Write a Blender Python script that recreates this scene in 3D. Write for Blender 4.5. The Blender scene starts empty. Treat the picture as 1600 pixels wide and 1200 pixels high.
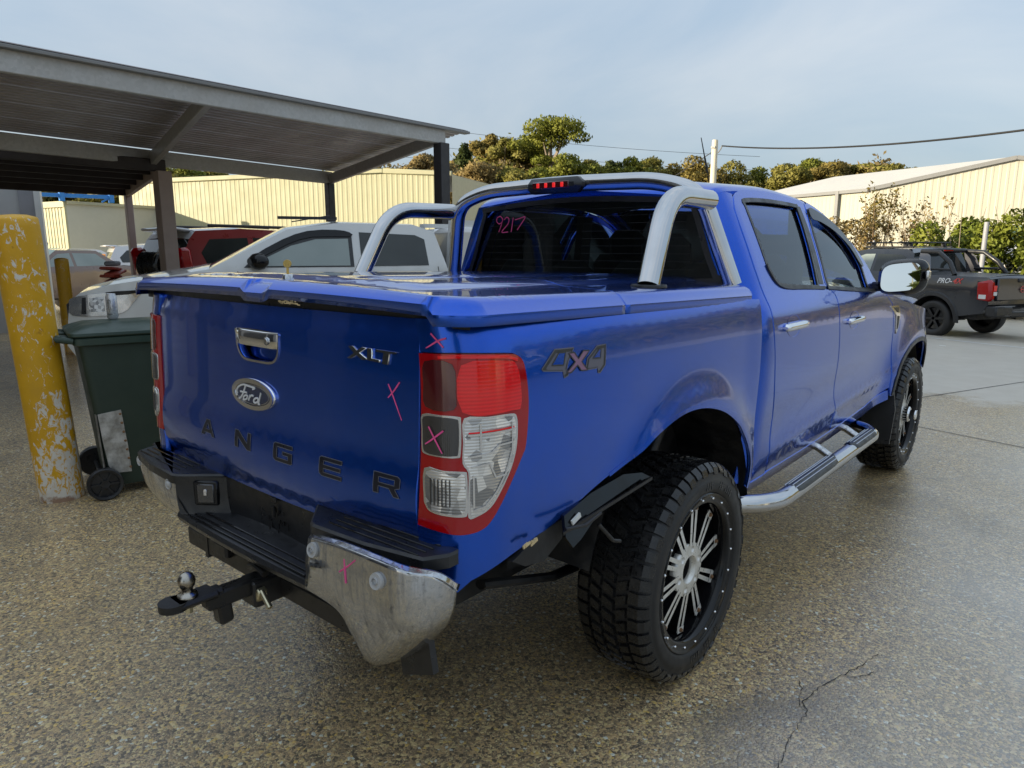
import bpy, math, random
import numpy as np
from mathutils import Vector, Matrix
from mathutils.geometry import delaunay_2d_cdt

random.seed(7); rng = np.random.default_rng(7)
R_ = math.radians
scene = bpy.context.scene
COL = scene.collection

# ---------------------------------------------------------------- camera
cam_d = bpy.data.cameras.new('camera'); cam = bpy.data.objects.new('camera', cam_d); COL.objects.link(cam)
YAW, PITCH, ROLL = R_(40.624), R_(-10.917), R_(0.091)
_f = Vector((-math.sin(YAW) * math.cos(PITCH), math.cos(YAW) * math.cos(PITCH), math.sin(PITCH)))
_r = Vector((math.cos(YAW), math.sin(YAW), 0)); _u = _r.cross(_f)
_r2 = math.cos(ROLL) * _r + math.sin(ROLL) * _u; _u2 = -math.sin(ROLL) * _r + math.cos(ROLL) * _u
CAM = Vector((1.957, -2.200, 1.528))
m = Matrix.Identity(4)
for i in range(3):
    m[i][0], m[i][1], m[i][2], m[i][3] = _r2[i], _u2[i], -_f[i], CAM[i]
cam.matrix_world = m
cam_d.sensor_width = 36; cam_d.lens = 36 * 1100.12 / 1600
cam_d.clip_start = .05; cam_d.clip_end = 2000
scene.camera = cam
scene.render.resolution_x, scene.render.resolution_y = 1024, 768

# ---------------------------------------------------------------- sky, sun, exposure
SUN_EL = R_(12.5)
SUN_TO = Vector((-.55, -.83, 0)).normalized()                  # horizontal direction towards the sun (behind the camera)
world = bpy.data.worlds.new('World'); scene.world = world; world.use_nodes = True
nt = world.node_tree; nt.nodes.clear()
wo = nt.nodes.new('ShaderNodeOutputWorld'); bg = nt.nodes.new('ShaderNodeBackground')
sky = nt.nodes.new('ShaderNodeTexSky'); sky.sky_type = 'NISHITA'; sky.sun_disc = False
sky.sun_elevation = SUN_EL; sky.sun_rotation = math.atan2(SUN_TO.x, SUN_TO.y)
sky.altitude = 60; sky.air_density = 1.0; sky.dust_density = 1.6; sky.ozone_density = 2.0
geo = nt.nodes.new('ShaderNodeTexCoord'); mp = nt.nodes.new('ShaderNodeMapping')
mp.inputs['Scale'].default_value = (1.3, 1.3, 3.0)
n1 = nt.nodes.new('ShaderNodeTexNoise'); n1.inputs['Scale'].default_value = 1.5; n1.inputs['Detail'].default_value = 7
n1.inputs['Roughness'].default_value = .55; n1.inputs['Distortion'].default_value = .5
rp = nt.nodes.new('ShaderNodeValToRGB'); rp.color_ramp.elements[0].position = .26; rp.color_ramp.elements[1].position = .76
rp.color_ramp.elements[0].color = (.82, 1.12, 1.46, 1); rp.color_ramp.elements[1].color = (1.58, 1.67, 1.76, 1)
cl = nt.nodes.new('ShaderNodeMix'); cl.data_type = 'RGBA'
cl.inputs['Factor'].default_value = .86                        # high thin overcast veiling the clear sky, paler where it is thicker
nt.links.new(geo.outputs['Generated'], mp.inputs['Vector']); nt.links.new(mp.outputs[0], n1.inputs['Vector'])
nt.links.new(n1.outputs[0], rp.inputs[0])
sep = nt.nodes.new('ShaderNodeSeparateXYZ'); nt.links.new(geo.outputs['Generated'], sep.inputs[0])
el_ = nt.nodes.new('ShaderNodeMapRange'); nt.links.new(sep.outputs['Z'], el_.inputs[0])          # overcast sky: luminance rises evenly from horizon to zenith
for i_, v_ in enumerate((0., 1., .84, 1.95)): el_.inputs[i_ + 1].default_value = v_
vm = nt.nodes.new('ShaderNodeVectorMath'); vm.operation = 'SCALE'; nt.links.new(rp.outputs[0], vm.inputs[0]); nt.links.new(el_.outputs[0], vm.inputs['Scale'])
nt.links.new(vm.outputs[0], cl.inputs['B'])
nt.links.new(sky.outputs[0], cl.inputs['A']); nt.links.new(cl.outputs['Result'], bg.inputs[0])
bg.inputs[1].default_value = .13
nt.links.new(bg.outputs[0], wo.inputs[0])
sun_d = bpy.data.lights.new('sun', 'SUN'); sun = bpy.data.objects.new('sun', sun_d); COL.objects.link(sun)
sun_d.energy = 3.2; sun_d.angle = R_(.6); sun_d.color = (1.0, .87, .64)
_sv = Vector((SUN_TO.x * math.cos(SUN_EL), SUN_TO.y * math.cos(SUN_EL), math.sin(SUN_EL)))
sun.rotation_euler = _sv.to_track_quat('Z', 'Y').to_euler(); sun.location = (0, 0, 30)
scene.view_settings.view_transform = 'Standard'; scene.view_settings.look = 'None'
scene.view_settings.exposure = 1.5; scene.view_settings.gamma = 1
scene.render.engine = 'CYCLES'
scene.cycles.use_denoising = True; scene.cycles.max_bounces = 8; scene.cycles.transparent_max_bounces = 12
scene.cycles.sample_clamp_indirect = 6; scene.cycles.caustics_reflective = False; scene.cycles.caustics_refractive = False

# ---------------------------------------------------------------- materials
MATS = {}
class NB:
    """tiny node-tree writer"""
    def __init__(s, name):
        s.m = bpy.data.materials.new(name); s.m.use_nodes = True; s.t = s.m.node_tree
        s.b = s.t.nodes['Principled BSDF']; s.out = s.t.nodes['Material Output']; MATS[name] = s.m
    def n(s, typ, **kw):
        o = s.t.nodes.new('ShaderNode' + typ)
        for k, v in kw.items():
            if k in o.inputs: o.inputs[k].default_value = v
            else: setattr(o, k, v)
        return o
    def l(s, a, b): s.t.links.new(a, b)
    def obj(s):
        return s.n('TexCoord').outputs['Object']
    def noise(s, scale, detail=4, rough=.55, vec=None, dist=0.):
        o = s.n('TexNoise', Scale=scale, Detail=detail, Roughness=rough, Distortion=dist); s.l(vec or s.obj(), o.inputs['Vector']); return o.outputs[0]
    def ramp(s, src, stops, interp='LINEAR'):
        o = s.n('ValToRGB'); o.color_ramp.interpolation = interp; e = o.color_ramp.elements
        while len(e) < len(stops): e.new(.5)
        for i, (p, c) in enumerate(stops):
            e[i].position = p; e[i].color = (*c, 1) if len(c) == 3 else c
        s.l(src, o.inputs[0]); return o.outputs[0]
    def mix(s, f, a, b, blend='MIX'):
        o = s.n('Mix', data_type='RGBA', blend_type=blend)
        for sock, v in (('Factor', f), ('A', a), ('B', b)):
            i = [q for q in o.inputs if q.name == sock and (sock == 'Factor' and q.type == 'VALUE' or sock != 'Factor' and q.type == 'RGBA')][0]
            if hasattr(v, 'links'): s.l(v, i)
            else: i.default_value = v if sock == 'Factor' else (*v, 1)
        return [q for q in o.outputs if q.type == 'RGBA'][0]
    def math(s, op, a, b=0.):
        o = s.n('Math', operation=op)
        for i, v in enumerate((a, b)):
            if hasattr(v, 'links'): s.l(v, o.inputs[i])
            else: o.inputs[i].default_value = v
        return o.outputs[0]
    def rng(s, src, a, b, c, d):
        o = s.n('MapRange'); s.l(src, o.inputs[0])
        for i, v in enumerate((a, b, c, d)): o.inputs[i + 1].default_value = v
        return o.outputs[0]
    def bump(s, h, strength=.2, dist=.01, normal=None):
        o = s.n('Bump', Strength=strength, Distance=dist); s.l(h, o.inputs['Height'])
        if normal: s.l(normal, o.inputs['Normal'])
        return o.outputs[0]
    def set(s, **kw):
        names = dict(col='Base Color', rough='Roughness', metal='Metallic', coat='Coat Weight', coatr='Coat Roughness', spec='Specular IOR Level',
                     normal='Normal', emit='Emission Color', emits='Emission Strength', trans='Transmission Weight', alpha='Alpha', sub='Subsurface Weight', ior='IOR', coatn='Coat Normal')
        for k, v in kw.items():
            i = s.b.inputs[names[k]]
            if hasattr(v, 'links'): s.l(v, i)
            else: i.default_value = (*v, 1) if isinstance(v, tuple) else v
        return s
def plain(name, col, rough=.5, metal=0., var=.12, scale=6., coat=0., bumpy=0., bscale=60., spec=.5, rvar=.12):
    """painted / moulded surface with slight tonal and gloss variation"""
    b = NB(name); nz = b.noise(scale, 5)
    c2 = tuple(min(1, x * (1 + var) + var * .01) for x in col); c1 = tuple(x * (1 - var) for x in col)
    b.set(col=b.mix(nz, c1, c2), metal=metal, coat=coat, coatr=.06, spec=spec,
          rough=b.rng(b.noise(scale * 2.3, 4), .3, .7, max(.02, rough - rvar), min(1, rough + rvar)))
    if bumpy: b.set(normal=b.bump(b.noise(bscale, 4), bumpy, .005))
    return b.m
def make_materials():
    # ute paint: dark blue metallic under clear coat
    b = NB('blue_paint'); co = b.obj()
    fl = b.n('TexVoronoi', Scale=900.); b.l(co, fl.inputs['Vector'])
    orange = b.noise(160, 2)
    dirt = b.ramp(b.noise(7, 6, .6), [(.5, (0, 0, 0)), (.75, (1, 1, 1))])
    b.set(col=b.mix(b.math('MULTIPLY', dirt, .10), b.mix(b.math('MULTIPLY', fl.outputs['Distance'], .5), (.003, .066, .47), (.006, .150, .90)), (.12, .13, .16)),
          metal=.85, rough=.24, coat=1., coatr=b.rng(b.noise(11, 5), .4, .75, .015, .05), coatn=b.bump(orange, .02, .001), spec=.5); b.b.inputs['Coat IOR'].default_value = 1.40
    # chrome / stainless
    b = NB('polished_steel'); n = b.noise(9, 5); b.set(col=b.mix(n, (.47, .475, .48), (.64, .64, .645)), metal=1., rough=b.rng(b.noise(30, 5), .35, .7, .05, .15), normal=b.bump(b.noise(300, 2), .03, .001))
    b = NB('chrome'); b.set(col=(.82, .82, .83), metal=1., rough=b.rng(b.noise(40, 4), .4, .7, .03, .10))
    b = NB('dull_chrome'); co = b.obj()
    gr = b.ramp(b.noise(14, 7, .65), [(.40, (0, 0, 0)), (.62, (1, 1, 1))]); sp = b.ramp(b.noise(90, 4, .6), [(.52, (0, 0, 0)), (.66, (1, 1, 1))])
    mp = b.n('Mapping'); mp.inputs['Scale'].default_value = (30, 30, 3); b.l(co, mp.inputs['Vector']); st = b.ramp(b.noise(1.3, 6, .6, mp.outputs[0]), [(.5, (0, 0, 0)), (.68, (1, 1, 1))])
    d = b.math('MINIMUM', b.math('ADD', b.math('MULTIPLY', gr, .16), b.math('ADD', b.math('MULTIPLY', sp, .30), b.math('MULTIPLY', st, .60))), 1.)
    b.set(col=b.mix(d, (.60, .61, .63), (.13, .125, .12)), metal=b.rng(d, 0, 1, 1., .55), rough=b.rng(d, 0, 1, .04, .34), normal=b.bump(b.noise(22, 5), .03, .01))
    b = NB('machined_alloy'); n = b.noise(18, 6, .65); b.set(col=b.mix(b.ramp(n, [(.35, (0, 0, 0)), (.7, (1, 1, 1))]), (.64, .61, .54), (.86, .85, .82)), metal=.5, rough=b.rng(b.noise(50, 4), .3, .7, .25, .45))
    b = NB('rusty_bolt'); n = b.noise(160, 5); b.set(col=b.mix(n, (.10, .035, .012), (.42, .26, .14)), metal=.4, rough=.7)
    b = NB('black_gloss'); n = b.noise(12, 6); b.set(col=(.006, .006, .007), rough=b.rng(n, .35, .7, .06, .22), coat=.0, spec=.35)
    b = NB('black_plastic'); n = b.noise(16, 6); b.set(col=b.mix(n, (.010, .0105, .012), (.022, .0225, .025)), rough=b.rng(b.noise(24, 5), .35, .7, .26, .5), normal=b.bump(b.noise(420, 3), .12, .002))
    b = NB('black_underbody'); n = b.noise(14, 6); b.set(col=b.mix(b.ramp(n, [(.45, (0, 0, 0)), (.75, (1, 1, 1))]), (.010, .010, .011), (.038, .034, .030)), rough=b.rng(n, .3, .7, .35, .85), normal=b.bump(b.noise(50, 5), .2, .004))
    b = NB('tyre_rubber'); n = b.noise(20, 6); b.set(col=b.mix(b.ramp(n, [(.4, (0, 0, 0)), (.75, (1, 1, 1))]), (.008, .008, .009), (.022, .021, .020)), rough=b.rng(b.noise(45, 6, .65), .35, .65, .12, .45), normal=b.bump(b.noise(240, 4), .22, .002))
    b = NB('tyre_sidewall'); n = b.noise(13, 6); b.set(col=b.mix(b.ramp(n, [(.4, (0, 0, 0)), (.8, (1, 1, 1))]), (.011, .011, .012), (.028, .026, .024)), rough=b.rng(n, .35, .7, .42, .7), normal=b.bump(b.noise(300, 3), .1, .001))
    b = NB('dark_steel'); n = b.noise(30, 5); b.set(col=b.mix(n, (.010, .010, .011), (.030, .028, .027)), rough=b.rng(n, .3, .7, .25, .5), metal=.2)
    b = NB('zinc_pin'); b.set(col=(.62, .56, .38), metal=.9, rough=.32)
    b = NB('tow_ball_steel'); b.set(col=(.40, .37, .32), metal=1., rough=b.rng(b.noise(60, 4), .3, .7, .16, .34))
    # lamps
    b = NB('red_lens'); b.set(col=(.36, .002, .005), rough=.10, coat=.45, coatr=.03, spec=.4, normal=b.bump(b.noise(55, 2), .05, .002))
    b = NB('bright_red_lens'); co = b.obj(); w = b.n('TexWave', Scale=36., Distortion=.2, bands_direction='Z'); b.l(co, w.inputs['Vector'])
    b.set(col=b.mix(w.outputs['Fac'], (.70, .003, .006), (.85, .006, .010)), rough=.10, coatr=.03, coat=.35, normal=b.bump(w.outputs['Fac'], .05, .002))
    b = NB('dark_red_lens'); b.set(col=(.075, .004, .006), rough=.12, coat=1., coatr=.03)
    b = NB('clear_lens'); co = b.obj(); w = b.n('TexWave', Scale=42., Distortion=.4, bands_direction='Z'); b.l(co, w.inputs['Vector']); v = b.n('TexVoronoi', Scale=34.); b.l(co, v.inputs['Vector']); vs = b.n('SeparateColor'); b.l(v.outputs['Color'], vs.inputs[0])
    b.set(col=b.mix(b.ramp(vs.outputs[0], [(.2, (0, 0, 0)), (.7, (1, 1, 1))]), (.24, .24, .245), (.78, .77, .75)), metal=.6, rough=.15, coat=1., coatr=.02, normal=b.bump(b.math('ADD', w.outputs['Fac'], b.math('MULTIPLY', v.outputs['Distance'], .6)), .28, .003))
    b = NB('lens_frame'); b.set(col=(.62, .60, .58), metal=.75, rough=.12, coat=1., coatr=.03)
    b = NB('smoked_lens'); co = b.obj(); w = b.n('TexWave', Scale=70., bands_direction='X'); b.l(co, w.inputs['Vector']); b.set(col=(.030, .028, .030), rough=.25, coat=1., coatr=.03, normal=b.bump(w.outputs['Fac'], .25, .002))
    b = NB('lit_led'); b.set(col=(.6, .01, .01), rough=.2, coat=1., coatr=.05, emit=(1, .03, .03), emits=.22)
    # glass
    def glass(name, tint, refl=(.9, .95, 1.), f0=1.45):
        b = NB(name); b.t.nodes.remove(b.b)
        fr = b.n('Fresnel', IOR=f0); tr = b.n('BsdfTransparent', Color=(*tint, 1)); gl = b.n('BsdfGlossy', Color=(*refl, 1), Roughness=.01)
        mx = b.n('MixShader'); b.l(fr.outputs[0], mx.inputs[0]); b.l(tr.outputs[0], mx.inputs[1]); b.l(gl.outputs[0], mx.inputs[2]); b.l(mx.outputs[0], b.out.inputs[0])
    glass('tinted_glass', (.42, .50, .47), f0=1.55); glass('dark_glass', (.62, .70, .67)); glass('clear_glass', (.72, .82, .78), f0=1.6); glass('green_glass', (.55, .72, .58), f0=1.7)
    b = NB('mirror_glass'); b.set(col=(.86, .88, .87), metal=1., rough=.01)
    plain('window_trim', (.020, .020, .021), .35); plain('window_seal', (.055, .055, .056), .5)
    plain('seat_fabric', (.016, .016, .018), .9, bumpy=.3); plain('interior_grey', (.045, .045, .047), .8); plain('interior_light', (.30, .30, .29), .8)
    plain('pink_crayon', (.85, .09, .30), .75, var=.3, scale=80); plain('decal_grey', (.115, .115, .15), .4); plain('decal_dark', (.030, .032, .034), .4); plain('decal_mauve', (.24, .13, .22), .45); plain('letter_black', (.010, .011, .020), .32); plain('letter_edge', (.13, .14, .17), .4)
    b = NB('badge_blue'); b.set(col=(.012, .026, .075), rough=.2, coat=1., coatr=.03)
    plain('scraped_primer', (.62, .48, .26), .7, var=.5, scale=60); plain('bare_white', (.75, .75, .72), .5); plain('brass', (.55, .38, .12), .35, metal=.9)
    # bollard: yellow paint with chips to white, heavier towards the scuffed foot and bands of knocks
    for nm, chips in (('bollard_yellow', 1.), ('far_yellow', .3)):
        b = NB(nm); co = b.obj(); mp = b.n('Mapping'); mp.inputs['Scale'].default_value = (1., 1., .55); b.l(co, mp.inputs['Vector'])
        sx = b.n('SeparateXYZ'); b.l(co, sx.inputs[0])
        n1 = b.noise(24, 10, .72, mp.outputs[0], 1.1); n2 = b.noise(1.7, 4, .5)
        foot = b.math('MULTIPLY', b.rng(sx.outputs['Z'], .02, .70, .15, 0), 1.)
        side = b.rng(sx.outputs['X'], -.13, .13, -.13, .045)
        thr = b.math('ADD', b.math('ADD', n1, b.math('MULTIPLY', b.math('SUBTRACT', n2, .5), .30)), b.math('ADD', foot, side))
        chip = b.math('MULTIPLY', b.ramp(thr, [(.595, (0, 0, 0)), (.615, (1, 1, 1))]), chips)
        drt = b.ramp(b.noise(4, 7, .6), [(.45, (0, 0, 0)), (.8, (1, 1, 1))])
        c = b.mix(chip, b.mix(b.noise(3, 4), (.60, .31, .006), (.76, .42, .012)), b.mix(b.noise(22, 5), (.62, .58, .50), (.80, .78, .74)))
        rst = b.ramp(b.math('ADD', b.noise(12, 6, .6), b.rng(sx.outputs['Z'], 0, .10, .22, 0)), [(.68, (0, 0, 0)), (.78, (1, 1, 1))])
        c = b.mix(b.math('MULTIPLY', rst, .8), b.mix(b.math('MULTIPLY', drt, .35), c, (.22, .13, .05)), (.22, .085, .02))
        b.set(col=c, rough=b.rng(n1, .3, .7, .38, .6), normal=b.bump(chip, -.35, .004))
    # wheelie bin
    b = NB('bin_green'); n = b.noise(8, 7, .6); b.set(col=b.mix(n, (.015, .030, .020), (.030, .050, .036)), rough=b.rng(b.noise(10, 5), .3, .7, .42, .7), normal=b.bump(b.noise(180, 4), .15, .002))
    b = NB('lid_green'); n = b.noise(8, 7, .6); b.set(col=b.mix(n, (.020, .040, .028), (.035, .060, .044)), rough=b.rng(b.noise(10, 5), .3, .7, .28, .5))
    b = NB('scratched_tin'); n = b.noise(16, 8, .65); b.set(col=b.mix(b.ramp(n, [(.35, (0, 0, 0)), (.65, (1, 1, 1))]), (.26, .25, .23), (.60, .59, .56)), metal=.35, rough=b.rng(n, .3, .7, .35, .65), normal=b.bump(b.noise(12, 4), .4, .02))
    # sheds, steel, roofs
    b = NB('galvanised'); v = b.n('TexVoronoi', Scale=34.); b.l(b.obj(), v.inputs['Vector']); n = b.noise(2.2, 7, .62)
    b.set(col=b.mix(n, b.mix(v.outputs['Color'], (.36, .365, .37), (.52, .525, .53)), (.40, .38, .35)), metal=.25, rough=b.rng(n, .3, .7, .4, .62))
    b = NB('roof_sheet'); n = b.noise(1.1, 8, .65); b.set(col=b.mix(n, (.26, .22, .215), (.46, .43, .42)), metal=.3, rough=b.rng(b.noise(3, 6), .3, .7, .32, .6))
    plain('dark_post', (.030, .028, .030), .55, var=.3); plain('brown_post', (.36, .275, .235), .55, var=.15); plain('dark_roof', (.040, .032, .030), .7, var=.35, scale=2)
    plain('cream_wall', (.40, .382, .235), .55, var=.06, scale=.8); plain('cream_dark', (.42, .39, .26), .55); plain('grey_cream', (.50, .48, .40), .6, var=.06); plain('white_wall', (.43, .41, .33), .6, var=.05, scale=.5)
    plain('zinc_roof', (.50, .48, .44), .5, var=.08, scale=.6); plain('grey_trim', (.20, .20, .20), .5); plain('panel_grey', (.44, .44, .44), .5, var=.05); plain('panel_trim', (.28, .28, .30), .5); plain('panel_white', (.66, .66, .64), .45)
    plain('blue_steel', (.035, .22, .60), .4); plain('tan_roof', (.36, .24, .17), .7); plain('orange_mesh', (.72, .28, .05), .6)
    plain('workshop_wall', (.24, .23, .225), .6, var=.15, scale=.7); plain('workshop_dark', (.022, .022, .025), .5); plain('concrete_kerb', (.36, .34, .31), .9)
    # other vehicles
    for nm, c in (('ute_white', (.60, .60, .585)), ('red_paint', (.26, .025, .022)), ('silver_paint', (.50, .51, .53)), ('brown_paint', (.18, .115, .085)), ('black_paint', (.006, .009, .016)), ('white_paint', (.66, .67, .69)), ('grey_paint', (.11, .11, .125))):
        plain(nm, c, .32, metal=.12 if 'white' not in nm else 0., coat=1., var=.05, scale=3, rvar=.06)
    plain('scrap_red', (.40, .06, .035), .45); plain('yellow_crate', (.62, .48, .16), .55); plain('red_print', (.60, .06, .05), .4); plain('white_print', (.70, .70, .70), .4); plain('can_white', (.62, .63, .66), .28, metal=.5, scale=25)
    plain('can_print', (.06, .07, .08), .4)
    plain('headlamp_chrome', (.62, .62, .62), .14, metal=.8, coat=1.)
    # vegetation
    def leaf(name, a, c, sc=.35, tr=.18):
        b = NB(name); oi = b.n('ObjectInfo'); n = b.noise(sc, 3); n2 = b.noise(3.5, 3)
        col = b.mix(b.ramp(n, [(.35, (0, 0, 0)), (.65, (1, 1, 1))]), a, c); col = b.mix(b.math('MULTIPLY', n2, .5), col, tuple(x * .75 for x in a))
        b.set(col=col, rough=.6, spec=.25)
        td = b.n('BsdfTranslucent'); b.l(col, td.inputs[0]); mx = b.n('MixShader'); mx.inputs[0].default_value = tr * 1.9
        b.l(b.b.outputs[0], mx.inputs[1]); b.l(td.outputs[0], mx.inputs[2]); b.l(mx.outputs[0], b.out.inputs[0])
    leaf('gum_leaf', (.175, .195, .028), (.29, .295, .048)); leaf('olive_leaf', (.22, .205, .045), (.34, .30, .075)); leaf('dry_leaf', (.30, .22, .085), (.42, .32, .14)); leaf('shrub_leaf', (.16, .20, .028), (.30, .32, .05), .8); leaf('dark_leaf', (.06, .08, .018), (.11, .13, .03)); leaf('bronze_leaf', (.27, .21, .055), (.38, .30, .09))
    plain('bark', (.26, .21, .16), .9, var=.3, scale=3); plain('dry_twig', (.24, .16, .09), .9, var=.3); plain('hill_soil', (.20, .165, .075), 1., var=.35, scale=.05, spec=.1); plain('pole_timber', (.60, .55, .43), .8, var=.12); plain('cable_black', (.012, .012, .012), .6)
    # wet aggregate ground
    b = NB('wet_aggregate'); co = b.n('NewGeometry').outputs['Position']
    mp = b.n('Mapping'); mp.inputs['Scale'].default_value = (1, 1, 1); b.l(co, mp.inputs['Vector']); vec = mp.outputs[0]
    v1 = b.n('TexVoronoi', Scale=100.); b.l(vec, v1.inputs['Vector']); v2 = b.n('TexVoronoi', Scale=240.); b.l(vec, v2.inputs['Vector'])
    sep = b.n('SeparateColor'); b.l(v1.outputs['Color'], sep.inputs[0]); sep2 = b.n('SeparateColor'); b.l(v2.outputs['Color'], sep2.inputs[0])
    st1 = b.ramp(sep.outputs[0], [(0, (0.101, 0.078, 0.053)), (.22, (0.288, 0.204, 0.109)), (.45, (0.611, 0.410, 0.192)), (.70, (0.800, 0.608, 0.284)), (.88, (0.800, 0.537, 0.157)), (.95, (0.800, 0.800, 0.670))], 'CONSTANT')
    st2 = b.ramp(sep2.outputs[1], [(0, (0.153, 0.116, 0.075)), (.3, (0.390, 0.277, 0.151)), (.65, (0.644, 0.437, 0.221)), (.9, (0.800, 0.663, 0.336))], 'CONSTANT')
    pick = b.ramp(sep.outputs[2], [(.45, (0, 0, 0)), (.5, (1, 1, 1))])
    stone = b.mix(pick, st2, st1)
    big = b.noise(.55, 6, .6, vec); big2 = b.noise(2.3, 6, .65, vec)
    stone = b.mix(b.ramp(big2, [(.30, (.0, .0, .0)), (.75, (.40, .40, .40))]), stone, (.34, .265, .165))
    stain = b.ramp(b.noise(1.25, 6, .6, vec, .9), [(.54, (0, 0, 0)), (.70, (1, 1, 1))])
    stone = b.mix(b.math('MULTIPLY', stain, .6), stone, (.13, .105, .07))
    sx_ = b.n('SeparateXYZ'); b.l(co, sx_.inputs[0]); dry = b.ramp(b.math('ADD', b.rng(sx_.outputs['X'], .75, 2.5, 0, 1), b.math('MULTIPLY', b.math('SUBTRACT', big, .5), .8)), [(.15, (0, 0, 0)), (.75, (1, 1, 1))])  # mask: sky sheen on the wet ground at right, painted as paler colour
    stone = b.mix(b.math('MULTIPLY', dry, .48), stone, b.mix(pick, (.62, .59, .54), (.80, .77, .72)))  # dry masks the painted sky sheen on the wet ground
    # drier, paler concrete beyond the joint towards the far cars
    sp = b.n('SeparateXYZ'); b.l(co, sp.inputs[0])
    far = b.ramp(b.math('ADD', b.rng(sp.outputs['Y'], 5.2, 7.6, 0, 1), b.math('MULTIPLY', b.math('SUBTRACT', big2, .5), .9)), [(.40, (0, 0, 0)), (.62, (1, 1, 1))])
    conc = b.mix(b.noise(3.1, 7, .6, vec), (.50, .44, .36), (.64, .59, .51))
    col = b.mix(far, stone, conc)
    edge = b.ramp(v1.outputs['Distance'], [(.0, (1, 1, 1)), (.75, (0, 0, 0))])
    edge2 = b.ramp(v2.outputs['Distance'], [(.0, (1, 1, 1)), (.75, (0, 0, 0))])
    h = b.math('ADD', b.math('MULTIPLY', edge, .8), b.math('MULTIPLY', edge2, .5))
    nrm = b.bump(h, .60, .005); nrm = b.bump(big2, .10, .05, nrm)
    wet = b.ramp(big, [(.35, (0, 0, 0)), (.6, (1, 1, 1))])
    rgh = b.math('ADD', b.math('MULTIPLY', b.math('SUBTRACT', 1., wet), .13), b.math('ADD', .23, b.math('MULTIPLY', far, .38)))
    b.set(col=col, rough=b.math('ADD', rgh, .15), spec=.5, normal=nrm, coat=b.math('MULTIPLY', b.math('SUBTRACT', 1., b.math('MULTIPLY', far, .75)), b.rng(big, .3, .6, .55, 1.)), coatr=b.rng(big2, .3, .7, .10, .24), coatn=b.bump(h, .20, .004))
    b.b.inputs['Coat IOR'].default_value = 1.55
    plain('joint_dark', (.022, .020, .018), .7, var=.3); plain('white_line', (.62, .62, .60), .6, var=.2, scale=8)
    plain('pale_litter', (.6, .58, .52), .7)
make_materials()
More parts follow.
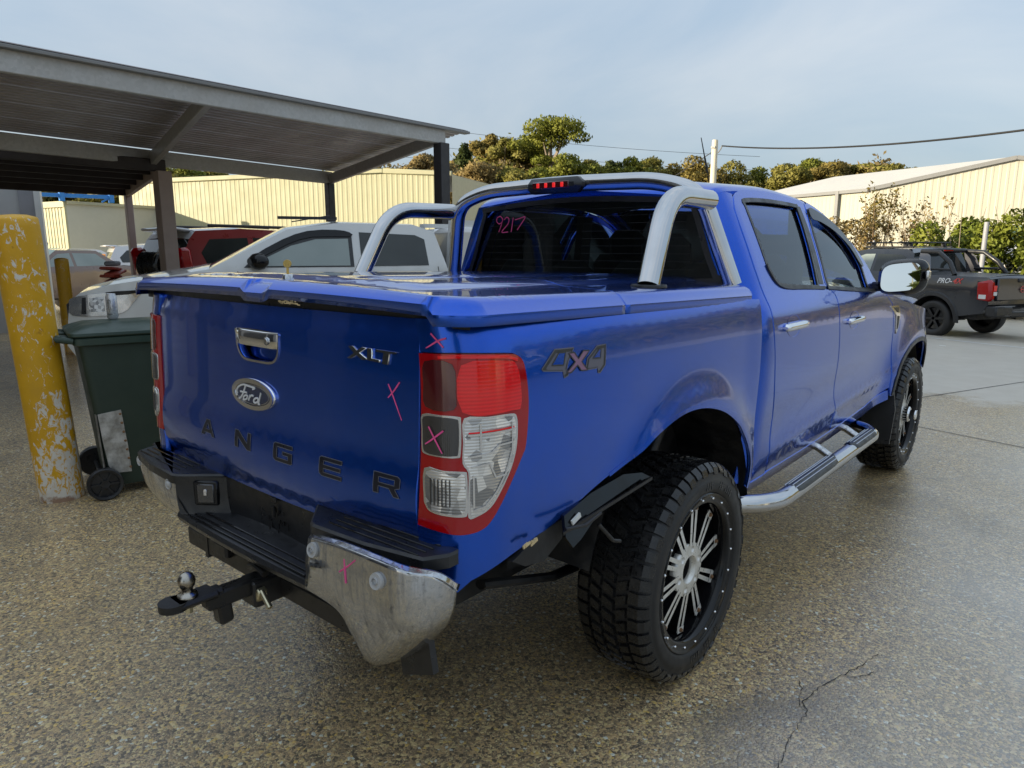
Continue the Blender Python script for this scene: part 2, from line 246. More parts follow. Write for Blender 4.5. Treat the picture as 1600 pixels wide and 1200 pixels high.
# ---------------------------------------------------------------- mesh helpers
def link(name, me, mat, parent=None):
    o = bpy.data.objects.new(name, me); COL.objects.link(o)
    for q in (mat if isinstance(mat, (list, tuple)) else [mat]):
        if q: me.materials.append(MATS[q] if isinstance(q, str) else q)
    if parent is not None: o.parent = parent
    return o
def tag(o, label=None, cat=None, group=None, kind=None):
    if label: o['label'] = label
    if cat: o['category'] = cat
    if group: o['group'] = group
    if kind: o['kind'] = kind
    return o
def thing(name, label, cat, loc=(0, 0, 0), rz=0., group=None):
    o = bpy.data.objects.new(name, None); COL.objects.link(o); o.location = loc; o.rotation_euler = (0, 0, rz); o.empty_display_size = .2
    return tag(o, label, cat, group)
def dup(o, parent=None):
    c = o.copy(); COL.objects.link(c)
    if parent is not None: c.parent = parent
    for ch in o.children: dup(ch, c)
    return c
class MB:
    def __init__(s): s.v = []; s.f = []; s.mi = []
    def add(s, v, f, mi=0):
        k = len(s.v); s.v += [tuple(map(float, q)) for q in v]; s.f += [tuple(i + k for i in q) for q in f]; s.mi += [mi] * len(f); return s
    def box(s, c, d, rot=None, bev=0., mi=0):
        hx, hy, hz = d[0] / 2, d[1] / 2, d[2] / 2; b = min(bev, hx * .9, hy * .9, hz * .9)
        if b <= 0:
            v = [(x * hx, y * hy, z * hz) for x in (-1, 1) for y in (-1, 1) for z in (-1, 1)]
            f = [(0, 1, 3, 2), (4, 6, 7, 5), (0, 4, 5, 1), (2, 3, 7, 6), (0, 2, 6, 4), (1, 5, 7, 3)]
        else:
            v = []; idx = {}
            for x in (-1, 1):
                for y in (-1, 1):
                    for z in (-1, 1):
                        for a in range(3):
                            p = [x * (hx - b), y * (hy - b), z * (hz - b)]; p[a] = (x * hx, y * hy, z * hz)[a]
                            idx[(x, y, z, a)] = len(v); v.append(tuple(p))
            f = []
            for a in range(3):
                o1, o2 = (a + 1) % 3, (a + 2) % 3
                for sg in (-1, 1):
                    q = []
                    for (p1, p2) in ((-1, -1), (1, -1), (1, 1), (-1, 1)):
                        k = [0, 0, 0]; k[a] = sg; k[o1] = p1; k[o2] = p2; q.append(idx[(*k, a)])
                    f.append(tuple(q if sg > 0 else q[::-1]))
                for p1 in (-1, 1):
                    for p2 in (-1, 1):      # edges along axis a
                        k0 = [0, 0, 0]; k0[o1] = p1; k0[o2] = p2; k0[a] = -1; k1 = list(k0); k1[a] = 1
                        q = [idx[(*k0, o1)], idx[(*k1, o1)], idx[(*k1, o2)], idx[(*k0, o2)]]
                        f.append(tuple(q if p1 * p2 > 0 else q[::-1])[::-1])
            for x in (-1, 1):
                for y in (-1, 1):
                    for z in (-1, 1):
                        q = [idx[(x, y, z, a)] for a in range(3)]; f.append(tuple(q if x * y * z > 0 else q[::-1]))
        M = rot if rot is not None else Matrix.Identity(3)
        return s.add([tuple(M @ Vector(q) + Vector(c)) for q in v], f, mi)
    def bar(s, a, b, w, h, up=(0, 0, 1), bev=0., mi=0):
        a, b = Vector(a), Vector(b); d = (b - a); L = d.length; d.normalize(); u = Vector(up); sx = d.cross(u)
        if sx.length < 1e-4: sx = d.cross(Vector((1, 0, 0)))
        sx.normalize(); u = sx.cross(d)
        M = Matrix((sx, d, u)).transposed()
        return s.box((a + b) / 2, (w, L, h), M, bev, mi)
    def tube(s, pts, r, seg=12, caps=True, closed=False, mi=0, flat=1.):
        pts = [Vector(p) for p in pts]; n = len(pts); rs = r if isinstance(r, (list, tuple)) else [r] * n
        v = []; f = []; ref = None
        for i, p in enumerate(pts):
            t = (pts[(i + 1) % n] - pts[i - 1]) if closed else (pts[min(i + 1, n - 1)] - pts[max(i - 1, 0)])
            t.normalize()
            if ref is None:
                ref = Vector((0, 0, 1)) if abs(t.z) < .9 else Vector((1, 0, 0))
            ref = (ref - t * ref.dot(t)); ref.normalize(); bi = t.cross(ref)
            for k in range(seg):
                a = 2 * math.pi * k / seg; v.append(p + ref * math.cos(a) * rs[i] * flat + bi * math.sin(a) * rs[i])
        for i in range(n if closed else n - 1):
            j = (i + 1) % n
            for k in range(seg):
                l = (k + 1) % seg; f.append((i * seg + k, i * seg + l, j * seg + l, j * seg + k))
        if caps and not closed:
            f.append(tuple(range(seg))[::-1]); f.append(tuple((n - 1) * seg + k for k in range(seg)))
        return s.add(v, f, mi)
    def lathe(s, prof, seg=32, axis=(0, 0, 1), c=(0, 0, 0), mi=0):
        """prof: list of (radius, height along axis)"""
        ax = Vector(axis).normalized(); u = ax.orthogonal().normalized(); w = ax.cross(u); c = Vector(c); v = []; f = []
        for r, h in prof:
            for k in range(seg):
                a = 2 * math.pi * k / seg; v.append(c + ax * h + (u * math.cos(a) + w * math.sin(a)) * r)
        for i in range(len(prof) - 1):
            for k in range(seg):
                l = (k + 1) % seg; f.append((i * seg + k, i * seg + l, (i + 1) * seg + l, (i + 1) * seg + k))
        for i, sgn in ((0, -1), (len(prof) - 1, 1)):
            if prof[i][0] > 1e-4:
                pass
        return s.add(v, f, mi)
    def disc(s, r, c, axis, seg=24, mi=0):
        ax = Vector(axis).normalized(); u = ax.orthogonal().normalized(); w = ax.cross(u); c = Vector(c)
        return s.add([c + (u * math.cos(2 * math.pi * k / seg) + w * math.sin(2 * math.pi * k / seg)) * r for k in range(seg)], [tuple(range(seg))], mi)
    def prism(s, poly, fn, depth, mi=0):
        """poly: 2-D outline; fn(a,b,t) -> point; t=0 back, 1 front"""
        n = len(poly); v = [fn(a, b, 0) for a, b in poly] + [fn(a, b, 1) for a, b in poly]
        f = [tuple(range(n))[::-1], tuple(range(n, 2 * n))] + [(i, (i + 1) % n, n + (i + 1) % n, n + i) for i in range(n)]
        return s.add(v, f, mi)
    def grid(s, rows, closed_u=False, closed_v=False, mi=0):
        n, mm = len(rows), len(rows[0]); v = [q for r in rows for q in r]; f = []
        for i in range(n if closed_u else n - 1):
            for j in range(mm if closed_v else mm - 1):
                f.append((i * mm + j, i * mm + (j + 1) % mm, ((i + 1) % n) * mm + (j + 1) % mm, ((i + 1) % n) * mm + j))
        return s.add(v, f, mi)
    def mesh(s, smooth=38.):
        me = bpy.data.meshes.new('mesh'); me.from_pydata(s.v, [], s.f)
        if any(s.mi): me.polygons.foreach_set('material_index', s.mi)
        if smooth:
            me.polygons.foreach_set('use_smooth', [True] * len(me.polygons)); me.update(); me.set_sharp_from_angle(angle=R_(smooth))
        me.update(); return me
    def build(s, name, mat, parent=None, smooth=38., loc=None, flip=False):
        me = s.mesh(smooth)
        if flip: me.flip_normals()
        o = link(name, me, mat, parent)
        if loc is not None: o.location = loc
        return o
def crs(pts, n=6, closed=False):
    """Catmull-Rom through 2-D or 3-D points"""
    P = [np.array(p, float) for p in pts]; N = len(P); out = []
    for i in range(N if closed else N - 1):
        a = P[(i - 1) % N] if closed or i > 0 else 2 * P[0] - P[1]; b = P[i]; c = P[(i + 1) % N]; d = P[(i + 2) % N] if closed or i + 2 < N else 2 * P[-1] - P[-2]
        for k in range(n):
            t = k / n; out.append(tuple(.5 * ((2 * b) + (c - a) * t + (2 * a - 5 * b + 4 * c - d) * t * t + (-a + 3 * b - 3 * c + d) * t ** 3)))
    if not closed: out.append(tuple(P[-1]))
    return out
def densify(pts, step, closed=True):
    out = []; n = len(pts)
    for i in range(n if closed else n - 1):
        a, b = np.array(pts[i], float), np.array(pts[(i + 1) % n], float); k = max(1, int(math.ceil(np.linalg.norm(b - a) / step)))
        out += [tuple(a + (b - a) * j / k) for j in range(k)]
    if not closed: out.append(tuple(pts[-1]))
    return out
def inside(poly, q):
    P = np.array(poly); x, y = q[:, 0], q[:, 1]; r = np.zeros(len(q), bool)
    for (ax, ay), (bx, by) in zip(P, np.roll(P, -1, 0)):
        c = (ay > y) != (by > y)
        with np.errstate(divide='ignore', invalid='ignore'): r ^= c & (x < (bx - ax) * (y - ay) / (by - ay) + ax)
    return r
def poly_dist(poly, q):
    P = np.array(poly); d = np.full(len(q), 1e9)
    for a, b in zip(P, np.roll(P, -1, 0)):
        e = b - a; t = np.clip(((q - a) @ e) / max(e @ e, 1e-12), 0, 1); d = np.minimum(d, np.linalg.norm(q - a - t[:, None] * e, axis=1))
    return d
def pnormal(P, u, v, out):
    h = 1e-3; a = P(u + h, v) - P(u - h, v); b = P(u, v + h) - P(u, v - h); n = np.cross(a, b); n /= np.maximum(np.linalg.norm(n, axis=-1, keepdims=True), 1e-9)
    return n * np.where((n @ np.array(out, float)) < 0, -1, 1)[..., None]
def patch(name, P, outline, mat, parent, holes=(), step=.04, skirt=.014, off=0., out=(1, 0, 0), mirror=False, extra=None, edge=None, down=None):
    """a panel cut out of the surface P(u, v): outline and holes are (u, v) polygons; edges are folded in by skirt"""
    loops = [densify(outline, edge or step)] + [densify(h, edge or step) for h in holes]
    O = np.array(outline); g = np.stack(np.meshgrid(np.arange(O[:, 0].min(), O[:, 0].max() + step, step), np.arange(O[:, 1].min(), O[:, 1].max() + step, step), indexing='ij'), -1).reshape(-1, 2)
    g[:, 1] += (np.round(g[:, 0] / step) % 2) * step * .5
    if extra is not None: g = np.vstack([g, extra])
    g = g[inside(loops[0], g)]
    if len(g): g = g[poly_dist(loops[0], g) > step * .25]
    for h in loops[1:]:
        if len(g): g = g[~inside(h, g)]
        if len(g): g = g[poly_dist(h, g) > step * .25]
    pts = []; edges = []
    for lp in loops:
        k = len(pts); pts += lp; edges += [(k + i, k + (i + 1) % len(lp)) for i in range(len(lp))]
    pts += [tuple(q) for q in g]
    cv, ce, cf, *_ = delaunay_2d_cdt([Vector(q) for q in pts], edges, [], 0, 1e-6)
    V = np.array([tuple(q) for q in cv]); F = np.array([tuple(f) for f in cf if len(f) == 3]); c = V[F].mean(1)
    keep = inside(loops[0], c)
    for h in loops[1:]: keep &= ~inside(h, c)
    F = F[keep]
    X = P(V[:, 0], V[:, 1]); N = pnormal(P, V[:, 0], V[:, 1], out); X = X + N * off
    fn = np.cross(X[F[:, 1]] - X[F[:, 0]], X[F[:, 2]] - X[F[:, 0]]); bad = (fn * N[F].mean(1)).sum(1) < 0; F[bad] = F[bad][:, ::-1]
    verts = X.tolist(); norms = N.tolist(); faces = [tuple(f) for f in F]
    if skirt:
        for li, lp in enumerate(loops):
            L = np.array(lp); x = P(L[:, 0], L[:, 1]); n = pnormal(P, L[:, 0], L[:, 1], out); x = x + n * off; x2 = x - n * skirt if down is None else x + np.array(down, float) * skirt
            t = np.roll(x, -1, 0) - np.roll(x, 1, 0); s = np.cross(t, n); s /= np.maximum(np.linalg.norm(s, axis=1, keepdims=True), 1e-9)
            area = np.sum(L[:, 0] * np.roll(L[:, 1], -1) - np.roll(L[:, 0], -1) * L[:, 1])
            ctr = x.mean(0); k = len(verts); m_ = len(lp)
            sgn = 1. if ((x - ctr) * s).sum() > 0 else -1.
            if li: sgn = -sgn
            s = s * sgn; b_ = s + n; b_ /= np.linalg.norm(b_, axis=1, keepdims=True)
            verts += x.tolist() + x2.tolist(); norms += b_.tolist() + s.tolist()
            for i in range(m_):
                j = (i + 1) % m_; q = (k + i, k + j, k + m_ + j, k + m_ + i)
                fnn = np.cross(np.array(verts[q[1]]) - np.array(verts[q[0]]), np.array(verts[q[2]]) - np.array(verts[q[0]]))
                faces.append(q if fnn @ s[i] > 0 else q[::-1])
    if mirror:
        verts = [(-a, b, c) for a, b, c in verts]; norms = [(-a, b, c) for a, b, c in norms]; faces = [f[::-1] for f in faces]
    me = bpy.data.meshes.new('mesh'); me.from_pydata(verts, [], faces); me.polygons.foreach_set('use_smooth', [True] * len(me.polygons)); me.update()
    me.normals_split_custom_set_from_vertices(norms)
    return link(name, me, mat, parent)
def ribbon(mb, P, pts, width, off, out=(1, 0, 0), closed=False, thick=0.0006, mirror=False):
    """a raised stripe following pts on surface P"""
    L = np.array(pts); x = P(L[:, 0], L[:, 1]); n = pnormal(P, L[:, 0], L[:, 1], out)
    t = (np.roll(x, -1, 0) - np.roll(x, 1, 0)) if closed else np.gradient(x, axis=0)
    s = np.cross(t, n); s /= np.maximum(np.linalg.norm(s, axis=1, keepdims=True), 1e-9)
    w = np.array(width)[:, None] / 2 if not np.isscalar(width) else width / 2
    a, b = x + s * w + n * off, x - s * w + n * off
    a2, b2 = a + n * thick, b + n * thick
    rows = [[a[i], a2[i], b2[i], b[i]] for i in range(len(L))]
    if mirror: rows = [[(-q[0], q[1], q[2]) for q in r] for r in rows]
    mb.grid(rows, closed_u=closed); return mb
# ---------------------------------------------------------------- ute surfaces
def _tab(pts):
    a = np.array(pts, float); z = a[:, 0]; x = a[:, 1]
    d = np.zeros(len(z)); s = np.diff(x) / np.diff(z)
    d[1:-1] = np.where(s[:-1] * s[1:] > 0, 2 * s[:-1] * s[1:] / np.where(s[:-1] + s[1:] == 0, 1, s[:-1] + s[1:]), 0)
    d[0], d[-1] = s[0], s[-1]
    def f(q):
        q = np.asarray(q, float); i = np.clip(np.searchsorted(z, q) - 1, 0, len(z) - 2)
        h = z[i + 1] - z[i]; t = (q - z[i]) / h
        lo = t < 0; hi = t > 1; tc = np.clip(t, 0, 1)
        r = ((1 + 2 * tc) * (1 - tc) ** 2 * x[i] + tc * (1 - tc) ** 2 * h * d[i]
             + tc ** 2 * (3 - 2 * tc) * x[i + 1] + tc ** 2 * (tc - 1) * h * d[i + 1])
        return r + np.where(lo, t * h * d[i], 0) + np.where(hi, (t - 1) * h * d[i + 1], 0)
    return f
DOOR = _tab([(.46, .815), (.52, .845), (.58, .862), (.68, .874), (.80, .882), (.90, .890), (1.0, .896), (1.10, .899),
             (1.18, .897), (1.24, .890), (1.28, .879), (1.315, .862), (1.34, .849), (1.45, .808), (1.56, .764),
             (1.66, .720), (1.73, .686), (1.80, .648)])
BED = _tab([(.50, .835), (.60, .858), (.70, .872), (.80, .882), (.95, .893), (1.08, .897), (1.18, .896), (1.26, .890),
            (1.32, .880), (1.36, .866), (1.40, .846)])
def sstep(a, b, q):
    t = np.clip((np.asarray(q, float) - a) / (b - a), 0, 1); return t * t * (3 - 2 * t)
def arch_flare(y, z, yc, zc, r, amp, w):
    d = np.hypot(y - yc, z - zc) - r
    return amp * np.exp(-np.where(d > 0, d / w, d / .3) ** 2) * sstep(1.34, 1.15, z)
def bed_x(y, z):
    x = BED(z) + arch_flare(y, z, 0, .43, .56, .034, .085)
    return x - .016 * np.clip((-.35 - y) / .55, 0, 1) ** 2 + .006 * sstep(.40, .56, y)
REAR_Y = lambda z: -1.080 - .022 * (1.37 - np.asarray(z, float)) / .58
def P_bed(u, z):
    """right bed side; u runs along the side (=y) and for u < -.90 round the rear corner"""
    u = np.asarray(u, float); z = np.asarray(z, float)
    x = bed_x(np.maximum(u, -.90), z); y = np.array(np.maximum(u, -.90))
    t = np.clip((-.90 - u) / .27, 0, 1) * math.pi / 2
    ax, by = .14, -.90 - REAR_Y(z)
    c = np.cos(t) ** .85; s = np.sin(t) ** .85
    lo = u < -.90
    x = np.where(lo, x - ax + ax * c - np.clip(-1.17 - u, 0, 1), x)
    y = np.where(lo, -.90 - by * s, y)
    return np.stack([x, y, z], -1)
def door_x(y, z):
    x = DOOR(z)
    zs = .655 + .085 * np.clip((y - .9) / 1.8, 0, 1)                       # rising swage low on the doors
    dz = z - zs
    x = x + .010 * np.exp(-(dz / .035) ** 2) * sstep(.62, .95, y) * sstep(2.95, 2.4, y) - .008 * np.exp(-((dz - .13) / .10) ** 2) * sstep(.62, .95, y) * sstep(2.9, 2.4, y)
    x = x + arch_flare(y, z, 3.25, .42, .50, .050, .16) * sstep(2.4, 2.8, y)
    x = x + .012 * sstep(2.3, 2.9, y) * sstep(1.3, 1.1, z)
    x = x - .30 * np.clip((y - 3.45) / .75, 0, 1) ** 2.4
    x = x - np.where(z > 1.34, .03 * np.clip((y - 1.6) / .9, 0, 1) ** 2 * np.clip((z - 1.34) / .3, 0, 1), 0)
    x = x - .055 * np.clip((.72 - y) / .17, 0, 1) ** 3                    # cab corner rounds towards the bed
    return x
def P_door(y, z):
    y = np.asarray(y, float); z = np.asarray(z, float)
    return np.stack([door_x(y, z), y, z], -1)
def tail_y(x, z):
    x = np.asarray(x, float); z = np.asarray(z, float)
    y = REAR_Y(z) - .030 * (1 - (x / .713) ** 2)
    y = y - .010 * sstep(.80, .90, z) * sstep(1.02, .92, z) + .004
    y = y + .022 * sstep(.84, .77, z)
    return y + .012 * sstep(1.30, 1.37, z)
def P_tail(x, z):
    x = np.asarray(x, float); z = np.asarray(z, float)
    return np.stack([x, tail_y(x, z), z], -1)
FORD_STROKES = [
    [(-0.0746, 1.0816), (-0.0758, 1.0925), (-0.0652, 1.1040), (-0.0434, 1.1128), (-0.0197, 1.1119), (0.0108, 1.1104), (0.0012, 1.1047)],
    [(-0.0320, 1.1113), (-0.0429, 1.0909), (-0.0556, 1.0741), (-0.0718, 1.0658), (-0.0844, 1.0680), (-0.0808, 1.0767), (-0.0708, 1.0791)],
    [(-0.0593, 1.0902), (-0.0239, 1.0910)],
    [(-0.0248, 1.0774), (-0.0245, 1.0809), (-0.0274, 1.0829), (-0.0324, 1.0828), (-0.0381, 1.0805), (-0.0427, 1.0767), (-0.0445, 1.0728), (-0.0432, 1.0699), (-0.0390, 1.0690), (-0.0334, 1.0703), (-0.0281, 1.0734), (-0.0248, 1.0774)],
    [(-0.0196, 1.0697), (-0.0111, 1.0863), (-0.0143, 1.0789), (-0.0045, 1.0867), (0.0056, 1.0856)],
    [(0.0261, 1.0766), (0.0262, 1.0803), (0.0231, 1.0824), (0.0177, 1.0823), (0.0117, 1.0798), (0.0071, 1.0759), (0.0053, 1.0717), (0.0069, 1.0687), (0.0114, 1.0677), (0.0173, 1.0691), (0.0228, 1.0724), (0.0261, 1.0766)],
    [(0.0401, 1.1006), (0.0296, 1.0746), (0.0264, 1.0668), (0.0355, 1.0671)]]
XLT_POLYS = [
    [(0.4589, 1.2785), (0.4778, 1.2801), (0.4937, 1.2699), (0.5122, 1.2797), (0.5284, 1.2790), (0.5023, 1.2644), (0.5323, 1.2500), (0.5130, 1.2469), (0.4917, 1.2581), (0.4698, 1.2469), (0.4540, 1.2471), (0.4825, 1.2622)],
    [(0.5326, 1.2790), (0.5491, 1.2788), (0.5490, 1.2544), (0.5769, 1.2530), (0.5757, 1.2464), (0.5323, 1.2487)],
    [(0.5655, 1.2786), (0.6398, 1.2771), (0.6343, 1.2727), (0.6122, 1.2723), (0.6065, 1.2438), (0.5872, 1.2443), (0.5919, 1.2721), (0.5637, 1.2728)]]
DECAL_FOUR = [
    [(-0.8319, 1.2295), (-0.7772, 1.2740), (-0.6985, 1.2710), (-0.7259, 1.2375), (-0.7344, 1.2175), (-0.7273, 1.2019), (-0.7455, 1.1971), (-0.7478, 1.2150), (-0.8262, 1.2248)],
    [(-0.7943, 1.2351), (-0.7625, 1.2643), (-0.7352, 1.2627), (-0.7465, 1.2307)],
    [(-0.6535, 1.2075), (-0.6425, 1.2365), (-0.5953, 1.2654), (-0.5522, 1.2664), (-0.5606, 1.2093), (-0.5875, 1.1903), (-0.5966, 1.1924), (-0.5946, 1.2054), (-0.6435, 1.2062)],
    [(-0.6194, 1.2339), (-0.5872, 1.2567), (-0.5781, 1.2558), (-0.5836, 1.2316)]]
DECAL_X = [
    [(-0.7237, 1.2590), (-0.7000, 1.2590), (-0.6833, 1.2402), (-0.6603, 1.2591), (-0.6332, 1.2571), (-0.6702, 1.2310), (-0.6449, 1.2055), (-0.6734, 1.2074), (-0.6883, 1.2238), (-0.7183, 1.2071), (-0.7363, 1.2094), (-0.6978, 1.2334)]]
NUMBER_STROKES = [
    [(-0.4583, 1.6733), (-0.4754, 1.6856), (-0.4981, 1.6790), (-0.5009, 1.6608), (-0.4822, 1.6494), (-0.4622, 1.6599), (-0.4583, 1.6733), (-0.4689, 1.6419), (-0.4850, 1.6093)],
    [(-0.4478, 1.6686), (-0.4295, 1.6807), (-0.4141, 1.6695), (-0.4231, 1.6454), (-0.4637, 1.6090), (-0.4192, 1.6084)],
    [(-0.3847, 1.6776), (-0.3973, 1.6081)],
    [(-0.3721, 1.6666), (-0.3409, 1.6729), (-0.3042, 1.6780), (-0.3346, 1.6409), (-0.3556, 1.6173)]]
BACK_GLASS = [
    [(-0.5081, 1.7189), (-0.6569, 1.5039), (-0.6993, 1.4398)],
    [(0.3436, 1.7440), (0.5190, 1.7421)],
    [(0.7140, 1.3958), (0.6532, 1.6764)]]
# ================================================================ the blue ute
UTE = thing('pickup_ute', 'blue dual cab pickup ute with chrome sports bar and torn chrome bumper corner', 'ute', (0, 0, 0))
BLUE = 'blue_paint'
def both(fn):
    fn(False); fn(True)
def mx(pts, mirror): return [(-p[0], p[1], p[2]) for p in pts] if mirror else pts

# ---- bed sides with their wheel arches
ARCH_R = [(-.86, .775), (-.801, .787), (-.696, .818), (-.60, .852), (-.52, .878), (-.44, .905), (-.37, .928), (-.283, .966), (-.171, .997), (-.066, 1.005), (.054, .991),
          (.194, .950), (.328, .881), (.40, .824), (.458, .764), (.50, .705), (.522, .640), (.535, .560)]
BED_OUT = [(-1.188, .755), (-1.12, .708), (-1.054, .694), (-1.02, .722), (-.913, .761)] + crs(ARCH_R, 3) + [(.553, .555), (.552, 1.0), (.549, 1.30), (.545, 1.333), (.43, 1.338), (-.39, 1.361), (-.97, 1.367), (-1.10, 1.366), (-1.1885, 1.364)]
LAMP = crs([(-1.1895, 1.283), (-1.065, 1.288), (-.945, 1.282), (-.912, 1.273), (-.899, 1.253), (-.891, 1.203), (-.888, 1.145), (-.895, 1.063), (-.906, 1.022), (-.940, .947), (-.975, .883), (-1.005, .857), (-1.059, .849), (-1.135, .856), (-1.1895, .857)], 5)
LAMP = [(max(a, -1.1895), b) for a, b in LAMP]
LAMP_HOLE = [((a + 1.04) * 1.012 - 1.04 if a > -1.15 else a, (b - 1.07) * 1.012 + 1.07) for a, b in LAMP]
# the lamp opening reaches the tailgate edge, so the bed side outline runs round it
_lo = [q for q in LAMP_HOLE]
BED_OUT2 = BED_OUT + [(-1.1885, 1.287)] + [q for q in _lo if q[0] > -1.187] + [(-1.1885, .852)]
for mir in (False, True):
    bs = patch('bed_side', P_bed, BED_OUT2, BLUE, UTE, step=.035, edge=.02, out=(1, -1, 0), mirror=mir, skirt=.018)
    mbk = MB(); sg = -1 if mir else 1
    # filler behind the lamp and the gap to the cab
    patch('lamp_bucket', P_bed, [(-1.188, .84), (-.88, .84), (-.88, 1.30), (-1.188, 1.30)], 'black_plastic', UTE, step=.05, off=-.016, out=(1, -1, 0), mirror=mir, skirt=0)
    # rolled lip of the arch
    lip = MB(); ribbon(lip, P_bed, crs(ARCH_R[4:], 4), .012, -.003, (1, 0, 0), thick=.004, mirror=mir); lip.build('arch_lip', BLUE, bs)

# ---- tail lamps
for mir in (False, True):
    L = tag(patch('tail_lamp', P_bed, LAMP, 'red_lens', UTE, step=.03, edge=.012, off=.005, out=(1, -1, 0), mirror=mir, skirt=.02), label='red and clear tail lamp')
    kw = dict(out=(1, -1, 0), mirror=mir, step=.02, edge=.012)
    rr = lambda pts, n=3: crs(pts, n, True)
    def grow(pts, e):
        c = np.mean(pts, 0); return [tuple(np.array(q) + (np.array(q) - c) / np.linalg.norm(np.array(q) - c) * e) for q in pts]
    patch('brake_lens', P_bed, rr([(-1.066, 1.262), (-.945, 1.266), (-.918, 1.250), (-.911, 1.20), (-.912, 1.15), (-.935, 1.146), (-1.066, 1.152)], 3), 'bright_red_lens', L, off=.0075, skirt=.004, **kw)
    patch('indicator_lens', P_bed, rr([(-1.170, 1.266), (-1.09, 1.264), (-1.084, 1.20), (-1.090, 1.158), (-1.172, 1.158), (-1.178, 1.21)], 3), 'dark_red_lens', L, off=.0075, skirt=.004, **kw)
    hi = MB(); ribbon(hi, P_bed, crs([(-1.13, 1.2785), (-1.06, 1.2815), (-.95, 1.2755), (-.915, 1.265)], 6), .008, .0062, (1, -1, 0), thick=.0012, mirror=mir); hi.build('lens_rim', 'bright_red_lens', L)
    patch('reverse_frame', P_bed, rr([(-1.184, 1.138), (-1.13, 1.1425), (-1.078, 1.142), (-1.070, 1.13), (-1.070, 1.054), (-1.080, 1.043), (-1.13, 1.042), (-1.176, 1.043), (-1.185, 1.056), (-1.186, 1.10)], 3), 'lens_frame', L, off=.007, skirt=.004, **kw)
    patch('reverse_lens', P_bed, rr(grow([(-1.174, 1.130), (-1.13, 1.134), (-1.088, 1.133), (-1.080, 1.122), (-1.080, 1.06), (-1.09, 1.051), (-1.13, 1.050), (-1.166, 1.051), (-1.174, 1.063), (-1.175, 1.10)], .0045), 3), 'smoked_lens', L, off=.0092, skirt=.003, **kw)
    patch('side_frame', P_bed, rr([(-1.062, 1.138), (-1.0, 1.139), (-.938, 1.1385), (-.922, 1.128), (-.9195, 1.09), (-.923, 1.045), (-.935, 1.00), (-.958, .952), (-.985, .912), (-1.02, .894), (-1.042, .894), (-1.046, .95), (-1.048, 1.006), (-1.064, 1.03), (-1.064, 1.08)], 3), 'lens_frame', L, off=.0066, skirt=.004, **kw)
    sd = patch('side_lens', P_bed, rr(grow([(-1.054, 1.128), (-1.0, 1.130), (-.945, 1.129), (-.931, 1.119), (-.929, 1.09), (-.932, 1.048), (-.943, 1.006), (-.965, .960), (-.989, .922), (-1.018, .904), (-1.034, .905), (-1.038, .95), (-1.040, 1.008), (-1.056, 1.036), (-1.056, 1.08)], .0045), 3), 'clear_lens', L, off=.0088, skirt=.003, **kw)
    rb = MB()
    for pts in ([(-1.052, 1.098), (-.93, 1.101)], [(-1.05, 1.045), (-.99, 1.052), (-.972, 1.068), (-.935, 1.07)], [(-1.04, 1.02), (-.995, 1.026), (-.978, .99), (-.95, .992)], [(-.938, 1.12), (-.937, 1.05), (-.95, 1.00), (-.972, .955), (-1.0, .92), (-1.03, .912)], [(-1.02, 1.125), (-1.018, 1.06)], [(-1.035, 1.0), (-1.03, .92)]):
        ribbon(rb, P_bed, densify(pts, .02, False), .0045, .0100, (1, -1, 0), thick=.002, mirror=mir)
    rb.build('lens_rib', 'lens_frame', L)
    rb = MB(); ribbon(rb, P_bed, densify([(-1.05, 1.103), (-.932, 1.106)], .02, False), .004, .0102, (1, -1, 0), thick=.001, mirror=mir); rb.build('red_strip', 'bright_red_lens', L)
    patch('lower_frame', P_bed, rr([(-1.174, 1.007), (-1.12, 1.009), (-1.060, 1.009), (-1.051, 1.0), (-1.047, .95), (-1.045, .905), (-1.055, .896), (-1.10, .897), (-1.15, .902), (-1.166, .915), (-1.172, .935)], 3), 'lens_frame', L, off=.0072, skirt=.004, **kw)
    patch('lower_lens', P_bed, rr(grow([(-1.162, .998), (-1.115, 1.0), (-1.068, 1.0), (-1.060, .99), (-1.057, .95), (-1.056, .915), (-1.066, .907), (-1.10, .907), (-1.145, .911), (-1.157, .922), (-1.161, .94)], .0045), 3), 'clear_lens', L, off=.0094, skirt=.003, **kw)
    rb = MB()
    for k in range(6):
        u0 = -1.152 + k * .011; ribbon(rb, P_bed, densify([(u0, .988), (u0 + .004, .922)], .02, False), .0028, .0104, (1, -1, 0), thick=.0015, mirror=mir)
    rb.build('lens_flute', 'smoked_lens', L)

# ---- dark tub walls behind the panels
mb = MB(); mb.grid([[(x, -1.035 - .012 * (1 - (x / .80) ** 2), z) for x in np.linspace(-.80, .80, 9)] for z in (.80, .95, 1.34)]); mb.build('tub_end', 'black_underbody', UTE, 40)
for s in (-1, 1): mb = MB(); mb.grid([[(s * .80, y, z) for y in (-1.03, -.3, .55)] for z in (1.03, 1.2, 1.35)]); mb.build('tub_side', 'black_underbody', UTE, 0)

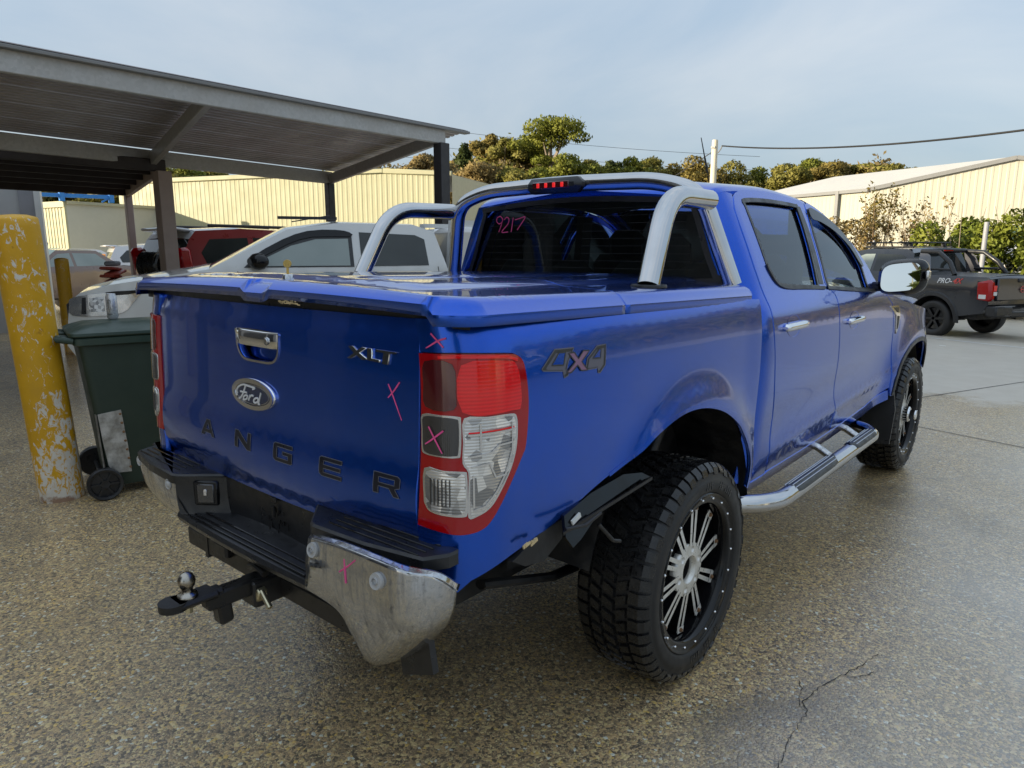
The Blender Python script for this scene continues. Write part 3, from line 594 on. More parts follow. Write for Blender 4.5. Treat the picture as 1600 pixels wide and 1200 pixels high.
# ---- tailgate
TG = [(.704, 1.3615), (.7045, .80), (.69, .772), (-.69, .772), (-.7045, .80), (-.704, 1.3615)]
HREC = crs([(-.095, 1.283), (.02, 1.2865), (.128, 1.283), (.134, 1.272), (.130, 1.222), (.098, 1.197), (.02, 1.194), (-.055, 1.197), (-.090, 1.224), (-.100, 1.270)], 4, True)
tailgate = patch('tailgate', P_tail, TG, BLUE, UTE, holes=[HREC], step=.04, edge=.02, out=(0, -1, 0), skirt=.025)
P_rec = lambda x, z: P_tail(x, z) + np.stack([0 * np.asarray(x, float), .032 + .012 * sstep(1.20, 1.26, z), 0 * np.asarray(x, float)], -1)
patch('handle_recess', P_rec, HREC, BLUE, tailgate, step=.02, out=(0, -1, 0), skirt=0)
hb = MB(); n_ = 13; rows = []
for i in range(n_):
    x = -.099 + .232 * i / (n_ - 1); y0 = float(tail_y(x, 1.26)); e = 1 - abs(2 * i / (n_ - 1) - 1) ** 8; y1 = y0 - .004 - .010 * e
    rows.append([(x, y0 + .02, 1.285), (x, y1 + .004, 1.287), (x, y1, 1.281), (x, y1, 1.247), (x, y1 + .004, 1.240), (x, y0 + .02, 1.240)])
hb.grid(rows); hb.add([*rows[0]], [(0, 1, 2, 3, 4, 5)]); hb.add([*rows[-1]], [(5, 4, 3, 2, 1, 0)])
hnd = hb.build('tailgate_handle', 'chrome', tailgate)
fr = MB(); ribbon(fr, P_tail, HREC, .007, .0005, (0, -1, 0), True, .003); fr.build('handle_bezel', 'chrome', tailgate)
kl = MB(); yk = float(tail_y(.098, 1.262)); kl.lathe([(.0, -.019), (.008, -.019), (.0095, -.0175), (.0095, -.012)], 16, (0, 1, 0), (.095, yk, 1.262)); kl.lathe([(.0095, -.016), (.0125, -.0165), (.0125, -.012)], 16, (0, 1, 0), (.095, yk, 1.262)); kl.build('lock_barrel', 'dull_chrome', tailgate)
# oval badge
BC = (-.006, 1.0905); el = lambda rx, rz, n=48: [(BC[0] + rx * math.cos(t), BC[1] + rz * math.sin(t)) for t in np.linspace(0, 2 * math.pi, n, endpoint=False)]
patch('badge_rim', P_tail, el(.118, .0475), 'chrome', tailgate, step=.02, edge=.01, off=.007, out=(0, -1, 0), skirt=.008)
rim2 = MB()
for rx, w, o in ((.111, .013, .0072),): ribbon(rim2, P_tail, el(rx, .0475 - (.118 - rx), 64), w, o, (0, -1, 0), True, .004)
rim2.build('badge_ring', 'chrome', tailgate)
patch('badge_field', P_tail, el(.100, .0335), 'badge_blue', tailgate, step=.02, edge=.01, off=.0082, out=(0, -1, 0), skirt=.002)
fs = MB(); ox, oz = BC[0] + .024, 0.0
for s_ in FORD_STROKES:
    c_ = crs([((a - .0185 + .0225) * 1.22 - .006, (b - 1.0895) * 1.06 + 1.0905) for a, b in s_], 4)
    ribbon(fs, P_tail, c_, .0052, .0084, (0, -1, 0), False, .0022)
fs.build('badge_script', 'white_print', tailgate)
ir = MB(); ribbon(ir, P_tail, el(.094, .0295, 64), .0018, .0084, (0, -1, 0), True, .001); ir.build('badge_inner_ring', 'chrome', tailgate)
for poly in XLT_POLYS:
    p2 = [(a - .004, b) for a, b in poly]
    patch('trim_badge', P_tail, p2, 'chrome', tailgate, step=.02, edge=.02, off=.006, out=(0, -1, 0), skirt=.007)
# block letters across the bottom (the first one is missing on the ute)
LET = {
 'A': ([(0, 0), (.20, 0), (.27, .20), (.73, .20), (.80, 0), (1, 0), (.62, 1), (.38, 1)], [(.36, .40), (.64, .40), (.52, .76), (.48, .76)]),
 'N': ([(0, 0), (.2, 0), (.2, .62), (.78, 0), (1, 0), (1, 1), (.8, 1), (.8, .38), (.22, 1), (0, 1)], None),
 'G': ([(.12, 0), (.93, 0), (1, .08), (1, .60), (.50, .60), (.50, .42), (.80, .42), (.80, .20), (.2, .20), (.2, .80), (1, .80), (1, 1), (.08, 1), (0, .90), (0, .12)], None),
 'E': ([(.12, 0), (1, 0), (1, .20), (.2, .20), (.2, .41), (.95, .41), (.95, .60), (.2, .60), (.2, .80), (1, .80), (1, 1), (.08, 1), (0, .92), (0, .12)], None),
 'R': ([(0, 0), (.2, 0), (.2, .36), (.60, .36), (.78, 0), (1, 0), (.82, .38), (1, .48), (1, .90), (.90, 1), (0, 1)], [(.2, .54), (.8, .54), (.8, .80), (.2, .80)])}
for ch, xc in (('A', -.305), ('N', -.070), ('G', .155), ('E', .380), ('R', .602)):
    o_, h_ = LET[ch]; w_, hh = .096, .054; T = lambda q: [(xc - w_ / 2 + a * w_, .910 + b * hh) for a, b in q]
    lt = patch('tailgate_letter', P_tail, T(o_), 'letter_black', tailgate, holes=[T(h_)] if h_ else [], step=.02, edge=.02, off=.0012, out=(0, -1, 0), skirt=.0015)
    eb = MB(); ribbon(eb, P_tail, densify(T(o_), .008), .0018, .0013, (0, -1, 0), True, .0004)
    if h_: ribbon(eb, P_tail, densify(T(h_), .008), .0018, .0013, (0, -1, 0), True, .0004)
    eb.build('tailgate_letter_edge', 'letter_edge', tailgate)
# ---- crayon marks, numbers, decals
def stroke_obj(name, mat, parent, P, strokes, w, off, out, taper=True):
    mb = MB()
    for s_ in strokes:
        c_ = crs(s_, 6) if len(s_) > 2 else densify(s_, .008, False)
        ww = [w * (.55 + .45 * math.sin(math.pi * min(1, .25 + .75 * i / len(c_)))) for i in range(len(c_))] if taper else w
        ribbon(mb, P, c_, ww, off, out, False, .0005)
    return mb.build(name, mat, parent)
tag(stroke_obj('crayon_cross', 'pink_crayon', UTE, P_bed, [[(-1.147, 1.332), (-1.113, 1.301)], [(-1.101, 1.323), (-1.13, 1.315), (-1.168, 1.297)]], .0045, .0008, (1, -1, 0)), label='pink crayon cross above the tail lamp')
tag(stroke_obj('crayon_cross', 'pink_crayon', UTE, P_bed, [[(-1.159, 1.113), (-1.119, 1.053)], [(-1.116, 1.108), (-1.168, 1.069)]], .0045, .0125, (1, -1, 0)), label='pink crayon cross on the reverse lens')
tag(stroke_obj('crayon_cross', 'pink_crayon', UTE, P_tail, [[(.600, 1.195), (.615, 1.17), (.647, 1.109)], [(.640, 1.204), (.62, 1.18), (.599, 1.160)]], .0042, .0008, (0, -1, 0)), label='pink crayon cross on the tailgate')
for k in (0, 2):
    patch('decal_digit', P_bed, DECAL_FOUR[k], 'decal_dark', UTE, holes=[], step=.03, edge=.03, off=.0006, skirt=.0006)
    eb = MB(); ribbon(eb, P_bed, densify(DECAL_FOUR[k], .01), .003, .0010, (1, 0, 0), True, .0003); eb.build('decal_outline', 'decal_grey', UTE)
    c0 = np.mean(DECAL_FOUR[k], 0); inn = [tuple(c0 + (np.array(q) - c0) * .78) for q in DECAL_FOUR[k]]
    patch('decal_fill', P_bed, inn, 'decal_grey', UTE, step=.03, edge=.03, off=.0013, skirt=.0006)
    patch('decal_counter', P_bed, DECAL_FOUR[k + 1], 'blue_paint', UTE, step=.03, edge=.03, off=.0019, skirt=.0006)
    eb = MB(); ribbon(eb, P_bed, densify(DECAL_FOUR[k + 1], .01), .004, .0020, (1, 0, 0), True, .0003); eb.build('decal_outline', 'decal_dark', UTE)
patch('decal_cross', P_bed, DECAL_X[0], 'decal_mauve', UTE, step=.03, edge=.03, off=.0024, skirt=.0008)
eb = MB(); ribbon(eb, P_bed, densify(DECAL_X[0], .01), .0035, .0026, (1, 0, 0), True, .0003); eb.build('decal_outline', 'decal_dark', UTE)

# ---- tonneau lid and fixed front deck
def lid_z(y): return 1.362 - .020 * (np.asarray(y, float) + 1.16)
def rrect(x0, x1, y0, y1, r, n=7, corners=(1, 1, 1, 1)):
    o = []
    for (cx, cy, a0, on) in ((x1 - r, y0 + r, -90, corners[0]), (x1 - r, y1 - r, 0, corners[1]), (x0 + r, y1 - r, 90, corners[2]), (x0 + r, y0 + r, 180, corners[3])):
        if on: o += [(cx + r * math.cos(R_(a0 + 90 * k / n)), cy + r * math.sin(R_(a0 + 90 * k / n))) for k in range(n + 1)]
        else: o.append((cx + r * (1 if a0 in (-90, 0) else -1), cy + r * (-1 if a0 in (-90, 180) else 1)))
    return o
LIDO = rrect(-.876, .876, -1.122, -.437, .10, 8, (1, 0, 0, 1)); DECKO = rrect(-.876, .876, -.431, .505, .02, 3, (0, 1, 1, 0))
def lid_surface(full, rear):
    def P(x, y):
        x = np.asarray(x, float); y = np.asarray(y, float); q = np.stack([x, y], -1).reshape(-1, 2)
        dx = .876 - np.abs(x); dy = (y + 1.138) if rear else 1e3 + 0 * y
        bow = .018 * (x / .876) ** 2 if rear else 0 * x
        d = np.maximum(np.minimum(dx, dy), 0)
        if rear:
            cx = np.maximum(np.abs(x) - (.876 - .10), 0); cy = np.maximum((-1.122 + .10) - y, 0)
            d = np.where((cx > 0) & (cy > 0), np.maximum(.10 - np.hypot(cx, cy), 0), d)
        e = 1 - (1 - np.clip(d / .050, 0, 1)) ** 2
        z = lid_z(y) + .020 + .036 * e + .022 * (1 - (x / .876) ** 2) * e
        s = sstep(.66, .57, np.abs(x)) * sstep(-1.06, -.96, y)
        z = z + .013 * s - .012 * np.exp(-((np.abs(x) - .30) / .05) ** 2) * sstep(-1.0, -.85, y) * sstep(.45, .3, y)
        if rear:
            z = z - .013 * sstep(.070, .058, np.abs(x - .045 - .4 * (y + 1.1))) * sstep(-1.060, -1.082, y)
        return np.stack([x, y, z], -1)
    return P
ring = lambda O, ds: np.array([(c0 + (a - c0) * (1 - d / .876), b + d * (1 if b < -.8 else 0)) for d in ds for (a, b) in densify(O, .03) for c0 in (0.,)])
P_lid = lid_surface(LIDO, True); P_deck = lid_surface(DECKO, False)
ex = np.array([(x, y) for x in np.arange(-.08, .16, .010) for y in np.arange(-1.13, -1.03, .010)])
ton = patch('tonneau_lid', P_lid, LIDO, BLUE, UTE, step=.05, edge=.02, out=(0, 0, 1), skirt=.026, down=(0, 0, -1), extra=np.vstack([ring(LIDO, (.012, .022, .034, .05)), ex]))
deck = patch('tonneau_deck', P_deck, DECKO, BLUE, UTE, step=.05, edge=.025, out=(0, 0, 1), skirt=.026, down=(0, 0, -1), extra=np.array([(s * (.876 - d), y) for s in (-1, 1) for d in (.008, .018, .03, .045) for y in np.arange(-.42, .5, .03)]))
sk = MB()      # rubber seal under the lid
for s in (-1, 1): sk.grid([[(s * .848, y, float(lid_z(y)) - .022), (s * .848, y, float(lid_z(y)) + .022)] for y in np.linspace(-.90, .50, 20)])
sk.grid([[(x, -1.055 - .03 * (1 - (x / .85) ** 2), 1.345), (x, -1.055 - .03 * (1 - (x / .85) ** 2), 1.392)] for x in np.linspace(-.85, .85, 15)]); sk.build('lid_seal', 'black_plastic', UTE)
ky = MB(); ky.lathe([(.0, .012), (.013, .012), (.016, .008), (.016, -.01)], 18, (0, 0, 1), (.085, -1.035, 1.440)); ky.build('lid_lock', 'dull_chrome', ton)
kk = MB(); kk.lathe([(.0, -.0015), (.012, -.0015), (.0125, 0), (.012, .0015), (.0, .0015)], 18, (.75, -.65, .1), (.085, -1.035, 1.482)); kk.box((.085, -1.035, 1.462), (.007, .002, .030), Matrix.Rotation(R_(40), 3, 'Z')); kk.build('lid_key', 'brass', ton)
sm = MB()
for k in range(26):
    x = .17 + .10 * random.random(); zz = 1.384 + random.uniform(-.005, .005); 
    sm.box((x, -1.1215, zz - .004), (random.uniform(.004, .014), .0014, random.uniform(.002, .005)))
sm.build('paint_scrape', 'scraped_primer', ton)

# ---- cab sides
SEAM_R = [(.690, 1.325), (.700, 1.19), (.755, .963), (.800, .810), (.800, .668), (.812, .590), (.83, .555)]
SEAM_T = [(.672, 1.45), (.668, 1.60), (.675, 1.69), (.719, 1.742), (.783, 1.768), (.877, 1.779), (1.144, 1.787), (1.46, 1.771), (1.58, 1.757)]
SEAM_F = [(1.705, 1.741), (1.944, 1.671), (2.187, 1.558), (2.343, 1.431), (2.400, 1.315)]
G1 = crs([(.812, 1.731), (1.10, 1.742), (1.44, 1.736), (1.452, 1.72), (1.42, 1.55), (1.375, 1.36), (1.35, 1.347), (.967, 1.366), (.865, 1.387), (.812, 1.436), (.797, 1.577), (.795, 1.70)], 4, True)
G2 = crs([(1.600, 1.712), (1.69, 1.703), (1.919, 1.650), (2.106, 1.555), (2.204, 1.433), (2.190, 1.32), (2.15, 1.303), (1.58, 1.333), (1.52, 1.345), (1.535, 1.50), (1.57, 1.68)], 4, True)
BOT = lambda y: float(np.interp(y, [.8, 1.3, 1.86, 2.38, 2.72], [.553, .553, .566, .592, .650]))
rear_door = crs(SEAM_R, 3)[::-1] + crs(SEAM_T, 3) + [(1.505, 1.60), (1.475, 1.36), (1.560, 1.30), (1.575, 1.17), (1.625, .97), (1.690, .69), (1.700, BOT(1.7))] + [(y, BOT(y)) for y in (1.5, 1.3, 1.1, .95)]
front_door = [(1.593, 1.756)] + crs(SEAM_F, 4) + [(2.455, 1.285), (2.62, 1.20), (2.69, 1.02), (2.72, .80), (2.712, .66)] + [(y, BOT(y)) for y in (2.55, 2.38, 2.1, 1.86, 1.72)] + [(1.703, .69), (1.638, .97), (1.588, 1.17), (1.574, 1.30), (1.489, 1.36), (1.519, 1.60)]
QUARTER = [(.566, .55), (.566, 1.0), (.566, 1.32), (.566, 1.72), (.60, 1.752), (.66, 1.758), (.705, 1.752), (.662, 1.69), (.655, 1.60), (.659, 1.45), (.677, 1.325), (.687, 1.19), (.742, .963), (.787, .810), (.787, .668), (.80, .59), (.815, .545)]
FENDER = [(2.468, 1.285), (2.635, 1.20), (2.704, 1.02), (2.734, .80), (2.726, .655), (2.74, .60)] + crs([(2.79, .56), (2.765, .60), (2.79, .70), (2.85, .79), (2.95, .86), (3.08, .906), (3.25, .922), (3.42, .906), (3.56, .85), (3.66, .77), (3.72, .67)], 3)[3:] + [(3.80, .62), (4.05, .62), (4.12, .80), (4.14, .96), (4.0, 1.03), (3.7, 1.09), (3.3, 1.145), (2.9, 1.20), (2.6, 1.262)]
P_in = lambda y, z: P_door(y, z) - np.stack([np.full(np.shape(y), .012), 0 * np.asarray(y, float), 0 * np.asarray(y, float)], -1)
for mir in (False, True):
    kw = dict(mirror=mir, out=(1, 0, 0), step=.045, edge=.022, skirt=.022)
    sfx = -1 if mir else 1
    q = patch('cab_quarter', P_door, QUARTER, BLUE, UTE, **kw)
    d1 = patch('rear_door', P_door, rear_door, BLUE, UTE, holes=[G1], **kw); d2 = patch('front_door', P_door, front_door, BLUE, UTE, holes=[G2], **kw)
    fe = patch('front_fender', P_door, FENDER, BLUE, UTE, **kw)
    patch('sill', P_door, [(.566, .535), (.80, .535), (.86, .545), (1.3, .545), (1.86, .558), (2.38, .584), (2.70, .642), (2.72, .58), (2.4, .515), (1.8, .492), (1.2, .480), (.80, .480), (.566, .492)], BLUE, UTE, **kw)
    # dark inner panel that shows in the shut lines
    patch('door_aperture', P_door, [(.57, .55), (2.7, .60), (2.69, 1.18), (2.45, 1.28), (1.9, 1.32), (1.5, 1.335), (.98, 1.352), (.86, 1.37), (.79, 1.43), (.78, 1.70), (.64, 1.70), (.57, 1.30)], 'window_trim', UTE, off=-.026, out=(1, 0, 0), step=.12, skirt=0, mirror=mir)
    for dr, G, tint in ((d1, G1, 'tinted_glass'), (d2, G2, 'tinted_glass')):
        G_out = [tuple(np.mean(G, 0) + (np.array(q_) - np.mean(G, 0)) * 1.03) for q_ in G]
        patch('window_glass', P_door, G_out, tint, dr, off=-.014, out=(1, 0, 0), step=.06, skirt=0, mirror=mir)
        t_ = MB(); ribbon(t_, P_door, G, .020, -.004, (1, 0, 0), True, .006, mirror=mir); t_.build('window_trim', 'window_trim', dr)
    t_ = MB(); ribbon(t_, P_door, crs([(.80, 1.46), (.812, 1.432), (.862, 1.383), (.967, 1.360), (1.2, 1.350), (1.45, 1.338)], 6), .016, .001, (1, 0, 0), False, .006, mirror=mir); t_.build('belt_seal', 'window_seal', d1)
    t_ = MB(); ribbon(t_, P_door, crs([(1.49, 1.338), (1.8, 1.316), (2.15, 1.296), (2.36, 1.290)], 6), .016, .001, (1, 0, 0), False, .006, mirror=mir); t_.build('belt_seal', 'window_seal', d2)
    patch('pillar_cover', P_door, [(1.468, 1.735), (1.500, 1.733), (1.495, 1.60), (1.455, 1.355), (1.395, 1.358), (1.44, 1.56)], 'window_trim', d1, off=.001, out=(1, 0, 0), step=.06, skirt=.003, mirror=mir)
    patch('pillar_cover', P_door, [(1.612, 1.722), (1.588, 1.72), (1.530, 1.60), (1.500, 1.362), (1.522, 1.356), (1.545, 1.50), (1.578, 1.66)], 'window_trim', d2, off=.001, out=(1, 0, 0), step=.06, skirt=.003, mirror=mir)
    patch('weather_shield', P_door, crs([(1.60, 1.728), (1.70, 1.719), (1.93, 1.662), (2.118, 1.565), (2.222, 1.440), (2.175, 1.436), (2.075, 1.535), (1.90, 1.615), (1.70, 1.662), (1.585, 1.675)], 3, True), 'black_gloss', d2, off=.010, out=(1, 0, 0), step=.05, skirt=.004, mirror=mir)
    # door handles: chrome pull over a dished cup
    for dr, yc, zc in ((d1, .925, 1.198), (d2, 1.84, 1.155)):
        x0 = float(door_x(yc, zc)); h = MB()
        prof = crs([(-.128, 0), (-.122, .013), (-.09, .019), (.09, .019), (.122, .013), (.128, 0)], 3)
        rows = []
        for (dy, hh) in [(-.128, .3), (-.12, .85), (-.09, 1), (-.03, 1), (.03, 1), (.09, 1), (.12, .85), (.128, .3)]:
            xo = float(door_x(yc + dy, zc)); rows.append([(sfx * (xo + .010 + .020 * c_ * (.4 + .6 * hh)), yc + dy, zc + .019 * s_ * hh) for c_, s_ in [(math.cos(t), math.sin(t)) for t in np.linspace(0, 2 * math.pi, 12, endpoint=False)]])
        h.grid(rows, closed_v=True); h.add(rows[0], [tuple(range(12))]); h.add(rows[-1], [tuple(range(12))[::-1]]); h.build('door_handle', 'chrome', dr, flip=mir)
        cup = crs([(yc + .085 * math.cos(t), zc + .048 * math.sin(t)) for t in np.linspace(0, 2 * math.pi, 14, endpoint=False)], 2, True)
        Pc = lambda y, z, yc=yc, zc=zc: P_door(y, z) - np.stack([.016 * np.clip(1 - ((np.asarray(y) - yc) / .085) ** 2 - ((np.asarray(z) - zc) / .048) ** 2, 0, 1) - .0012, 0 * np.asarray(y), 0 * np.asarray(y)], -1)
        patch('handle_cup', Pc, cup, BLUE, dr, out=(1, 0, 0), step=.012, skirt=0, mirror=mir)
    # fender vent
    patch('fender_vent', P_door, [(2.575, 1.185), (2.765, 1.178), (2.80, 1.12), (2.785, 1.05), (2.75, 1.00), (2.735, 1.05), (2.715, 1.12)], 'lens_frame', fe, off=.006, out=(1, 0, 0), step=.04, skirt=.008, mirror=mir)
    patch('vent_mesh', P_door, [(2.645, 1.172), (2.752, 1.168), (2.762, 1.135), (2.725, 1.138)], 'black_plastic', fe, off=.0085, out=(1, 0, 0), step=.04, skirt=.003, mirror=mir)
    patch('vent_mesh', P_door, [(2.735, 1.115), (2.775, 1.110), (2.768, 1.05), (2.752, 1.03)], 'black_plastic', fe, off=.0085, out=(1, 0, 0), step=.04, skirt=.003, mirror=mir)
    t_ = MB(); ribbon(t_, P_door, crs([(2.765, .60), (2.79, .70), (2.85, .79), (2.95, .86), (3.08, .906), (3.25, .922), (3.42, .906), (3.56, .85), (3.66, .77), (3.72, .67)], 4), .03, -.004, (1, 0, 0), False, .008, mirror=mir); t_.build('arch_lip', 'black_plastic', fe)

# ---- roof, screen, back of the cab, bonnet
RAIL_Y = [.566, .62, .70, .783, .877, 1.144, 1.46, 1.705, 1.944, 2.187, 2.343, 2.44]
RAIL_Z = [1.742, 1.765, 1.776, 1.782, 1.786, 1.794, 1.780, 1.752, 1.682, 1.569, 1.443, 1.335]
rz = _tab(list(zip(RAIL_Y, RAIL_Z)))
def roof_row(y, inner=None):
    zr = float(rz(y)); xe = float(door_x(y, min(zr, 1.79))) - .004; k = 1. if y > .70 else .55 + .45 * (y - .55) / .15
    pr = [(xe, zr - .012), (xe - .010, zr + .004), (xe - .03, zr + .014 * k), (xe - .07, zr + .022 * k), (xe - .2, zr + .038 * k), (xe * .35, zr + .050 * k), (0, zr + .053 * k)]
    return pr
def full(pr, y): return [(a, y, b) for a, b in pr] + [(-a, y, b) for a, b in pr[-2::-1]]
mb = MB(); mb.grid([full([(a, b - .02) for a, b in roof_row(.556)], .552)] + [full(roof_row(y), y) for y in (.566, .585, .62, .66, .70, .783, .877, 1.0, 1.144, 1.3, 1.46, 1.58, 1.66)]); mb.build('roof', BLUE, UTE, 60)
for s in (-1, 1):
    mb = MB(); rows = []
    for y in np.linspace(1.655, 2.44, 16):
        pr = roof_row(y); xe, zr = pr[0][0], float(rz(y)); rows.append([(s * a, y, b) for a, b in [(xe, zr - .014), (xe - .008, zr + .006), (xe - .03, zr + .018), (xe - .075, zr + .024), (xe - .078, zr + .004)]])
    mb.grid(rows); mb.build('windscreen_pillar', BLUE, UTE, 60)
mb = MB(); rows = []
for y in np.linspace(1.655, 2.46, 14):
    pr = roof_row(min(y, 2.44)); xe, zr = pr[0][0] - .075, float(rz(y)) + .02
    rows.append([(xe * t, y + .16 * (1 - t * t), zr + .0 + .020 * (1 - t * t)) for t in np.linspace(-1, 1, 15)])
mb.grid(rows); mb.build('windscreen', 'clear_glass', UTE, 60)
# cab back with its window
def P_back(x, z):
    x = np.asarray(x, float); z = np.asarray(z, float); return np.stack([x, .556 - .042 * (1 - np.minimum((x / .74) ** 2, 1.3)) + .03 * (z - 1.45), z], -1)
BG = crs([(-.545, 1.722), (0, 1.748), (.545, 1.722), (.585, 1.69), (.655, 1.50), (.69, 1.42), (.67, 1.395), (0, 1.385), (-.67, 1.395), (-.69, 1.42), (-.655, 1.50), (-.585, 1.69)], 5, True)
xe_ = lambda z: float(DOOR(z)) - .060
BO = [(xe_(z), z) for z in (1.0, 1.2, 1.30, 1.34, 1.45, 1.56, 1.66, 1.735)] + [(0, 1.792)] + [(-xe_(z), z) for z in (1.735, 1.66, 1.56, 1.45, 1.34, 1.30, 1.2, 1.0)]
cb = patch('cab_back', P_back, BO, BLUE, UTE, holes=[BG], step=.06, edge=.03, out=(0, -1, 0), skirt=.02)
BGs = [tuple(np.array(q) * 1.02 - np.array((0, .031))) for q in BG]
patch('rear_window', P_back, BGs, 'dark_glass', cb, step=.08, edge=.03, off=-.008, out=(0, -1, 0), skirt=0)
t_ = MB(); ribbon(t_, P_back, BG, .024, .0, (0, -1, 0), True, .004); t_.build('window_trim', 'window_trim', cb)
t_ = MB()
for z in np.arange(1.44, 1.71, .033): ribbon(t_, P_back, densify([(-.60 + (z - 1.44) * .25, z), (.60 - (z - 1.44) * .25, z)], .05, False), .0010, -.0066, (0, -1, 0), False, .0003)
t_.build('heater_wire', 'interior_grey', cb)
stroke_obj('crayon_number', 'pink_crayon', cb, P_back, NUMBER_STROKES, .0045, -.005, (0, -1, 0), False)
stroke_obj('crayon_number', 'pink_crayon', cb, P_back, [[(.655, 1.66), (.63, 1.61), (.625, 1.58)], [(.46, 1.69), (.45, 1.66), (.455, 1.63)]], .0045, -.005, (0, -1, 0), False)
for s in (-1, 1):          # rounded corner from the cab side to the back panel
    mb = MB(); rows = []
    for z in np.linspace(1.0, 1.735, 18):
        a = np.array(P_door(.568, z)); b = np.array(P_back(xe_(z) - .002, z)); c = np.array([a[0] - .004, b[1] - .002, z])
        rows.append([tuple(((1 - t) ** 2 * a + 2 * t * (1 - t) * c + t * t * b) * np.array([s, 1, 1])) for t in np.linspace(0, 1, 7)])
    mb.grid(rows); mb.build('cab_corner', BLUE, UTE, 80, flip=s < 0)
# bonnet and nose
mb = MB(); rows = []
for y in np.linspace(2.50, 4.12, 16):
    t = (y - 2.5) / 1.62; zt = 1.262 - .16 * t ** 1.4 - .06 * max(0, t - .8) / .2; hw = float(door_x(y, 1.2)) - .035 - .02 * t
    rows.append([(hw * q, y + .10 * (1 - q * q) * t, zt + .06 * (1 - abs(q) ** 2.2) + .018 * math.exp(-((abs(q) - .5) / .08) ** 2)) for q in np.linspace(-1, 1, 25)])
mb.grid(rows); mb.build('bonnet', BLUE, UTE, 50)
mb = MB(); rows = []
for y, z0, z1 in ((4.10, .52, 1.0),): pass
for t in np.linspace(-1, 1, 17):
    x = .80 * t; y = 4.26 - .16 * t ** 4 - .05 * t * t; rows.append([(x, y - .10, 1.03), (x, y - .02, .98), (x, y - .01, .80), (x, y + .03, .74), (x, y + .03, .56), (x, y - .03, .48), (x, y - .3, .46)])
mb.grid(rows); mb.build('front_bumper', BLUE, UTE, 40)
mb = MB()
for k in range(3): mb.box((0, 4.285 - .01 * k, .955 - k * .065), (1.02, .05, .042), None, .012)
mb.build('grille_bar', 'chrome', UTE)
for s in (-1, 1):
    mb = MB(); mb.box((s * .66, 4.14, .93), (.26, .16, .17), Matrix.Rotation(R_(-24 * s), 3, 'Z'), .05); mb.build('headlamp', 'headlamp_chrome', UTE)

# ---- sports bar
sb = MB()
ST = []
def bend(pts, r=.09, n=6):
    P = [Vector(p) for p in pts]; o = [P[0]]
    for i in range(1, len(P) - 1):
        a = (P[i - 1] - P[i]); b = (P[i + 1] - P[i]); d = min(r, a.length * .45, b.length * .45); a.normalize(); b.normalize(); s0, s1 = P[i] + a * d, P[i] + b * d
        o += [(1 - t) ** 2 * s0 + 2 * t * (1 - t) * P[i] + t * t * s1 for t in [k / n for k in range(n + 1)]]
    return o + [P[-1]]
for s in (-1, 1):
    b_ = MB(); b_.tube(bend([(s * .765, -.115, 1.405), (s * .735, .045, 1.708), (s * .705, .43, 1.712)], .13, 8), .038, 20); b_.build('side_hoop', 'polished_steel', UTE, 60)
    b_ = MB(); b_.lathe([(.0, .004), (.058, .004), (.060, 0), (.060, -.006)], 24, (0, 0, 1), (s * .768, -.118, 1.407)); b_.build('hoop_foot', 'black_plastic', UTE)
xb = MB(); xb.tube(bend([(-.785, .515, 1.385), (-.665, .44, 1.745), (-.47, .43, 1.800), (0, .425, 1.812), (.47, .43, 1.800), (.665, .44, 1.745), (.785, .515, 1.385)], .14, 8), .035, 20)
bar = xb.build('cross_bar', 'polished_steel', UTE, 60)
sl = MB(); sl.box((.0, .375, 1.800), (.30, .075, .066), None, .024); hl = sl.build('high_stop_lamp', 'black_plastic', UTE)
s2 = MB(); s2.box((.0, .338, 1.800), (.20, .010, .030), None, .003); s2.build('stop_lens', 'dark_red_lens', hl)
for k in range(4):
    s2 = MB(); s2.box((-.066 + .044 * k, .3325, 1.800), (.016, .004, .020), None, .0015); s2.build('stop_led', 'lit_led', hl)

# ---- mirrors
for s in (1, -1):
    mh = MB(); rows = []
    for t, sc in ((0, .80), (.25, 1), (.55, 1), (.8, .9), (.95, .62), (1, .3)):
        rows.append([(s * (1.015 + .118 * sc * (abs(math.cos(a)) ** .6) * (1 if math.cos(a) > 0 else -1)), 2.245 + .14 * t + .03 * math.cos(a), 1.372 + .100 * sc * (abs(math.sin(a)) ** .6) * (1 if math.sin(a) > 0 else -1) + .012 * math.cos(a)) for a in np.linspace(0, 2 * math.pi, 32, endpoint=False)])
    mh.grid(rows, closed_v=True); mh.add(rows[-1], [tuple(range(32))]); mh.add(rows[0], [tuple(range(32))[::-1]])
    mo = mh.build('side_mirror', 'black_gloss', UTE, 45, flip=s < 0)
    g = MB(); pw = lambda v, e: abs(v) ** e * (1 if v > 0 else -1)
    ring_ = [(s * (1.015 + .093 * pw(math.cos(a), .55)), 2.236 + .024 * pw(math.cos(a), .55) + .0075 * pw(math.sin(a), .55), 1.372 + .077 * pw(math.sin(a), .55) + .011 * pw(math.cos(a), .55)) for a in np.linspace(0, 2 * math.pi, 40, endpoint=False)]
    g.add([(q[0], q[1] - .006, q[2]) for q in ring_], [tuple(range(40))[::-1] if s > 0 else tuple(range(40))]); g.build('mirror_glass', 'mirror_glass', mo, 0)
    a_ = MB(); a_.bar((s * .855, 2.32, 1.312), (s * .945, 2.31, 1.318), .085, .055, bev=.012); a_.build('mirror_arm', 'black_plastic', mo)
    c_ = MB(); c_.box((s * 1.135, 2.31, 1.385), (.018, .07, .05), None, .008); c_.build('repeater', 'clear_lens', mo)

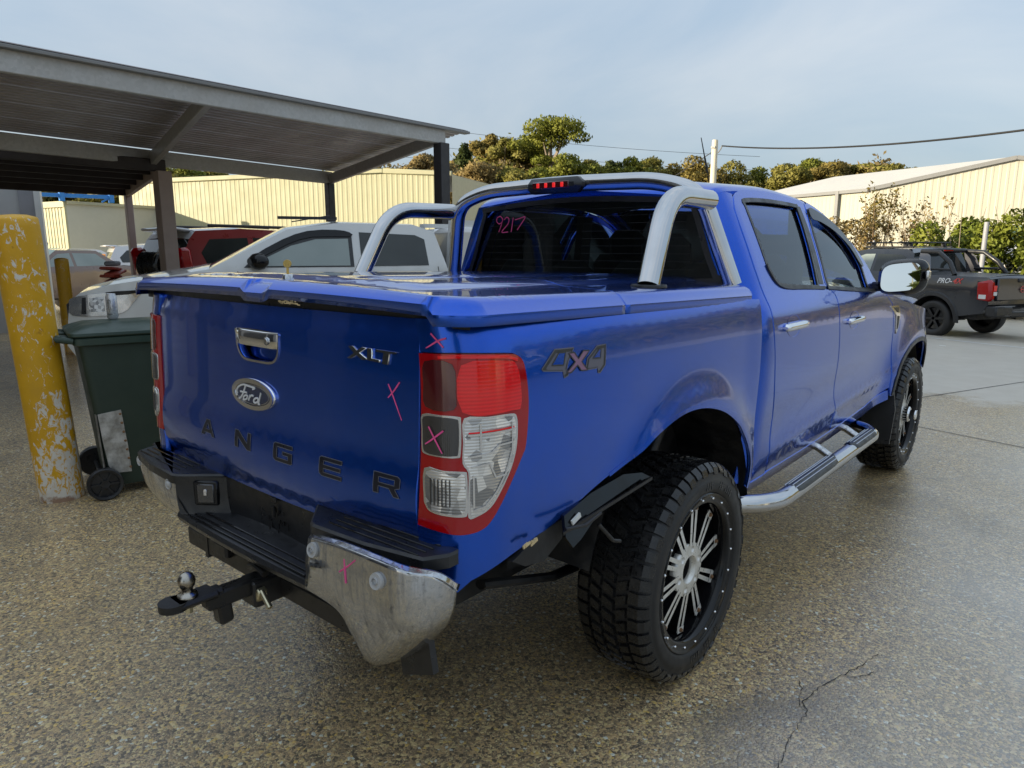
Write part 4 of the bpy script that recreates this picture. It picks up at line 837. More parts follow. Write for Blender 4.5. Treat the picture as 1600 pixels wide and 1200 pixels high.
# ---- cab interior
it = MB(); it.box((0, 1.65, .70), (1.50, 2.1, .16)); it.box((0, .62, 1.08), (1.46, .06, .58)); it.build('cab_floor', 'interior_grey', UTE)
hl_ = MB(); hl_.grid([[(x, y, float(rz(y)) + .02 - .05 * (x / .6) ** 2) for x in np.linspace(-.6, .6, 7)] for y in np.linspace(.60, 1.66, 6)]); hl_.build('headlining', 'interior_light', UTE)
for (sx, sy, w, hb_) in ((-.36, 1.62, .50, .60), (.36, 1.62, .50, .60), (-.36, .78, .60, .54), (.36, .78, .60, .54)):
    s_ = MB(); s_.box((sx, sy + .27, .92), (w, .52, .18), None, .06); s_.box((sx, sy + .02, 1.20), (w, .16, hb_), Matrix.Rotation(R_(10), 3, 'X'), .06)
    s_.build('cab_seat', 'seat_fabric', UTE)
    s_ = MB(); s_.box((sx, sy - .04, 1.545 if sy > 1 else 1.50), (.25, .11, .19), Matrix.Rotation(R_(8), 3, 'X'), .05); s_.tube([(sx - .06, sy - .03, 1.38), (sx - .06, sy - .03, 1.5)], .008, 8); s_.tube([(sx + .06, sy - .03, 1.38), (sx + .06, sy - .03, 1.5)], .008, 8); s_.build('headrest', 'seat_fabric', UTE)
d_ = MB(); d_.box((0, 2.42, 1.10), (1.50, .44, .28), None, .08); d_.build('dashboard', 'interior_grey', UTE)
w_ = MB(); w_.tube([(.37 + .18 * math.cos(t), 2.13 + .06 * math.sin(t), 1.19 + .17 * math.sin(t)) for t in np.linspace(0, 2 * math.pi, 28, endpoint=False)], .015, 8, closed=True); w_.bar((.37, 2.13, 1.19), (.37, 2.3, 1.12), .08, .08); w_.bar((.20, 2.13, 1.19), (.54, 2.13, 1.19), .03, .03); w_.build('steering_wheel', 'black_plastic', UTE)
for s in (-1, 1):
    t_ = MB(); t_.bar((s * .70, 1.50, .75), (s * .655, 1.55, 1.72), .05, .10, (0, 1, 0)); t_.build('inner_pillar', 'interior_grey', UTE)

# ---- wheels
WR, WX = .398, .817
def make_wheel(cy, s, cap=False):
    w = bpy.data.objects.new('wheel', None); COL.objects.link(w); w.parent = UTE; w.location = (s * WX, cy, WR); w.rotation_euler = (0, 0, 0 if s > 0 else math.pi)
    return w
def wheel_parts(w, cap):
    AX = (1, 0, 0)
    ty = MB(); prof = [(.275, .118), (.282, .126), (.292, .132), (.294, .135), (.306, .138), (.322, .1395), (.338, .139), (.340, .1365), (.352, .1355), (.366, .130), (.377, .120), (.3835, .105), (.385, .05), (.386, 0)]
    prof = prof + [(r, -h) for r, h in prof[-2::-1]]; ty.lathe(prof, 96, AX); tyre = ty.build('tyre', 'tyre_sidewall', w, 50)
    tr = MB(); N = 52
    for k in range(N):
        a0 = 2 * math.pi * k / N
        def blk(a, da, h0, h1, r0, r1, sk=0., dn=0.):
            v = []
            for (r, e) in ((r0, 1.), (r1, .86)):
                for (hh, aa) in ((h0, -da), (h1, -da), (h1, da), (h0, da)):
                    hm = (h0 + h1) / 2; hq = hm + (hh - hm) * e; ang = a + aa * e + sk * (hh - hm) / (h1 - h0); rr = r - dn * abs(hq) / .12
                    v.append((hq, rr * math.cos(ang), rr * math.sin(ang)))
            tr.add(v, [(4, 5, 6, 7), (0, 1, 5, 4), (1, 2, 6, 5), (2, 3, 7, 6), (3, 0, 4, 7)])
        st = 2 * math.pi / N
        blk(a0, st * .34, -.022, .024, .384, .3985, st * .35)
        blk(a0 + st * .5, st * .36, .030, .070, .383, .398, -st * .3); blk(a0 + st * .45, st * .36, -.068, -.028, .383, .398, st * .3)
        wide = .40 if k % 2 else .36
        for sg in (1, -1):
            a = a0 + st * .1; v = []
            for (da, q) in ((-1, 0), (1, 0)):
                for (h, r) in ((.076, .382), (.076, .3975), (.112, .3945), (.129, .380), (.1375, .356 if k % 2 else .366), (.128, .352)):
                    v.append((sg * h, r * math.cos(a + da * st * wide), r * math.sin(a + da * st * wide)))
            tr.add(v, [(0, 1, 7, 6), (1, 2, 8, 7), (2, 3, 9, 8), (3, 4, 10, 9), (4, 5, 11, 10), (0, 5, 4, 3, 2, 1)[::-1], (6, 7, 8, 9, 10, 11)[::-1]])
    tag(tr.build('tread', 'tyre_rubber', w, 25), kind='stuff')
    # raised sidewall lettering blocks
    sd = MB()
    for k in range(26):
        a = R_(50) + k * R_(3.2) + (R_(170) if k >= 13 else 0)
        if k in (4, 9, 17, 22): continue
        for rr, dr in ((.325, .009), (.310, .009)):
            if random.random() < .75: sd.box((.1395, rr * math.cos(a), rr * math.sin(a)), (.002, .008, dr * 1.4), Matrix.Rotation(a - math.pi / 2, 3, 'X'))
    tag(sd.build('sidewall_letters', 'tyre_rubber', w, 0), kind='stuff')
    rm = MB(); rm.lathe([(.268, .098), (.278, .118), (.287, .127), (.290, .131), (.286, .1345), (.279, .132), (.275, .128), (.260, .1275), (.252, .125), (.246, .117), (.243, .10), (.241, .07), (.239, .045), (.232, .02), (.222, -.02), (.215, -.11)], 72, AX); rim = rm.build('rim', 'black_gloss', w, 45)
    bk = MB(); bk.lathe([(.0, .0), (.20, .0)], 48, AX); bk.lathe([(.0, .0), (.16, -.005), (.16, -.03)], 40, AX); bk.build('brake_drum', 'black_underbody', w)
    bt = MB()
    for k in range(20):
        a = 2 * math.pi * k / 20; c = Vector((.127, .2675 * math.cos(a), .2675 * math.sin(a))); bt.lathe([(.0, .006), (.0035, .0055), (.0048, .003), (.005, 0)], 8, AX, c)
    tag(bt.build('rim_bolts', 'chrome', w, 60), kind='stuff')
    # spoke face: hub disc with six lug holes and ten split spokes ending in bolted tabs
    FX = .083
    hubpoly = [(.098 * math.cos(t), .098 * math.sin(t)) for t in np.linspace(0, 2 * math.pi, 60, endpoint=False)]
    bore = [(.052 * math.cos(t), .052 * math.sin(t)) for t in np.linspace(0, 2 * math.pi, 32, endpoint=False)]
    lugs = [[(.0745 * math.cos(c) + .0125 * math.cos(t), .0745 * math.sin(c) + .0125 * math.sin(t)) for t in np.linspace(0, 2 * math.pi, 14, endpoint=False)] for c in [R_(15 + 60 * k) for k in range(6)]]
    Pf = lambda y, z: np.stack([FX + .016 * sstep(.055, .115, np.hypot(y, z)) * 0 + .010 - .010 * np.clip((np.hypot(y, z) - .05) / .16, 0, 1), np.asarray(y, float), np.asarray(z, float)], -1)
    patch('hub_face', Pf, hubpoly, 'machined_alloy', w, holes=[bore] + lugs, step=.02, edge=.008, out=AX, skirt=.026)
    sp = MB(); tb = MB(); bl = MB()
    for k in range(1):
        a = 0.; ca, sa = math.cos(a), math.sin(a)
        pt = lambda r, t, h: (h, r * ca - t * sa, r * sa + t * ca)
        for s in (-1, 1):
            t0a, t1a, t0b, t1b = s * .0045, s * .0195, s * .0085, s * .0250
            h0, h1 = FX + .009, FX + .000
            v = [pt(.088, t0a, h0), pt(.088, t1a, h0), pt(.232, t1b, h1), pt(.232, t0b, h1)] + [pt(.088, t0a, h0 - .028), pt(.088, t1a, h0 - .028), pt(.234, t1b, h1 - .03), pt(.234, t0b, h1 - .03)]
            f = [(0, 1, 2, 3), (0, 4, 5, 1), (1, 5, 6, 2), (2, 6, 7, 3), (3, 7, 4, 0)]
            f = f if s > 0 else [q[::-1] for q in f]; sp.add(v, f[:1], 0); sp.add(v, f[1:], 1)
        if k % 1 == 0:
            v = [pt(.214, -.025, FX + .0025), pt(.214, .025, FX + .0025), pt(.236, .022, FX + .004), pt(.236, -.022, FX + .004), pt(.214, -.025, FX - .02), pt(.214, .025, FX - .02), pt(.240, .022, FX - .02), pt(.240, -.022, FX - .02)]
            tb.add(v, [(0, 1, 2, 3)[::1], (0, 4, 5, 1), (1, 5, 6, 2), (3, 7, 4, 0)])
            bl.lathe([(.0, .007), (.0055, .007), (.0062, .003), (.0085, .0025), (.0085, 0)], 8, AX, pt(.225, 0, FX + .004))
    sp.add(tb.v, tb.f[:1], 0); sp.add(tb.v, tb.f[1:], 1)
    m1, m2 = sp.mesh(30), bl.mesh(40)
    for k in range(10):
        for nm, mm, mt in (('spoke', m1, 'machined_alloy'), ('spoke_bolt', m2, 'rusty_bolt')):
            o = bpy.data.objects.new(nm, mm); COL.objects.link(o); o.parent = w; o.rotation_euler = (2 * math.pi * k / 10 + R_(9), 0, 0)
            if not mm.materials:
                mm.materials.append(MATS[mt]); mm.materials.append(MATS['black_gloss'])
    hc = MB(); hc.lathe([(.052, FX + .008), (.050, FX - .03), (.046, FX - .05), (.0, FX - .052)], 32, AX); hc.build('hub_bore', 'dark_steel', w)
    if cap:
        hc = MB(); hc.lathe([(.054, FX + .005), (.054, FX + .045), (.048, FX + .052), (.034, FX + .054), (.034, FX + .085), (.028, FX + .092), (.0, FX + .094)], 28, AX); hc.build('hub_lock', 'chrome', w, 40)
wh = make_wheel(0, 1); wheel_parts(wh, False)
wf = make_wheel(3.22, 1); wheel_parts(wf, True); wf.rotation_euler = (R_(13), 0, 0)
for src, cy in ((wh, 0), (wf, 3.22)):
    n_w = make_wheel(cy, -1)
    for ch in src.children: dup(ch, n_w)

# ---- arches, underbody
for s in (-1, 1):
    for yc, zc, r, x0 in ((0, .44, .60, .56), (3.25, .46, .53, .56)):
        l_ = MB(); l_.grid([[(s * x, yc + r * math.cos(a), zc + r * .97 * math.sin(a)) for x in (x0, .70, .868)] for a in np.linspace(R_(6), R_(174 if yc else 165), 26)])
        ring_ = [(s * x0, yc + r * math.cos(a), zc + r * .97 * math.sin(a)) for a in np.linspace(R_(6), R_(174), 26)]; l_.add(ring_, [tuple(range(26))]); l_.build('arch_liner', 'black_underbody', UTE, 40)
ub = MB(); ub.box((0, 1.85, .60), (1.40, 4.5, .10)); ub.build('floor_pan', 'black_underbody', UTE)
for s in (-1, 1):
    c_ = MB(); c_.box((s * .46, 1.5, .49), (.09, 5.1, .13), None, .01); c_.build('chassis_rail', 'black_underbody', UTE)
    c_ = MB(); c_.tube([(s * .56, -.72, .50), (s * .56, -.35, .39), (s * .56, .0, .36), (s * .56, .5, .42)], .022, 8, flat=.7); c_.build('leaf_spring', 'black_underbody', UTE)
    c_ = MB(); c_.tube([(s * .62, .30, .86), (s * .60, -.02, .40)], [.03, .026], 12); c_.build('shock_absorber', 'dark_steel', UTE)
ax_ = MB(); ax_.tube([(-.70, 0, WR), (.70, 0, WR)], .045, 12); ax_.lathe([(.0, -.13), (.09, -.12), (.15, 0), (.09, .12), (0, .13)], 18, (0, 1, 0), (.05, 0, WR)); ax_.tube([(-.70, 3.22, WR), (.70, 3.22, WR)], .05, 12); ax_.build('axles', 'black_underbody', UTE)
ex_ = MB(); ex_.tube([(.40, 2.4, .45), (.42, .6, .44), (.44, .2, .56), (.46, -.6, .52)], .04, 12); ex_.build('exhaust', 'dark_steel', UTE)
# front mud flap
for s in (-1, 1):
    f_ = MB(); f_.prism([(.74, .60), (.925, .62), (.945, .50), (.935, .275), (.80, .262), (.755, .34)], lambda a, b, t: (s * a, 2.80 + .02 * t + .10 * (b - .6), b), 1); f_.build('mud_flap', 'black_plastic', UTE, 30)
# torn remains of the rear guard and bracket on the right
br = MB(); prof = [(-.305, .822), (-.34, .842), (-.43, .856), (-.60, .842), (-.735, .815), (-.755, .765), (-.74, .735), (-.70, .745), (-.60, .785), (-.50, .810), (-.40, .822)]
br.prism(prof, lambda a, b, t: (.872 + .010 * t + .05 * (a + .8) + .45 * (.82 - b), a, b), 1); br.build('torn_bracket', 'black_gloss', UTE, 30)
br = MB(); br.tube([(.91, -.60, .755), (.935, -.56, .70), (.94, -.53, .69)], .006, 8); br.tube([(.925, -.78, .80), (.935, -.70, .79), (.93, -.62, .80)], .005, 8); br.bar((.902, -.76, .775), (.925, -.33, .828), .005, .010); br.build('bracket_stay', 'dark_steel', UTE)
br = MB(); br.prism([(-.93, .745), (-.82, .785), (-.70, .80), (-.72, .74), (-.80, .70), (-.88, .715)], lambda a, b, t: (.80 + .07 * t, a, b), 1); br.build('torn_inner_guard', 'black_underbody', UTE, 30)
br = MB()
for k in range(9): br.box((.888 + random.uniform(-.002, .002), -.91 + .055 * random.random(), .776 + random.uniform(0, .012)), (.004, random.uniform(.006, .02), random.uniform(.004, .010)), Matrix.Rotation(.3, 3, 'X'))
br.build('chipped_edge', 'scraped_primer', UTE, 0)
br = MB(); br.box((.902, -.70, .800), (.006, .04, .014), Matrix.Rotation(.35, 3, 'X')); br.build('bare_metal_tab', 'bare_white', UTE, 0)

# ---- rear bumper
def plan_y(x): return -1.208 + .03 * (abs(x) / .45 < 1) * 0 + .055 * max(0, (abs(x) - .45) / .40) ** 2 + (.25 * max(0, (abs(x) - .80) / .09) ** 2)
bm = MB(); rows = []
for z, dy in ((.770, .022), (.757, .002), (.742, 0), (.70, 0), (.65, .008), (.60, .03), (.565, .075), (.55, .12)):
    inner = .405 - .10 * max(0, (.70 - z) / .15)
    rows.append([(-x, plan_y(x) + dy, z) for x in np.linspace(inner, .885, 20)])
bm.grid(rows); bm.build('chrome_end', 'dull_chrome', UTE, 40, flip=True)
for s, zt in ((-1, .772), (1, .812)):        # black step pads
    st = MB(); xe1 = .872 if s < 0 else .832
    top = [(s * xe1, -1.085), (s * xe1, plan_y(min(xe1, .865)) + .01), (s * .80, plan_y(.80) - .004), (s * .62, plan_y(.62) - .004), (s * .42, -1.213), (s * .395, -1.205), (s * .27, -1.095), (s * .27, -1.06)]
    tz = lambda x: zt + (0.012 * (abs(x) - .4) if s > 0 else 0)
    n = len(top); ins = [(a * .985 + s * .007, b + .006) for a, b in top]
    v = [(a, b, tz(a) - .034) for a, b in top] + [(a, b, tz(a) - .006) for a, b in top] + [(a, b, tz(a)) for a, b in ins]
    f = [(i, (i + 1) % n, n + (i + 1) % n, n + i) for i in range(n)] + [(n + i, n + (i + 1) % n, 2 * n + (i + 1) % n, 2 * n + i) for i in range(n)] + [tuple(range(2 * n, 3 * n))]
    if s < 0: f = [q[::-1] for q in f]
    st.add(v, f); pad = st.build('step_pad', 'black_plastic', UTE, 30)
    rb = MB()
    for k in range(4):
        yy = -1.175 + k * .024; rb.bar((s * .44, yy, tz(.44) + .001), (s * .78, yy + .010, tz(.78) + .001), .006, .005, bev=.002)
    rb.build('step_rib', 'black_gloss', pad, 40)
# centre step, slanted side walls, plate panel, lower lip
cs = MB(); prof = [(-1.085, .648), (-1.11, .640), (-1.19, .634), (-1.208, .628), (-1.214, .615), (-1.208, .598), (-1.18, .575), (-1.10, .56)]
cs.grid([[(x, y + .012 * (x / .42) ** 2, z) for (y, z) in prof] for x in np.linspace(-.43, .43, 17)]); cs.build('centre_step', 'black_plastic', UTE, 40)
rb = MB()
for yy, zz in ((-1.195, .635), (-1.178, .6375), (-1.15, .639)): rb.tube([(-.34, yy, zz), (.34, yy, zz)], .0035, 8)
rb.build('step_rib', 'black_gloss', UTE, 40)
for s, zt in ((-1, .772), (1, .80)):
    sw = MB(); a0, a1 = (s * .405, -1.208), (s * .262, -1.098)
    rows = [[(a0[0] + (a1[0] - a0[0]) * t - s * .0, a0[1] + (a1[1] - a0[1]) * t, z) for t in np.linspace(0, 1, 6)] for z in (zt - .008, zt - .03, .70, .66, .634)]
    rows = [[(x - s * .02 * max(0, (.70 - z) / .07) ** 2, y, z) for x, y, z in r] for r in rows]
    sw.grid(rows); sw.build('step_wall', 'black_plastic', UTE, 40, flip=s > 0)
    d = Vector((a1[0] - a0[0], a1[1] - a0[1], 0)).normalized(); nn = Vector((-s * 1., -.0, 0)); nn = Vector((d.y * (1 if s > 0 else -1) * 1., -d.x * (1 if s > 0 else -1), 0)); nn = nn if nn.y < 0 else -nn
    c = Vector((a0[0] + (a1[0] - a0[0]) * .60, a0[1] + (a1[1] - a0[1]) * .60, .708)); Mx = Matrix((d, nn, Vector((0, 0, 1)))).transposed()
    pb = MB(); pb.box(c + nn * .002, (.088, .014, .088), Mx, .012); lampb = pb.build('plate_lamp', 'black_gloss', UTE, 40)
    pb = MB(); pb.box(c + nn * .007, (.062, .010, .070), Mx, .010); pb.build('plate_lamp_lens', 'smoked_lens', lampb, 40)
    pb = MB(); pb.box(c + nn * .0125 + Vector((0, 0, .005)), (.012, .003, .022), Mx, .002); pb.build('plate_lamp_bulb', 'lens_frame', lampb, 40)
pp = MB(); pp.grid([[(x, -1.098 + .012 * (1 - (x / .27) ** 2), z) for x in np.linspace(-.27, .27, 7)] for z in (.80, .72, .64)]); plate = pp.build('plate_panel', 'black_plastic', UTE, 40)
pk = MB(); pk.box((.03, -1.096, .755), (.03, .01, .02), None, .004); pk.tube([(.03, -1.10, .735), (.03, -1.10, .70)], .006, 8)
for k in range(16): pk.box((.02 + random.uniform(-.06, .09), -1.089 - .003, .665 + random.uniform(-.02, .06)), (.003, .003, random.uniform(.006, .02)))
tag(pk.build('plate_clip', 'dark_steel', UTE, 30), kind='stuff')
# right chrome end, bent down and away
NET = [[(.417, -1.225, .775), (.405, -1.228, .715), (.392, -1.222, .665), (.342, -1.195, .600)], [(.591, -1.245, .803), (.582, -1.249, .735), (.560, -1.242, .672), (.500, -1.205, .597)], [(.722, -1.252, .812), (.716, -1.256, .735), (.690, -1.246, .660), (.552, -1.195, .537)],
       [(.812, -1.238, .806), (.806, -1.240, .728), (.775, -1.225, .640), (.585, -1.165, .456)], [(.856, -1.185, .786), (.846, -1.183, .712), (.806, -1.170, .625), (.668, -1.120, .487)], [(.862, -1.125, .735), (.846, -1.118, .680), (.800, -1.105, .610), (.700, -1.070, .515)]]
cols = [crs([(c[0][0] - .010, c[0][1] + .022, c[0][2] + .008), (c[0][0], c[0][1] + .004, c[0][2] + .002)] + c + [(c[3][0] - .01, c[3][1] + .05, c[3][2] + .006)], 5) for c in NET]
rows = [crs([cols[j][i] for j in range(6)], 7) for i in range(len(cols[0]))]
def dent(q):
    x, y, z = q; return (x, y + .005 * math.exp(-(((x - .66) / .05) ** 2 + ((z - .70) / .07) ** 2)) , z)
bm = MB(); bm.grid([[dent(q) for q in r] for r in rows]); ce = tag(bm.build('chrome_end', 'dull_chrome', UTE, 50), label='bent chrome bumper corner hanging down')
sm_ = ce.modifiers.new('thickness', 'SOLIDIFY'); sm_.thickness = .003; sm_.offset = -1
for bx, by, bz in ((.454, -1.238, .760), (.743, -1.261, .776)):
    b_ = MB(); b_.lathe([(.008, .010), (.0085, .004), (.012, .004), (.019, .006), (.020, .003), (.020, -.008)], 22, (.06, -.97, .2), (bx, by, bz)); b_.disc(.009, (bx, by - .004, bz), (.06, -.97, .2), 12); b_.build('bumper_stud', 'panel_grey', ce, 40)
for bx, bz in ((-.46, .725), (-.80, .73)):
    b_ = MB(); b_.lathe([(.0, .006), (.008, .005), (.012, 0), (.018, .003), (.020, 0)], 18, (0, -1, 0), (bx, plan_y(bx) - .001, bz)); b_.build('bumper_stud', 'panel_grey', UTE, 40)
xm = MB(); xm.tube([(.606, -1.2495, .785), (.611, -1.2530, .755), (.613, -1.2535, .726)], .0028, 6); xm.tube([(.655, -1.2520, .798), (.62, -1.2520, .770), (.585, -1.2505, .746)], .0028, 6); tag(xm.build('crayon_cross', 'pink_crayon', ce, 60), label='pink crayon cross on the bent chrome')
# hanging lower black guard under the bent end
hg = MB(); hg.prism([(.60, .52), (.72, .56), (.74, .45), (.62, .40)], lambda a, b, t: (a, -1.09 + .02 * t, b), 1); hg.build('lower_guard', 'black_plastic', UTE, 30)
# ---- tow bar
tb_ = MB(); tb_.bar((-.60, -1.06, .465), (.60, -1.06, .465), .075, .075, bev=.008); tb_.build('tow_crossbar', 'dark_steel', UTE, 30)
for s in (-1, 1):
    t_ = MB(); t_.prism([(-1.10, .55), (-.85, .58), (-.85, .44), (-1.10, .42)], lambda a, b, t: (s * (.44 + .02 * t), a, b), 1); t_.build('tow_side_plate', 'dark_steel', UTE, 30)
t_ = MB(); t_.box((0, -1.125, .468), (.085, .13, .085), None, .006); t_.tube([(-.045, -1.15, .53), (-.02, -1.15, .54), (.045, -1.15, .53)], .012, 10); t_.build('tow_receiver', 'dark_steel', UTE, 30)
t_ = MB(); t_.box((0, -1.225, .490), (.052, .20, .052), None, .006); t_.box((0, -1.355, .517), (.082, .125, .022), None, .008); t_.box((0, -1.30, .50), (.05, .06, .05), None, .008); t_.bar((0, -1.275, .475), (0, -1.268, .405), .05, .045, (0, 1, 0), bev=.008); t_.lathe([(.041, -.011), (.041, .011)], 24, (0, 0, 1), (0, -1.415, .517)); t_.disc(.041, (0, -1.415, .528), (0, 0, 1)); t_.build('tow_tongue', 'dark_steel', UTE, 30)
t_ = MB(); t_.lathe([(.0, .075), (.010, .0735), (.019, .067), (.0245, .055), (.025, .048), (.022, .035), (.016, .026), (.0145, .018), (.0165, .012), (.027, .009), (.029, .004), (.029, 0)], 28, (0, 0, 1), (0, -1.372, .528)); t_.build('tow_ball', 'tow_ball_steel', UTE, 60)
t_ = MB(); t_.lathe([(.0, -.05), (.012, -.05), (.012, -.034), (.020, -.034), (.020, -.010)], 6, (0, 0, 1), (0, -1.372, .528)); t_.build('tow_nut', 'zinc_pin', UTE, 20)
t_ = MB(); t_.tube([(-.05, -1.165, .470), (.06, -1.165, .470)], .008, 10); t_.tube([(.055, -1.172, .485), (.105, -1.175, .447)], .0085, 12); t_.box((.045, -1.17, .470), (.02, .03, .045), Matrix.Rotation(.4, 3, 'Y'), .004); t_.build('hitch_pin', 'zinc_pin', UTE, 40)
t_ = MB(); t_.box((-.30, -1.10, .50), (.09, .05, .05), None, .008); t_.tube([(-.25, -1.10, .505), (-.10, -1.11, .52), (-.04, -1.13, .53)], .008, 8); t_.build('trailer_plug', 'dark_steel', UTE, 30)
t_ = MB(); t_.box((.43, -1.105, .50), (.05, .004, .045)); t_.build('compliance_tag', 'panel_grey', UTE, 0)
# ---- side steps
for s in (-1, 1):
    t_ = MB(); t_.tube(bend([(s * .70, .42, .49), (s * .90, .57, .478), (s * .962, .72, .470), (s * .962, 2.20, .462), (s * .90, 2.31, .462), (s * .72, 2.34, .47)], .10, 7), .040, 20); stp = t_.build('side_step', 'polished_steel', UTE, 60)
    for y0, y1 in ((.80, 1.46), (1.72, 2.16)):
        p_ = MB(); rows = []
        for y in np.linspace(y0, y1, 14):
            e = math.sqrt(max(0, 1 - abs((2 * (y - y0) / (y1 - y0) - 1)) ** 10)); rows.append([(s * .962 + s * .0425 * math.sin(a) * 1., y, .466 + .0425 * math.cos(a) + .001) for a in np.linspace(R_(-72) * e, R_(72) * e, 9)])
        p_.grid(rows); p_.build('step_tread', 'black_plastic', stp, 60, flip=s > 0)
        p_ = MB()
        for a in (-34, -11, 12, 35): p_.bar((s * (.962 + .0435 * math.sin(R_(a))), y0 + .04, .467 + .0435 * math.cos(R_(a))), (s * (.962 + .0435 * math.sin(R_(a))), y1 - .04, .467 + .0435 * math.cos(R_(a))), .005, .004, bev=.0015)
        p_.build('tread_rib', 'polished_steel', stp, 30)
    for yb in (1.52, 2.02):
        p_ = MB(); p_.tube([(s * .70, yb, .55), (s * .86, yb, .515), (s * .94, yb, .470)], .020, 12); p_.build('step_bracket', 'dull_chrome', stp, 50)
# ---- whip aerial on the front corner
a_ = MB(); b0, b1 = Vector((-.72, 3.98, 1.05)), Vector((-1.055, 3.90, 2.50)); a_.tube([b0, b0.lerp(b1, .80)], [.009, .0045], 8); a_.tube([b0.lerp(b1, .79), b0.lerp(b1, .88)], .009, 8); a_.tube([b0.lerp(b1, .88), b1], [.006, .004], 8); a_.build('whip_aerial', 'cable_black', UTE, 60)
# ================================================================ the place
def gz(y): return -.022 * max(0., y - 5.)
# ground: one sheet, level under the ute and falling gently away past it
ys = [-400, -120, -40, -10, 0, 3, 5, 8, 12, 20, 40, 80, 200, 700]; xs = [-500, -150, -60, -20, -5, 5, 20, 60, 200, 500]
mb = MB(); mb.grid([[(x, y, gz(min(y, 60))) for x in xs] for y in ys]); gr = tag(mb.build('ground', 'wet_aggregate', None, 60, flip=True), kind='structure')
def strip(mb, pts, w, lift=.004):
    P = [Vector((a, b, 0)) for a, b in pts]; rows = []
    for i, p in enumerate(P):
        t = (P[min(i + 1, len(P) - 1)] - P[max(i - 1, 0)]).normalized(); s = Vector((-t.y, t.x, 0)); ww = w[i] if isinstance(w, list) else w
        rows.append([(p.x + s.x * ww / 2 * k, p.y + s.y * ww / 2 * k, gz(p.y + s.y * ww / 2 * k) + lift) for k in (-1, 1)])
    mb.grid(rows)
for pts, w in (([(-6, 6.3), (.842, 4.626), (1.54, 4.44), (7, 3.0)], .012), ([(.05, 4.9), (.608, 6.55), (1.192, 8.304), (2.6, 12.5)], .012)):
    mb = MB(); strip(mb, densify(pts, .5, False), w); tag(mb.build('slab_joint', 'joint_dark', None, 0), kind='structure')
for pts in ([(1.36, -.40), (1.353, -.268), (1.342, -.157), (1.333, -.046), (1.337, .041), (1.304, .103), (1.317, .195), (1.34, .263), (1.368, .354), (1.395, .457), (1.424, .582)], [(1.335, .041), (1.30, .07), (1.282, .155), (1.25, .21)], [(1.368, .354), (1.41, .37), (1.45, .44)]):
    q = []
    for i, a in enumerate(densify(pts, .018, False)): q.append((a[0] + random.uniform(-.006, .006), a[1] + random.uniform(-.006, .006)))
    mb = MB(); strip(mb, q, [.0034 * (.25 + random.random()) for _ in q], .003); tag(mb.build('ground_crack', 'joint_dark', None, 0), kind='structure')
mb = MB(); strip(mb, densify([(-.75, 13.6), (.1, 13.2), (.9, 12.9)], .4, False), .10); tag(mb.build('painted_line', 'white_line', None, 0), kind='structure')
mb = MB(); strip(mb, densify([(.95, 12.9), (1.9, 12.3), (3.5, 11.6)], .4, False), .10); tag(mb.build('painted_line', 'white_line', None, 0), kind='structure')

# ---- hill and bush beyond the yard
AZ0 = 40.62
def pol(az, d, z=0.): a = R_(az); return (CAM.x - d * math.sin(a), CAM.y + d * math.cos(a), z)
def hill_z(az, d):
    r = 10.6 * sstep(42, 80, d) + 6 * sstep(85, 170, d)
    return float(r * (.75 + .25 * math.sin(az * .16 + 1.) + .12 * math.sin(az * .5)) - 1.0)
mb = MB(); mb.grid([[pol(az, d, hill_z(az, d)) for d in (44, 50, 56, 62, 70, 78, 90, 110, 140, 170, 240)] for az in np.arange(-110, 112, 3.)]); tag(mb.build('hill', 'hill_soil', None, 60), kind='structure')
def cards(name, pts, size, mat, parent=None, asp=1.8, seed=1, up=.35, nrm=None):
    g = np.random.default_rng(seed); n = len(pts); pts = np.asarray(pts, float)
    a = g.normal(size=(n, 3)); a[:, 2] -= up; a /= np.linalg.norm(a, axis=1, keepdims=True); b = g.normal(size=(n, 3)); b -= (a * b).sum(1, keepdims=True) * a; b /= np.linalg.norm(b, axis=1, keepdims=True)
    s = (np.asarray(size) * g.uniform(.6, 1.3, n))[:, None]; l, w = a * s * asp * .5, b * s * .5
    if nrm is not None:
        w = np.where((np.cross(l, w) * np.asarray(nrm)).sum(1, keepdims=True) > 0, w, -w)
    V = np.stack([pts - l, pts - w * .9 + l * .1, pts + l, pts + w * .9 + l * .1], 1).reshape(-1, 3)
    me = bpy.data.meshes.new('leaves'); me.vertices.add(4 * n); me.vertices.foreach_set('co', V.ravel()); me.loops.add(4 * n); me.loops.foreach_set('vertex_index', np.arange(4 * n)); me.polygons.add(n); me.polygons.foreach_set('loop_start', np.arange(n) * 4); me.polygons.foreach_set('loop_total', np.full(n, 4)); me.update(calc_edges=True)
    if nrm is not None:                                             # leaves shade with the clump they belong to
        q = np.asarray(nrm) + g.normal(size=(n, 3)) * .45; q[:, 2] += .15; q /= np.linalg.norm(q, axis=1, keepdims=True)
        me.polygons.foreach_set('use_smooth', [True] * n); me.normals_split_custom_set_from_vertices(np.repeat(q, 4, 0).tolist())
    return link(name, me, mat, parent)
def clump_pts(c, r, n, g, hollow=.45):
    d = g.normal(size=(n, 3)); d /= np.linalg.norm(d, axis=1, keepdims=True); k = ((hollow + (1 - hollow) * g.random(n) ** .6) * (1 + .28 * (g.random(n) < .16) * g.random(n)))[:, None]
    return np.array(c) + d * k * np.array(r)
TS = [100]
